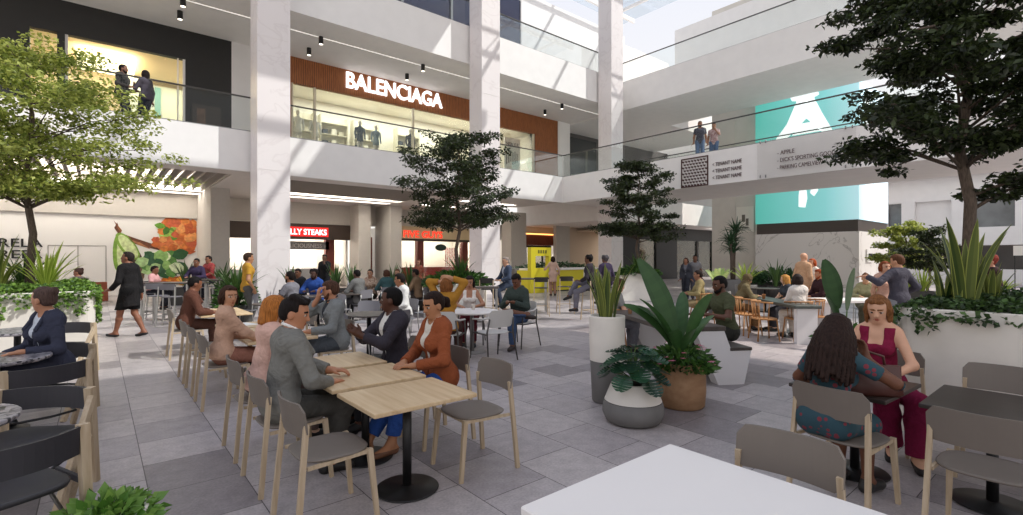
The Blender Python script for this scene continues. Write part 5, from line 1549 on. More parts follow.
MC(404, 9.9, 130, 'grey metal bistro chair under the man in the white shirt')
MC(366, 9.4, 180, 'grey metal bistro chair on the far side of the dark table')
MC(294, 10.6, 75, 'grey metal bistro chair under the man in the grey shirt')
MC(316, 13.2, 180, 'grey metal bistro chair under the man in the blue jacket')
MC(340, 11.6, 0, 'empty grey metal bistro chair in front of the blue jacket man\'s table')
MC(361, 13.0, 60, 'grey metal bistro chair under the seated person in grey by the planter')
MC(372, 14.6, -60, 'grey metal bistro chair under the patterned blouse woman')
MC(388, 14.2, 20, 'grey metal bistro chair under the person in teal')
MC(420, 14.3, 75, 'grey metal bistro chair under the man in the brown shirt')
MC(402, 12.8, 10, 'empty grey metal bistro chair in front of the sword leaf planter table')
MC(425, 11.0, 60, 'empty grey metal bistro chair behind the mustard woman')
MC(246, 11.4, 100, 'empty grey metal bistro chair beside the standing man in yellow')

# tall bar tables at left under the mural
def bar_table(px, d, lab, L=1.6, W=.6, z=1.0, topm=None, s=0):
    x, y = at_d(px, d); t = empty('bar_table', (x, y, 0), ang(s), lab, 'table')
    mb = MB(); mb.bbox(-L/2, L/2, -W/2, W/2, z-.04, z, .008); mb.build('tabletop', topm or GREYBROWN, t)
    for sx in (-1, 1):
        for sy in (-1, 1): m_ = MB(); m_.bar((sx*(L/2-.06), sy*(W/2-.06), 0), (sx*(L/2-.06), sy*(W/2-.06), z-.04), .045, .045); m_.build('leg', CHROME, t)
    m_ = MB(); m_.box(-L/2+.06, L/2-.06, -.02, .02, .2, .24); m_.box(-L/2+.04, -L/2+.08, -W/2+.06, W/2-.06, .2, .24); m_.box(L/2-.08, L/2-.04, -W/2+.06, W/2-.06, .2, .24); m_.build('footrest', CHROME, t)
    return t
bar_table(174, 13.2, 'tall grey table in front of the food mural', 1.5)
bar_table(212, 15.0, 'tall grey table where the purple sweater man sits', 1.3)
BS = lambda px, d, s, lab: put('bars', lambda: make_bar_stool(.72, GREYSEAT, CHROME), *at_d(px, d), ang(s), lab, None, 0, 'stool')
BS(158, 12.3, 10, 'steel framed bar stool nearest the walking person')
BS(172, 12.0, 0, 'steel framed bar stool second from the walking person')
BS(152, 13.3, -80, 'steel framed bar stool under the child in the pink shirt')
BS(198, 15.6, 180, 'steel framed bar stool under the man in the purple sweater')
BS(210, 16.2, 180, 'steel framed bar stool under the person in red plaid')

# yellow kiosk with stools
YEL = mat('yellow_panel', '#dccb24', .5); YELD = mat('yellow_arch', '#d0c01c', .5)
t = empty('kiosk_counter', (17.9, 17.75, 0), 0, 'yellow kiosk counter with a white top', 'counter')
mb = MB(); mb.box(-2.5, 2.5, -.42, .42, .06, 1.04); mb.build('body', YEL, t)
mb = MB(); mb.box(-2.3, 2.35, -.40, .42, 0, .06); mb.build('plinth', BLACK, t)
mb = MB(); mb.bbox(-2.35, 2.6, -.5, .46, 1.04, 1.13, .01); mb.build('worktop', WTOP, t)
mb = MB(); mb.box(1.25, 1.35, -.43, -.42, .06, 1.04); mb.build('seam', WHITE, t)
t = empty('kiosk_arch', (15.95, 17.2, 0), 0, 'yellow upright menu frame at the left end of the kiosk', 'menu stand')
mb = MB(); mb.box(-.62, -.34, -.12, .12, 0, 2.12); mb.box(.5, .66, -.12, .12, 1.13, 2.12); mb.box(-.34, .5, -.12, .12, 1.72, 2.12); mb.box(-.34, .5, -.12, .12, 0.0, 1.16); mb.build('frame', YELD, t)
mb = MB()
for k in range(4): mb.box(-.2+.15*k, -.09+.15*k, -.125, -.12, 1.84, 2.0)
mb.build('dark_print', mat('olive_print', '#6a6410', .6), t)
KS = lambda px, d, s, lab: put('kios', lambda: make_bar_stool(.80, BLACKSEAT, ASH), *at_d(px, d), ang(s), lab, None, 0, 'stool')
KS(541, 14.2, 0, 'ash bar stool with a dark back, leftmost before the yellow kiosk')
KS(565, 14.8, 8, 'ash bar stool with a dark back, in front of the pink coat woman')
KS(592, 13.2, 30, 'ash bar stool under the dark-clothed man with crossed legs')
KS(607, 14.6, 20, 'ash bar stool under the person in purple by the kiosk')
KS(489, 13.6, -20, 'dark-backed bar stool beside the marble column')
x, y = at_d(532, 14.9)
bar_table(533, 15.3, 'small tall table left of the yellow kiosk stools', .9, .6, 1.02, GREYBROWN)
bar_table(481, 12.6, 'low grey cabinet-like table by the second marble column', .9, .5, .92, GREYBROWN)

# communal tables
def communal(name, x, y, deg, L, W, z, topm, lab, bench=True):
    t = empty(name, (x, y, 0), R(deg), lab, 'table')       # long axis = local y, near end at -L/2
    mb = MB(); mb.bbox(-W/2, W/2, -L/2, L/2, z-.06, z, .008); mb.build('tabletop', topm, t)
    for s in (-1, 1):
        yy = s*(L/2-.10); mb = MB()
        if bench:
            pts = [(-W/2+.02, z-.06), (W/2-.08, z-.06), (W/2+.06, .47), (W/2+.44, .47), (W/2+.30, 0), (W/2-.12, 0), (W/2-.14, .02)]
            pts = [(-W/2+.04, z-.06), (-W/2+.30, 0), (-W/2+.56, 0)] if False else [(W/2-.42, z-.061), (W/2-.02, z-.061), (W/2+.08, .44), (W/2+.36, .44), (W/2+.26, 0), (W/2-.10, 0)]
            mb.loft([[(px_, yy-.09, pz_) for px_, pz_ in pts], [(px_, yy+.09, pz_) for px_, pz_ in pts]], True, True, True)
            mb.loft([[(-px_+W*0, yy-.09, pz_) for px_, pz_ in pts][::-1], [(-px_, yy+.09, pz_) for px_, pz_ in pts][::-1]], True, True, True) if W > 2 else None
        else:
            mb.box(-W/2+.06, W/2-.06, yy-.06, yy+.06, 0, z-.06)
        mb.build('leg', WHITE2, t)
    if bench:
        mb = MB(); mb.bbox(W/2+.06, W/2+.37, -L/2, L/2, .44, .48, .006); mb.build('bench_seat', topm, t)
        mb = MB(); mb.box(-.06, .06, -L/2+.2, L/2-.2, z-.16, z-.06); mb.build('beam', WHITE2, t)
    return t
communal('picnic_table', 6.56, 4.48, -31, 2.5, .80, .76, GREYBROWN, 'dark topped picnic table with white splayed legs and a bench, behind the terracotta pot')
communal('communal_table', 11.2, 4.65, -42, 2.6, .50, .74, GREENTOP, 'dark green communal table with white slab legs at right', False)
RC = lambda x, y, s, lab: put('rattan', make_rattan_chair, x, y, R(s), lab)
ca, sa = math.cos(R(-42)), math.sin(R(-42))
def t2(u, v): return (11.2 + u*ca - v*sa, 4.65 + u*sa + v*ca)
RC(*t2(-.58, -.75), -42-90, 'honey rattan chair nearest the white slab leg of the green table')
RC(*t2(-.60, -.02), -42-90+8, 'honey rattan chair second along the green table')
RC(*t2(-.58, .68), -42-90, 'honey rattan chair under the hooded person at the green table')
RC(*t2(.58, .55), -42+90, 'honey rattan chair under the fair-haired child')
RC(*t2(.58, -.35), -42+90, 'honey rattan chair on the far side of the green table')
RC(*at_d(702, 12.2), ang(-95), 'honey rattan chair under the person in olive left of the green table')
RC(*at_d(822, 12.6), ang(90), 'honey rattan chair under the person in the dark jacket, right background')
bistro(765, 15.2, 'small round table in front of the hedge by the marble screen block')
put('lowt', lambda: communal('communal_table', 0, 0, 0, 1.9, .7, .74, WTOP, 'x', False), *at_d(858, 11.0), ang(90), 'white topped table behind the woman in red', None, 0, 'table')

# things on tables
def paper(x, y, z, rz, lab, w=.21, d=.3):
    mb = MB(); mb.box(-w/2, w/2, -d/2, d/2, 0, .004); mb.build('paper_sheet', mat('white_paper', '#f0eee9', .7), None, (x, y, z), rz, lab, 'paper')
paper(1.62, 8.05, .68, .3, 'white papers lying on the oak table beyond the beige sweater woman', .3, .34)
paper(1.52, 9.85, .68, .2, 'white sheet under the brown suit man\'s hands', .3, .22)
def cup(x, y, z, lab, g=None, col='#e9e6e0'):
    mb = MB(); mb.lathe([(0, 0), (.027, 0), (.036, .10), (.038, .102), (.032, .10), (.025, .01), (0, .01)], n=16, cap=False); mb.build('paper_cup', mat('cup_' + col[1:], col, .5), None, (x, y, z), 0, lab, 'cup', g)
cup(6.9, 4.55, .76, 'white cup on the picnic table by the bearded man', None); cup(6.5, 4.9, .76, 'brown cup on the picnic table', None, '#b88a66')
cup(*t2(-.1, .3), .74, 'brown cup on the green communal table', None, '#b87a4a')
cup(tx+.1, ty+.1, .72, 'small cup on the white round table', None, '#d9cfc2')
bg_ = empty('tote_bag', (*at(869, 394, .68), .68), R(-50), 'brown leather tote bag standing on the dark table before the woman in red', 'bag')
BAGM = mat('brown_leather', '#4d2820', .45, var=.12, scale=10)
mb = MB(); rg = []
for z, w_, d_ in ((0, .36, .13), (.02, .40, .15), (.12, .38, .11), (.20, .40, .03), (.21, .40, .02)):
    rg.append([(x*w_/2, y*d_/2, z) for x, y in ((-1, -.6), (-.9, -1), (.9, -1), (1, -.6), (1, .6), (.9, 1), (-.9, 1), (-1, .6))])
mb.loft(rg, True, True, True, 0, True); mb.build('body', BAGM, bg_)
mb = MB(); mb.tube([(-.10, 0, .20), (-.09, .0, .27), (0, .0, .30), (.09, 0, .27), (.10, 0, .20)], .009, 8); mb.build('handle', BAGM, bg_)

# crates by the mural wall
for px, d, z, lab in ((98, 19.0, 0, 'lower brick-red crate by the white wall behind the walking person'), (97, 19.0, .36, 'upper brick-red crate on the stack by the white wall')):
    x, y = at_d(px, d); t = empty('crate', (x, y, z), 0, lab, 'crate'); mb = MB()
    mb.box(-.3, .3, -.25, -.22, 0, .35); mb.box(-.3, .3, .22, .25, 0, .35); mb.box(-.3, -.27, -.22, .22, 0, .35); mb.box(.27, .3, -.22, .22, 0, .35); mb.box(-.27, .27, -.22, .22, 0, .03)
    mb.build('body', mat('brick_red_crate', '#a3573a', .7), t)
    mb = MB(); mb.box(-.12, .12, -.256, -.25, .2, .27); mb.build('handle_slot', BLACK, t)
# ---------------------------------------------------------------- planters, plants, trees
CONC = mat('white_concrete', '#e2dacf', .75, var=.05, scale=3, bump=.3)
CONC2 = mat('grey_concrete', '#75726f', .8, var=.08, scale=5, bump=.2)
TERRA = woodmat('banded_terracotta', '#987150', '#ad8764', 'x', 1.6, .7)
def rrect(x0, x1, y0, y1, r, n=6):
    pts = []
    for cx, cy, a0 in ((x1-r, y1-r, 0), (x0+r, y1-r, 90), (x0+r, y0+r, 180), (x1-r, y0+r, 270)):
        for k in range(n+1): a = R(a0+90*k/n); pts.append((cx+r*math.cos(a), cy+r*math.sin(a)))
    return pts
def box_planter(x0, x1, y0, y1, h, r, lab, matl=None):
    cx, cy = (x0+x1)/2, (y0+y1)/2; t = empty('planter', (cx, cy, 0), 0, lab, 'planter')
    a, b = (x1-x0)/2, (y1-y0)/2
    mb = MB(); o = rrect(-a, a, -b, b, r); i = rrect(-a+.08, a-.08, -b+.08, b-.08, max(.02, r-.08)); i2 = i
    L = lambda P, z: [(x, y, z) for x, y in P]
    mb.loft([L(o, 0), L(o, h-.01), L(rrect(-a+.01, a-.01, -b+.01, b-.01, r), h), L(i, h), L(i, h-.08)], True, True, False); mb.build('body', matl or CONC, t)
    mb = MB(); mb.prism(i, h-.12, h-.07); mb.build('soil', SOIL, t)
    return t
def round_planter(name, x, y, prof, lab, matl, soil_z, soil_r, split=None, mat2=None):
    t = empty(name, (x, y, 0), 0, lab, 'planter' if name == 'planter' else 'plant pot')
    if split:
        lo = [p for p in prof if p[1] <= split]; hi = [p for p in prof if p[1] >= split]
        mb = MB(); mb.lathe(lo, n=40, cap=False); mb.build('lower_band', mat2, t)
        mb = MB(); mb.lathe(hi, n=40, cap=False); mb.build('upper_band', matl, t)
    else:
        mb = MB(); mb.lathe(prof, n=40, cap=False); mb.build('body', matl, t)
    mb = MB(); mb.lathe([(0, soil_z), (soil_r, soil_z)], n=30, cap=False); mb.build('soil', SOIL, t)
    return t
PGROUPS = {'sword_leaf_plant': 'sword-leaf plants', 'snake_plant': 'snake plants', 'leafy_shrub': 'shrubs at the foot of trees'}
def plant(name, x, y, z, lab, cat='plant', group=None):
    group = group or PGROUPS.get(name)
    return empty(name, (x, y, z), 0, lab, cat, group)

# left planter with the sunlit tree
box_planter(-3.4, -.02, 10.35, 12.6, 1.12, .12, 'long white planter at left under the sunlit tree')
p = plant('trailing_ivy', 0, 0, 0, 'bright ivy spilling over the left white planter')
ivy_mass(p, 'foliage', 12000, -3.4, .03, 10.3, 12.6, 1.08, .20, .058, LEAF_IVY, 4, [(-3.0+.27*k, 10.36, .16+.28*((k*7) % 5)/5, .3, (0, -1)) for k in range(11)] + [(-.05, 10.5+.4*k, .3+.25*(k % 2), .35, (1, 0)) for k in range(5)] + [(-.45, 10.34, .55, .25, (0, -1)), (-.2, 10.34, .35, .3, (0, -1))])
tree('broadleaf_tree', (-.86, 11.45, 1.05), 4.25, 1.75, 1.75, .05, 27000, .078, LEAF_SUN, 'sunlit light green tree in the left planter', seed=11, tiers=7, flat=.34, low=[(.9, -.7, 1.75, .5)])
for k, (dx, dy, L, n, m_) in enumerate(((.22, -.40, .85, 32, BLADEY), (-.35, -.2, .95, 26, BLADE), (-1.2, -.3, .7, 22, BLADE2), (-.1, .5, .8, 22, BLADE2))):
    p = plant('sword_leaf_plant', -.86+dx, 11.45+dy, 1.06, ['yellow-green sword-leaf plant right of the sunlit tree trunk', 'dark sword-leaf plant left of the sunlit tree trunk', 'low sword-leaf plant at the left end of the left planter', 'sword-leaf plant behind the sunlit tree trunk'][k])
    blade_plant(p, 'blade', n, L, .055, .75, m_, 20+k)

# right planter with the big dark tree
box_planter(5.85, 8.4, -2.8, 1.36, 1.18, .22, 'big white planter wall at right under the dark tree')
p = plant('trailing_ivy', 0, 0, 0, 'dark ivy covering the right white planter')
ivy_mass(p, 'foliage', 17000, 5.80, 8.4, -2.8, 1.40, 1.14, .16, .052, LEAF_IVY2, 5, [(5.85, .12, .60, .5, (-1, 0)), (5.85, .30, .9, .22, (-1, 0)), (5.85, -.10, .42, .4, (-1, 0)), (5.85, -.3, .22, .5, (-1, 0)), (5.85, .75, .10, .4, (-1, 0)), (6.0, 1.32, .35, .4, (-.5, .9)), (5.85, 1.1, .2, .3, (-1, 0)), (5.85, -1.0, .2, .4, (-1, 0)), (5.85, -1.6, .3, .4, (-1, 0))])
tx_, ty_ = at_d(966, 5.35)
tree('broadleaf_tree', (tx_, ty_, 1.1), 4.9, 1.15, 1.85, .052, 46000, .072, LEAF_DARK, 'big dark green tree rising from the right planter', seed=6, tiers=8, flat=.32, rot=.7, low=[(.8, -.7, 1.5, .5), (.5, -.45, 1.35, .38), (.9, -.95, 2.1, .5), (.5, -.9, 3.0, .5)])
for k, (px, d, L, n, w_) in enumerate(((966, 4.95, .95, 12, .11), (990, 5.1, .62, 9, .07), (947, 5.2, .55, 8, .07))):
    x, y = at_d(px, d); p = plant('snake_plant', x, y, 1.1, ['large yellow-edged snake plant at the foot of the dark tree', 'snake plant right of the dark tree trunk', 'snake plant left of the dark tree trunk'][k]); blade_plant(p, 'blade', n, L, w_, .40, BLADE, 30+k)

# trees in the middle
x, y = at_d(458, 14.6)
round_planter('planter', x, y, [(0, 0), (.72, 0), (.82, .1), (.86, .88), (.84, .92), (.78, .92), (.76, .8)], 'round white planter under the middle dark tree', CONC, .84, .77)
p = plant('leafy_shrub', x, y, .84, 'green shrub filling the round white planter'); bush_leaves(p, 'foliage', 1500, (.95, .95, .38), (0, 0, 0), .16, BUSH, 3)
p = plant('sword_leaf_plant', x, y-.15, .9, 'sword leaves at the foot of the middle dark tree'); blade_plant(p, 'blade', 26, .85, .08, .6, BLADE2, 41)
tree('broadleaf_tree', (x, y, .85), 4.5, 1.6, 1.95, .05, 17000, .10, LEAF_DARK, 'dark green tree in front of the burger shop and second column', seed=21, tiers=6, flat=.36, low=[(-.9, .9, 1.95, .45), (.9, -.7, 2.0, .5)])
x, y = at_d(638, 20.0)
t = empty('planter', (x, y, 0), ang(0), 'white tapered planter under the tree right of the third column', 'planter')
mb = MB(); mb.loft([[(a*.92, b*.92, 0) for a, b in ((-1, -1), (1, -1), (1, 1), (-1, 1))], [(a*.5, b*.5, 1.02) for a, b in ((-1, -1), (1, -1), (1, 1), (-1, 1))]], True, True, False)
mb.loft([[(a*.5, b*.5, 1.02) for a, b in ((-1, -1), (1, -1), (1, 1), (-1, 1))], [(a*.42, b*.42, 1.02) for a, b in ((-1, -1), (1, -1), (1, 1), (-1, 1))], [(a*.42, b*.42, .95) for a, b in ((-1, -1), (1, -1), (1, 1), (-1, 1))]], True, False, True, 0); mb.build('body', CONC, t)
p = plant('leafy_shrub', x, y, .96, 'green shrub on the white tapered planter'); bush_leaves(p, 'foliage', 900, (.85, .85, .32), (0, 0, 0), .16, BUSH, 8)
p = plant('sword_leaf_plant', x, y, 1.0, 'sword leaves at the foot of the tree right of the third column'); blade_plant(p, 'blade', 20, 1.0, .08, .6, BLADE2, 42)
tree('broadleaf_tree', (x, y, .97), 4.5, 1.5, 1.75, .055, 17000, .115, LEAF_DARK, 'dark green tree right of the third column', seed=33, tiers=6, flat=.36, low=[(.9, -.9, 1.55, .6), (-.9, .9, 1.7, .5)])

# pots in the middle foreground
x, y = at(607, 401)
round_planter('plant_pot', x, y, [(0, 0), (.155, 0), (.17, .02), (.192, .47), (.195, .475), (.205, .97), (.203, .985), (.18, .985), (.178, .92)], 'tall cylinder pot, white above grey, holding sword leaves', CONC, .93, .18, .474, CONC2)
p = plant('snake_plant', x, y, .93, 'sword-leaf plant in the tall white and grey pot'); blade_plant(p, 'blade', 26, .66, .075, .38, BLADE, 51, rbase=.10)
x, y = at(633, 421)
round_planter('plant_pot', x, y, [(0, 0), (.22, 0), (.27, .02), (.305, .10), (.30, .17), (.285, .215), (.283, .22), (.215, .385), (.208, .40), (.19, .40), (.188, .35)], 'squat pot, white over grey, holding the monstera', CONC, .36, .19, .2155, CONC2)
p = plant('monstera_plant', x, y, .42, 'dark monstera with split leaves in the squat pot'); monstera_leaves(p, 30, .26, .19, (0, 0, 0), 3)
x, y = at(681, 405)
round_planter('plant_pot', x, y, [(0, 0), (.23, 0), (.25, .02), (.265, .18), (.26, .47), (.255, .49), (.23, .49), (.228, .43)], 'banded terracotta pot holding the banana plant and flowers', TERRA, .44, .23)
p = plant('banana_plant', x, y, .44, 'banana plant with big paddle leaves in the terracotta pot')
paddle_leaves(p, 'leaf', [(ang(75)+1.57, 1.0, .25, .40, .28, 1.35), (ang(-80)+1.57, .62, .22, .50, .26, 1.2), (ang(95)+1.57, .75, .16, .85, .22, .9), (ang(100)+1.57, .62, .20, .75, .24), (ang(-75)+1.57, .50, .2, .75, .2), (ang(180)+1.57, .5, .17, .9, .2), (ang(-20)+1.57, .58, .2, .5, .3), (ang(110)+1.57, .7, .15, .7, .25), (ang(150)+1.57, .5, .16, 1.0, .2)], PADDLE, (0, 0, 0))
p = plant('flowering_shrub', x, y, .42, 'low flowering shrub with pink blooms around the banana stem')
bush_leaves(p, 'foliage', 1100, (.36, .36, .24), (0, 0, .0), .075, BUSH, 12)
g = random.Random(4); mb = MB()
for k in range(26):
    a = g.random()*6.28; e = g.random()*1.2; c = Vector((.34*math.cos(a)*math.cos(e*.8), .34*math.sin(a)*math.cos(e*.8), .05+.22*math.sin(e)))
    for q in range(5): 
        b = 2*PI*q/5; mb.add([c, c+Vector((.022*math.cos(b-.5), .022*math.sin(b-.5), .008)), c+Vector((.03*math.cos(b), .03*math.sin(b), .004)), c+Vector((.022*math.cos(b+.5), .022*math.sin(b+.5), .008))], [(0, 1, 2, 3)])
f_ = mb.build('blossom', PINK, p); f_['kind'] = 'stuff'
# soft leaves at the bottom edge
x, y = at_d(104, 2.72)
round_planter('plant_pot', x, y, [(0, 0), (.16, 0), (.2, .26), (.18, .26), (.17, .22)], 'pot below the bottom left picture edge', CONC, .22, .17)
p = plant('leafy_herb', x, y, .22, 'bright green leafy plant at the bottom left edge'); bush_leaves(p, 'foliage', 420, (.25, .25, .13), (0, 0, -.03), .07, BASIL, 15, .7)

# banana pot behind the women at right
x, y = at_d(843, 7.0)
round_planter('plant_pot', x, y, [(0, 0), (.2, 0), (.24, .45), (.22, .47), (.2, .42)], 'terracotta pot behind the woman with braids', TERRA, .42, .21)
p = plant('banana_plant', x, y, .42, 'banana plant with upright leaves behind the woman with braids')
paddle_leaves(p, 'leaf', [(ang(70)+1.57, .72, .28, .22, .5, 1.3), (ang(-70)+1.57, .62, .26, .25, .48, 1.3), (ang(10)+1.57, .6, .2, .45, .4), (ang(120)+1.57, .5, .16, .7, .35)], PADDLE, (0, 0, 0))
p = plant('leafy_shrub', x, y, .42, 'low shrub around the banana stem behind the woman with braids'); bush_leaves(p, 'foliage', 700, (.36, .36, .3), (0, 0, 0), .075, BUSH, 16)

# background greenery
def bed(px, d, w_, h, lab, n, L, m_, seed, plab, spread=.5, bw=.07):
    x, y = at_d(px, d); t = empty('planter_trough', (x, y, 0), ang(0), lab, 'planter')
    mb = MB(); o = rrect(-w_/2, w_/2, -.25, .25, .04, 3); i = rrect(-w_/2+.04, w_/2-.04, -.21, .21, .02, 3)
    mb.loft([[(a, b, 0) for a, b in o], [(a, b, h) for a, b in o], [(a, b, h) for a, b in i], [(a, b, h-.06) for a, b in i]], True, True, False); mb.build('body', mat('dark_trough', '#37332f', .6), t)
    mb = MB(); mb.prism(i, h-.1, h-.06); mb.build('soil', SOIL, t)
    k = max(1, int(w_/.55))
    for q in range(k):
        u = (q+.5)/k*w_-w_/2; p = plant('sword_leaf_plant', x+u*CY, y-u*SY, h-.06, plab if k == 1 else plab + [', left', ', right', ', third', ', fourth'][q]); blade_plant(p, 'blade', n, L, bw, spread, m_, seed+q)
bed(344, 17.0, 1.1, .6, 'dark trough of sword leaves in front of the steaks shop', 22, .95, BLADE2, 60, 'sword leaves in the trough before the steaks shop')
bed(402, 16.0, 1.1, .6, 'dark trough of sword leaves between the two shops', 22, .95, BLADE2, 64, 'sword leaves in the trough between the shops')
bed(291, 16.5, .6, .6, 'dark trough of sword leaves beside the big marble column', 20, .9, BLADE2, 68, 'sword leaves beside the big marble column')
bed(185, 17.5, .9, .6, 'dark trough of sword leaves below the food mural', 18, 1.0, BLADE2, 70, 'sword leaves below the food mural')
bed(426, 15.8, .6, .6, 'dark trough at the foot of the red brown posts', 20, .6, BLADE, 75, 'sword leaves at the red brown posts')
bed(914, 16.5, 1.2, .55, 'dark trough of yellow-green leaves in the right background', 26, .85, BLADEY, 80, 'yellow-green sword leaves in the right background', .8)
bed(1000, 12.0, .6, .75, 'dark trough of pale leaves behind the dark tree', 24, .5, BLADEY, 84, 'pale leaves behind the dark tree', .9)
def tub(px, d, h, r, lab, matl=None):
    x, y = at_d(px, d); round_planter('plant_pot', x, y, [(0, 0), (r*.85, 0), (r, h-.02), (r*.97, h), (r*.85, h), (r*.84, h-.06)], lab, matl or CONC2, h-.05, r*.85); return x, y, h-.05
x, y, z = tub(719, 13.4, .75, .3, 'grey tub of pale broad leaves beside the bearded man')
p = plant('broad_leaf_plant', x, y, z, 'pale broad-leaf plant in the tub beside the bearded man'); paddle_leaves(p, 'leaf', [(k*2.4, .55, .2, .35+.1*(k % 4), .15) for k in range(9)], leafmat('pale_paddle', '#5f8a3e', '#c6d489', .3), (0, 0, 0))
x, y, z = tub(746, 15.6, .8, .32, 'grey tub of yellow-green spikes right of the dragon tree')
p = plant('sword_leaf_plant', x, y, z, 'yellow-green spiky plant right of the dragon tree'); blade_plant(p, 'blade', 30, .8, .06, .8, BLADEY, 91)
x, y, z = tub(733, 19.5, .8, .4, 'grey tub of the tall dragon tree')
p = plant('dragon_tree', x, y, z, 'tall dragon tree with spiky heads by the beige wall'); mb = MB()
for k, (dx, hh) in enumerate(((-.12, 1.5), (.14, 1.9), (.0, 1.15))):
    mb.tube([(dx*.4, 0, 0), (dx, .03*k, hh*.5), (dx*1.6, 0, hh)], [.07, .055, .045], 8)
mb.build('trunk', BARK, p)
for k, (dx, hh) in enumerate(((-.12, 1.5), (.14, 1.9), (.0, 1.15))): blade_plant(p, 'leaf_head', 60, .72, .06, 1.5, leafmat('dragon_leaves', '#1c3a24', '#4a6a44', .15), 95+k, (dx*1.6, 0, hh-.08), rbase=.05)
x, y = at_d(782, 19.0)
box_planter(x-1.5, x+1.5, y-.3, y+.3, .7, .05, 'dark hedge trough in front of the marble screen block', mat('dark_trough', '#37332f', .6)).rotation_euler = (0, 0, R(-70))
p = plant('hedge', x, y, .62, 'dark hedge in front of the marble screen block'); p.rotation_euler = (0, 0, R(-70)); bush_leaves(p, 'foliage', 1600, (1.45, .5, .55), (0, 0, 0), .16, leafmat('hedge_leaves', '#1d3a22', '#466a3c', .15), 17)
for k, (px, d, L) in enumerate(((776, 18.2, .9), (812, 18.4, .8))):
    x, y = at_d(px, d); xx = tub(px, d, .6, .3, ['dark tub before the hedge, left', 'dark tub behind the tan coat man'][k], mat('dark_trough', '#37332f', .6)); p = plant('sword_leaf_plant', x, y, .55, ['tall dark sword leaves before the hedge', 'tall dark sword leaves behind the tan coat man'][k]); blade_plant(p, 'blade', 20, L*1.2, .07, .6, BLADE2, 97+k)
x, y, z = tub(826, 14.0, .6, .28, 'grey tub of yellow-green leaves behind the banana plant at right')
p = plant('sword_leaf_plant', x, y, z, 'yellow-green sword leaves behind the banana plant at right'); blade_plant(p, 'blade', 24, .75, .06, .7, BLADEY, 101)
# mural-side palms
x, y, z = tub(236, 12.8, .45, .42, 'black bowl of leafy palms beside the big marble column', BLACK)
p = plant('leafy_palm', x, y, z, 'dense green palm beside the man in yellow'); blade_plant(p, 'blade', 60, 1.15, .07, .75, BLADE2, 105); bush_leaves(p, 'foliage', 700, (.5, .5, .75), (0, 0, 0), .13, BUSH, 18)
x, y, z = tub(222, 17.0, .6, .35, 'dark tub of arching palm by the grey pier', BLACK)
p = plant('arching_palm', x, y, z, 'arching palm by the grey pier'); blade_plant(p, 'blade', 24, 1.1, .1, 1.1, BLADE2, 106)
# hedge behind the kiosk counter
p = plant('hedge', 18.6, 18.35, .0, 'low dark hedge trough behind the yellow kiosk counter'); mb = MB(); mb.box(-3.2, 2.6, -.02, .4, 0, 1.12); mb.build('trough', mat('grey_trough', '#6d6862', .7), p); bush_leaves(p, 'foliage', 900, (2.9, .22, .3), (-.3, .2, 1.1), .13, leafmat('hedge_leaves', '#1d3a22', '#466a3c', .15), 19)
# right background trees
x, y = at_d(905, 24.0)
tree('small_tree', (x, y, 0), 3.4, 1.3, 1.45, .06, 7000, .16, LEAF_SUN, 'bright green small tree in the far right background', seed=41, tiers=4, flat=.6)
x, y = at_d(929, 21.0)
tree('small_tree', (x, y, 0), 2.9, 1.1, 1.35, .05, 6000, .13, LEAF_DARK, 'dark small tree beside the bright one in the far right background', seed=42, tiers=4, flat=.5)
# ---------------------------------------------------------------- people
def res_for(x, y):
    d = SY*x + CY*y
    return .0075 if d < 5 else .010 if d < 8 else .0135 if d < 11.5 else .018 if d < 17 else .024
def sit(seat=.455, lean=6, hands=None, feet=((-.10, .40), (.10, .40)), **kw):
    return dict(pz=seat+.112, lean=lean, hands=hands or (None, None), feet=feet, **kw)
def onto(z=.70, y=.36, x=.12, curl=.2):
    return (((-x, y, z), (-.8, -.6, -.3), (.25, .95, -.05), (0, 0, -1), curl), ((x, y, z), (.8, -.6, -.3), (-.25, .95, -.05), (0, 0, -1), curl))
def folk(x, y, yaw, label, pose, **kw):
    kw.setdefault('h', res_for(x, y)); kw.setdefault('group', 'people in the food hall'); return person((x, y), yaw, label, pose, **kw)
def folkd(px, d, s, label, pose, **kw):
    x, y = at_d(px, d); return folk(x, y, ang(s), label, pose, **kw)
E, W_ = R(-90), R(90)
def dots():
    m = bpy.data.materials.new('teal_red_pattern'); m.use_nodes = True; nt = m.node_tree; b = nt.nodes['Principled BSDF']
    tc = N(nt, 'ShaderNodeTexCoord'); v = N(nt, 'ShaderNodeTexVoronoi'); v.inputs['Scale'].default_value = 19
    nt.links.new(tc.outputs['Object'], v.inputs['Vector'])
    rp = N(nt, 'ShaderNodeValToRGB'); e = rp.color_ramp.elements; rp.color_ramp.interpolation = 'CONSTANT'
    e[0].color = srgb('#7a2f3a')+(1,); e[1].position = .30; e[1].color = srgb('#27454f')+(1,)
    nt.links.new(v.outputs['Distance'], rp.inputs['Fac']); nt.links.new(rp.outputs[0], b.inputs['Base Color']); b.inputs['Roughness'].default_value = .85
    return m

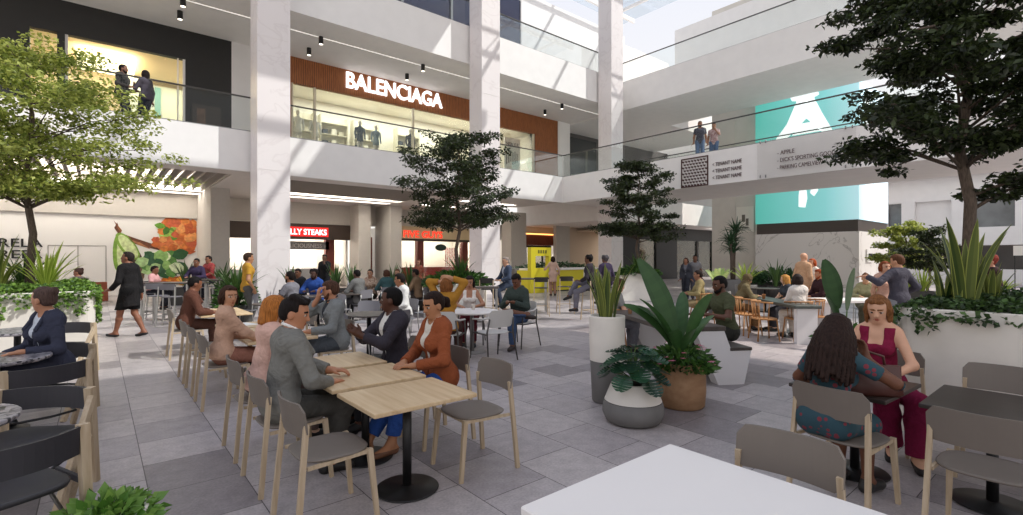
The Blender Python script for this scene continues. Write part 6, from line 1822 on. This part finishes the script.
# --- the oak tables
folk(1.06, 3.98, E, 'person in a grey suit with quiffed dark hair, in profile at the second oak table', sit(lean=8, hands=(((-.10, .38, .70), (-1, -.5, 0), (.5, .85, 0), (0, 0, -1), .35), ((.13, .30, .66), (.9, -.7, 0), (-.4, .9, -.1), (0, 0, -1), .5)), feet=((-.12, .45), (.12, .30))),
     H=1.80, sk='#b0795a', hair=('quiff', '#1b1412'), top=('jacket', '#76746e', '#eeeae4'), bottom=('trousers', '#45433f'), shoe='#1a1614', look=(-32, -4))
folk(1.10, 4.745, E, 'person with a ginger bob and pale pink top, seen from behind beside the grey suit', sit(lean=10, hands=onto()), sex='f', H=1.72, sk='#e0b9a0', hair=('bob', '#a5662f'), top=('sweater', '#d3ab9b'), bottom=('trousers', '#6a5a55'), look=(12, -4))
folk(1.10, 6.48, E, 'person in a beige knit top with short wavy brown hair, turned towards the camera', sit(lean=5, twist=-14, hands=(((-.14, .36, .70), None, (.2, .95, 0), (0, 0, -1), .2), ((.05, .40, .66), (.9, -.6, -.3), (-.1, 1, 0), (0, 0, -1), .25))), sex='f', H=1.74, sk='#b98564', hair=('wavy', '#3a2419'), top=('sweater', '#c09a82'), bottom=('trousers', '#8d5f50'), look=(-58, 0))
folk(1.14, 9.9, E, 'person in a brown suit sitting in profile at the far oak table', sit(lean=12, hands=onto()), H=1.76, sk='#7a4d37', hair=('crop', '#15100e'), top=('jacket', '#5c3a2e', '#d9cfc4'), bottom=('trousers', '#4b3128'), look=(0, -6))
folk(2.43, 3.97, W_, 'person in a rust jacket with a dark ponytail, at the second oak table', sit(lean=5, hands=(((-.08, .29, .69), (-.8, -.6, -.3), (.6, .8, 0), (0, 0, -1), .25), ((.08, .31, .695), (.8, -.6, -.3), (-.6, .8, 0), (0, 0, -1), .25)), feet=((-.10, .52), (.06, .66, .085, 0, 10))), sex='f', H=1.76, sk='#a97655', hair=('ponytail', '#23150f'), top=('open_jacket', '#8c4b2d', '#d5cdc0'), bottom=('cropped', '#2d4f94'), shoe='#6b4630p', look=(6, -8))
folk(2.36, 4.70, W_, 'person in a charcoal jacket holding his hands together at the third oak table', sit(lean=4, hands=(((-.02, .37, .86), (-.9, -.5, -.4), (.1, .75, .65), (.9, 0, 0), .25, (0, -.6, .8)), ((.025, .37, .86), (.9, -.5, -.4), (-.1, .75, .65), (-.9, 0, 0), .25, (0, -.6, .8)))), H=1.78, sk='#523224', hair=('crop', '#0f0c0b'), top=('open_jacket', '#37333a', '#d8d3cb'), bottom=('trousers', '#2b2a2e'), look=(-34, 4))
folk(2.44, 6.55, W_, 'bearded person in a grey suit resting his chin on his hand', sit(lean=7, hands=(((-.12, .38, .70), None, (.4, .9, 0), (0, 0, -1), .2), ((.04, .22, 1.09), (.5, .6, -1), (-.25, .1, 1), (-.2, -1, 0), .55, (-1, 0, 0)))), H=1.78, sk='#b07c5f', hair=('short', '#4a3226'), beard='#4a3024', top=('jacket', '#7a7c7b', '#3c3f44'), bottom=('trousers', '#4a4e53'), look=(-30, -3))
# --- right tables
folk(3.80, 1.25, E-.14, 'person with long dark braids in a teal and red patterned top, seen from behind', sit(lean=15, hands=(((-.16, .40, .74), (-.9, -.5, -.2), (.3, .9, 0), (0, 0, -1), .3), ((.13, .30, 1.02), (1, -.1, -.7), (-.3, .2, 1), (-.3, -1, 0), .5))), sex='f', H=1.62, sk='#6b432f', hair=('braids', '#2b1d18'), top=('tshirt', dots()), bottom=('skirt', dots()), look=(10, -4))
folk(5.33, 1.32, W_, 'person in a crimson sleeveless top and wide crimson trousers, long fair-brown hair', sit(lean=7, hands=(((-.14, .33, .66), (-.8, -.6, -.4), (.4, .9, -.1), (0, 0, -1), .3), ((.13, .36, .70), (.8, -.7, -.3), (-.5, .85, 0), (0, 0, -1), .3)), feet=((-.34, .40, .085, 20), (-.14, .26, .10, 10, -10)), knee=((-.7, 1, .15), (-.5, 1, .15))), sex='f', H=1.73, sk='#d2a184', hair=('long', '#7c5130'), top=('dress', '#7e1c3b'), bottom=('wide', '#74183a'), shoe='#171213p', look=(8, -12))
# --- left tables
folk(-.36, 7.16, R(122), 'person in a navy blazer with a dark hair bun, in profile at the terrazzo table', sit(.42, lean=6, hands=(((-.12, .30, .66), None, (.3, .9, 0), (0, 0, -1), .3), ((.12, .32, .62), None, (-.3, .9, -.1), (0, 0, -1), .3))), sex='f', H=1.86, sk='#b58163', hair=('bun', '#52403a'), top=('jacket', '#3a3c4b', '#c9ced6'), bottom=('trousers', '#353745'), look=(-68, 4))
folkd(130, 10.4, 88, 'person walking in a long black jacket, black shorts and loafers', dict(pz=.935, lean=4, twist=-8, hands=(((-.20, .22, .95), (-.6, -1, -.2), (0, .9, -.3), (.6, 0, -.6), .5), ((.24, -.05, .82), (.6, -1, -.2), (0, .1, -1), (-1, 0, 0), .4)), feet=((-.07, .24, .09, 0, 4), (.08, -.22, .11, 0, -10))), H=1.80, sk='#8a5a44', hair=('short', '#2e2725'), top=('coat', '#211f20', '#2b2829'), bottom=('shorts', '#171617'), shoe='#131112p', look=(30, 14))
# --- middle tables
folkd(294, 10.6, 78, 'person in a grey shirt in profile before the big marble column', sit(lean=8, hands=onto()), H=1.82, sk='#93664a', hair=('crop', '#1d1613'), beard='#1d1613', top=('tshirt', '#76747a'), bottom=('trousers', '#4a4950'), look=(0, 6))
folkd(247, 11.6, -50, 'person standing in a mustard yellow T-shirt beside the big marble column', dict(STAND, hands=(((-.22, .10, .86), (-.6, -1, 0), (0, .2, -1), (1, 0, 0), .3), ((.22, .10, .88), (.6, -1, 0), (0, .2, -1), (-1, 0, 0), .3))), H=1.80, sk='#a8795a', hair=('short', '#3b2a20'), top=('tshirt', '#b98b34'), bottom=('trousers', '#5d5b58'))
folkd(446, 7.9, -8, 'person in a mustard top with arms raised behind her head, back to the camera', sit(.45, lean=2, hands=(((-.03, -.02, 1.24), (-1, .2, .25), (.6, -.2, .3), (0, .8, -.3), .4, (0, 0, -1)), ((.05, .0, 1.31), (1, .25, .1), (-.9, -.1, .1), (0, .6, -.6), .4, (0, 0, -1)))), sex='f', H=1.76, sk='#b98766', hair=('wavy', '#7a4c28'), top=('sweater', '#a9782f'), bottom=('trousers', '#4a3430'), look=(5, 6))
folkd(470, 9.66, 180, 'person in a white top and dark red trousers across the white round table', sit(.45, lean=9, hands=onto(.74)), sex='f', H=1.70, sk='#a9785c', hair=('long', '#1f1613'), top=('tank', '#e6ded6'), bottom=('trousers', '#5c1e26'), look=(0, -8))
folkd(519, 9.38, 150, 'person in a dark green hoodie with one leg crossed, looking down at the white table', sit(.45, lean=8, hands=(((-.06, .30, .80), (-.8, -.7, -.3), (.5, .8, .1), (0, .2, -.9), .5), ((.06, .30, .80), (.8, -.7, -.3), (-.5, .8, .1), (0, .2, -.9), .5)), feet=((-.12, .44), (-.36, .34, .64, 70, 5)), knee=((0, 1, .15), (1, .6, .2))), H=1.80, sk='#6a4431', hair=('short', '#17110f'), top=('hoodie', '#3a433e'), bottom=('trousers', '#435574'), shoe='#2b1d18', look=(0, -25))
folkd(404, 9.95, 132, 'person in a white shirt sitting behind the rust jacket woman', sit(lean=8, hands=(((-.12, .34, .70), None, None, None, .3), ((.16, .30, .66), None, None, None, .3))), H=1.76, sk='#9a6a4d', hair=('short', '#1f1714'), top=('sweater', '#dcd9d4'), bottom=('trousers', '#5a5a60'), look=(-40, 0))
# --- under the mural
folkd(152, 13.3, -78, 'child in a pink T-shirt on a bar stool before the food mural', sit(.72, lean=6, hands=onto(.98, .30), feet=((-.08, .30, .34), (.08, .30, .34))), H=1.55, sk='#7d523d', hair=('short', '#1c1411'), top=('tshirt', '#cf9a98'), bottom=('trousers', '#33333a'))
folkd(198, 15.6, 180, 'person in a dark purple sweater behind the tall table by the pier', sit(.72, lean=6, hands=onto(1.02, .34), feet=((-.08, .28, .34), (.08, .28, .34))), H=1.76, sk='#7d523d', hair=('crop', '#17110f'), top=('sweater', '#3a3048'), bottom=('trousers', '#2b2b33'))
folkd(210, 16.2, 160, 'person in a red plaid shirt next to the dark purple sweater', sit(.80, lean=4, hands=onto(1.02, .34), feet=((-.08, .28, .36), (.08, .28, .36))), H=1.76, sk='#8f6048', hair=('short', '#1f1613'), top=('sweater', mat('red_plaid', '#7a2328', .9, col2='#a8453f', scale=26)), bottom=('trousers', '#2b2b33'))
x, y = at_d(80, 13.2); put('metal', make_metal_chair, x, y, ang(60), 'grey metal bistro chair hidden behind the left planter')
folk(x, y, ang(60), 'person with a dark bun whose head shows behind the left planter', sit(.50, lean=10), sex='f', H=1.74, sk='#8a5b45', hair=('bun', '#3b2822'), top=('sweater', '#5d534f'), bottom=('trousers', '#3a3a3f'), look=(50, 0))
# --- before the steaks shop
folkd(316, 13.2, 178, 'person in a blue jacket with dark curly hair at a bistro table', sit(lean=12, hands=onto(.75, .38)), H=1.80, sk='#4a2f24', hair=('afro', '#15100f'), beard='#15100f', top=('hoodie', '#2c4a8c'), bottom=('trousers', '#2a2c36'))
x, y = at_d(300, 14.6); put('metal', make_metal_chair, x, y, ang(170), 'grey metal bistro chair behind the blue jacket man')
folk(x, y, ang(170), 'person in black sitting behind the man in the blue jacket', sit(lean=8), H=1.74, sk='#6e4936', hair=('short', '#15100f'), top=('sweater', '#232427'), bottom=('trousers', '#1e1f24'))
folkd(325, 18.2, 175, 'person in black standing with raised hand before the steaks shop', dict(STAND, hands=(((-.08, .22, 1.36), (-.8, -.3, -1), (.3, .2, 1), (0, -1, 0), .5), None)), H=1.80, sk='#5d3d2e', hair=('short', '#15100f'), top=('sweater', '#1d1c1e'), bottom=('trousers', '#1e1f24'))
folkd(360, 13.0, 62, 'person in a grey jacket seated in profile near the sword leaf trough', sit(lean=10, hands=onto(.74, .38)), H=1.76, sk='#5b3d30', hair=('crop', '#15100f'), top=('jacket', '#6b6a68', '#b9b4ad'), bottom=('trousers', '#4a4a4d'))
folkd(371, 14.6, 178, 'person in a patterned brown blouse facing out, left of the pillars', sit(lean=6, hands=onto(.72, .3)), sex='f', H=1.70, sk='#a87c62', hair=('bun', '#2a1b16'), top=('sweater', mat('brown_pattern', '#8a6a55', .9, col2='#c8b19c', scale=24)), bottom=('trousers', '#3a332f'))
folkd(387, 14.2, 25, 'person in a teal top, back half turned, at the bistro table', sit(lean=10, hands=onto(.74, .36)), sex='f', H=1.70, sk='#a57a60', hair=('wavy', '#4a2f22'), top=('sweater', '#3e5a5c'), bottom=('trousers', '#33353a'), look=(25, 0))
x, y = at_d(398, 15.3); put('metal', make_metal_chair, x, y, ang(180), 'grey metal bistro chair behind the teal top')
folk(x, y, ang(180), 'person in a dark green top facing out beyond the teal top', sit(lean=8, hands=onto(.74, .36)), sex='f', H=1.68, sk='#b58a6c', hair=('bun', '#5a3a26'), top=('sweater', '#3f5a3c'), bottom=('trousers', '#33353a'))
folkd(419, 14.3, 78, 'person in a brown shirt sitting in profile by the sword leaves', sit(lean=10, hands=onto(.74, .36)), H=1.74, sk='#6a4836', hair=('crop', '#1a1311'), top=('sweater', '#77604a'), bottom=('trousers', '#3f3833'))
x, y = at_d(419, 17.6)
folk(x, y, ang(165), 'person in a reddish top standing before the burger shop window', dict(STAND), sex='f', H=1.62, sk='#9b6d55', hair=('wavy', '#5a3224'), top=('tshirt', '#93503f'), bottom=('trousers', '#3b2c2a'))
# --- kiosk
folkd(508, 14.0, 120, 'person in a slate blue suit on a stool beside the second marble column', sit(.80, lean=6, hands=onto(1.02, .30), feet=((-.1, .25, .36), (.1, .25, .36))), H=1.72, sk='#c19377', hair=('short', '#8d8078'), top=('jacket', '#414a5c', '#b9bec8'), bottom=('trousers', '#39404f'))
KS(508, 14.0, 120, 'ash bar stool under the person in the slate blue suit')
folk(*at_d(553, 21.6), ang(8), 'person in a pale pink coat standing at the yellow kiosk', dict(STAND, hands=(((-.30, .36, 1.10), (-.6, -.8, -.6), (0, 1, 0), (0, 0, -1), .2), ((.26, .05, .9), None, None, None, .3))), sex='f', H=1.74, sk='#a8765a', hair=('bob', '#2a1a14'), top=('coat', '#c8a794', '#e0d6cc'), bottom=('trousers', '#a67f68'), shoe='#3b2418', h=.022)
folkd(592, 13.2, 66, 'person in dark clothes with crossed legs on a stool, right of the kiosk', sit(.80, lean=8, hands=onto(1.0, .25), feet=((-.10, .40, .30), (.02, .62, .62, 0, -20))), H=1.78, sk='#6a4835', hair=('afro', '#191413'), top=('jacket', '#332d33', '#55505a'), bottom=('trousers', '#6d6a73'), shoe='#191413')
folkd(607, 14.6, 30, 'person in dark purple sitting behind the tall sword-leaf pot', sit(.80, lean=8, hands=onto(1.0, .25), feet=((-.1, .25, .36), (.1, .25, .36))), H=1.78, sk='#6a4835', hair=('afro', '#4a4548'), top=('sweater', '#3d3349'), bottom=('trousers', '#3a3844'))
# --- picnic table
folkd(727, 7.30, 99, 'bearded person in an olive T-shirt at the picnic table', sit(.48, lean=10, hands=onto(.79, .36, .14), feet=((-.12, .34), (.12, .30))), H=1.82, sk='#5d3b2a', hair=('crop', '#120e0d'), beard='#120e0d', top=('tshirt', '#4d5039'), bottom=('trousers', '#34332f'), look=(4, 0), build=1.06)
x, y = at_d(611, 8.7); RC(x, y, -31-90, 'honey rattan chair behind the tall sword-leaf pot')
folk(x, y, R(-31-90), 'person reaching over the picnic table, mostly behind the tall sword-leaf pot', sit(lean=14, hands=(((-.10, .42, .82), None, (.2, 1, 0), (0, 0, -1), .2), ((.12, .40, .80), None, (-.2, 1, 0), (0, 0, -1), .3))), sex='f', H=1.66, sk='#d0a084', hair=('short', '#4b3326'), top=('tshirt', '#8d8a86'), bottom=('trousers', '#6f6f76'))
# --- green communal table
x, y = t2(-.56, .68); folk(x, y, R(-42-90), 'person in an olive hooded scarf leaning on the green table', sit(lean=26, hands=onto(.77, .42)), sex='f', H=1.74, sk='#a87a5c', hair=('scarf', '#5f5239'), top=('sweater', '#6d6247'), bottom=('trousers', '#7a5a3c'))
x, y = t2(.56, .55); folk(x, y, R(-42+90), 'fair-haired child in a dark T-shirt at the green table', sit(.50, lean=8, hands=onto(.78, .32)), sex='f', H=1.50, sk='#e0b598', hair=('bob', '#b98546'), top=('tshirt', '#3f4248'), bottom=('trousers', '#3a3a3f'), look=(-40, 0))
folkd(702, 12.25, 80, 'person in an olive beige top left of the green table', sit(lean=8, hands=onto(.74, .34)), sex='f', H=1.78, sk='#8a6048', hair=('crop', '#221814'), top=('sweater', '#8d7f58'), bottom=('trousers', '#8a7a5c'))
folkd(803, 13.4, -70, 'bald person in a tan coat standing in the sun behind the green table', dict(STAND), H=1.82, sk='#c99a7c', hair=('bald', '#8a7868'), top=('coat', '#c49c7a', '#e3d6c6'), bottom=('trousers', '#b58e6e'))
folkd(813, 13.9, 110, 'red-haired person facing the man in the tan coat', dict(STAND), sex='f', H=1.66, sk='#c9977a', hair=('bob', '#a24a22'), top=('tshirt', '#e0d3c4'), bottom=('trousers', '#5b4a40'))
x, y = at_d(799, 10.0); RC(x, y, -39.7, 'honey rattan chair under the person in the white blouse')
folk(x, y, ang(0), 'person in a white blouse with dark hair, seen from behind at the green table', sit(lean=4), sex='f', H=1.72, sk='#7c5642', hair=('wavy', '#2a201d'), top=('sweater', '#ddd6cf'), bottom=('trousers', '#cfc6bc'), look=(-20, 0))
folkd(822, 12.6, 92, 'red-haired person in a dark maroon jacket sitting in the right background', sit(lean=6), H=1.80, sk='#b57a58', hair=('short', '#8a3c1c'), beard='#8a3c1c', top=('hoodie', '#3b2426'), bottom=('trousers', '#2d2a2c'))
# --- right background
folkd(899, 8.7, 12, 'person in a dark grey long-sleeved top standing behind the woman in red', dict(STAND, hands=(((-.40, .25, 1.30), (-.5, -.6, -.6), (-.5, .6, -.2), (0, 0, -1), .3), ((.26, .14, 1.0), None, None, None, .3))), H=1.74, sk='#c08d6e', hair=('short', '#5a3a26'), top=('sweater', '#47454f'), bottom=('trousers', '#85888e'), look=(20, -8))
folkd(884, 9.3, 172, 'person in a pink top standing close to the dark grey long-sleeved top', dict(STAND), sex='f', H=1.62, sk='#c99a7e', hair=('wavy', '#7c3f20'), top=('tshirt', '#cfa592'), bottom=('trousers', '#8b6a5a'))
folkd(865, 11.7, 150, 'person in an olive top sitting at the white table, right background', sit(lean=14, hands=onto(.77, .38)), sex='f', H=1.68, sk='#b58a6a', hair=('bun', '#5a3a26'), top=('sweater', '#8f8b68'), bottom=('trousers', '#5b5a4a'))
put('metal', make_metal_chair, *at_d(865, 11.7), ang(150), 'grey metal bistro chair under the person in olive, right background')
folkd(992, 9.6, 75, 'person with curly red hair behind the dark tree at the right planter', dict(STAND), sex='f', H=1.74, sk='#b98468', hair=('afro', '#7a2f24'), top=('jacket', '#3a2a2a', '#6b4a44'), bottom=('trousers', '#a88c76'))
folkd(686, 19.0, 150, 'person in a dark jacket walking before the dark shop', dict(STAND, feet=((-.08, .22), (.08, -.18))), sex='f', H=1.68, sk='#8a5f4a', hair=('long', '#3a1f1a'), top=('jacket', '#3a3b42', '#6a6a70'), bottom=('trousers', '#2e2f36'))
folkd(695, 19.2, 160, 'person in a grey top walking beside the dark jacket', dict(STAND, feet=((-.08, -.18), (.08, .22))), H=1.78, sk='#6a4735', hair=('crop', '#15100f'), top=('tshirt', '#7c7a7b'), bottom=('trousers', '#4b4c55'))
# --- upper floor
folk(*at_d(122, 15.35), ang(-75), 'person in a dark grey jacket with a beard at the upper left balustrade', dict(STAND, hands=((( -.2, .2, 1.05), None, None, None, .3), ((.2, .25, 1.05), None, None, None, .3))), H=2.0, build=1.12, z=5.62, sk='#7a5240', hair=('crop', '#1b1412'), beard='#1b1412', top=('jacket', '#3d3937', '#57524e'), bottom=('trousers', '#2f2e33'), h=.018)
folk(*at_d(146, 15.5), ang(75), 'person in a grey blouse with dark hair facing him at the upper left balustrade', dict(STAND, hands=(((-.1, .30, 1.22), None, (0, .3, 1), (0, 1, 0), .2), None)), sex='f', H=1.88, z=5.62, sk='#8a5f4a', hair=('bob', '#1f1614'), top=('sweater', '#4f4a52'), bottom=('trousers', '#2a2d3a'), h=.018)
folk(*at_d(700, 21.5), ang(160), 'person in a dark grey T-shirt and jeans on the bridge', dict(STAND), H=1.92, z=5.62, sk='#9a6c52', hair=('short', '#3a2318'), beard='#3a2318', top=('tshirt', '#4a4a54'), bottom=('trousers', '#5b6d88'), h=.02)
folk(*at_d(714, 21.6), ang(150), 'person in a checked red shirt and jeans on the bridge', dict(STAND, hands=(((-.08, .22, 1.36), (-.8, -.3, -1), (.3, .2, 1), (0, -1, 0), .5), None)), H=1.88, z=5.62, sk='#9a6c52', hair=('short', '#1f1512'), top=('tshirt', mat('red_check', '#8a5a5c', .9, col2='#c9b3b0', scale=24)), bottom=('trousers', '#51637f'), h=.02)
# ---------------------------------------------------------------- camera and light
cam = bpy.data.objects.new('camera', bpy.data.cameras.new('camera')); COL.objects.link(cam)
cam.location = (0, 0, CAM_H); cam.rotation_euler = (PI/2, 0, -YAW)
cam.data.sensor_width = 36; cam.data.lens = F_PX/1023*36; cam.data.clip_end = 300
bpy.context.scene.camera = cam
w = bpy.data.worlds.new('world'); bpy.context.scene.world = w; w.use_nodes = True
nt = w.node_tree; bg = nt.nodes['Background']
tc = N(nt, 'ShaderNodeTexCoord'); sp = N(nt, 'ShaderNodeSeparateXYZ'); nt.links.new(tc.outputs['Generated'], sp.inputs[0])
rp = N(nt, 'ShaderNodeValToRGB'); e = rp.color_ramp.elements
e[0].color = srgb('#f6f1ea')+(1,); e[0].position = .0; e[1].color = srgb('#ced6ea')+(1,); e[1].position = .75
nt.links.new(sp.outputs[2], rp.inputs[0]); nt.links.new(rp.outputs[0], bg.inputs[0]); bg.inputs[1].default_value = SKY
sl = bpy.data.lights.new('sun', 'SUN'); sl.energy = SUN; sl.angle = R(.6); sl.color = (1, .94, .86)
so = bpy.data.objects.new('sun', sl); COL.objects.link(so)
so.rotation_euler = Vector(SUNDIR).to_track_quat('Z', 'Y').to_euler()
vs = bpy.context.scene.view_settings
vs.view_transform = 'Standard'; vs.look = 'None'; vs.exposure = EXPO; vs.gamma = 1.0; vs.use_curve_mapping = False
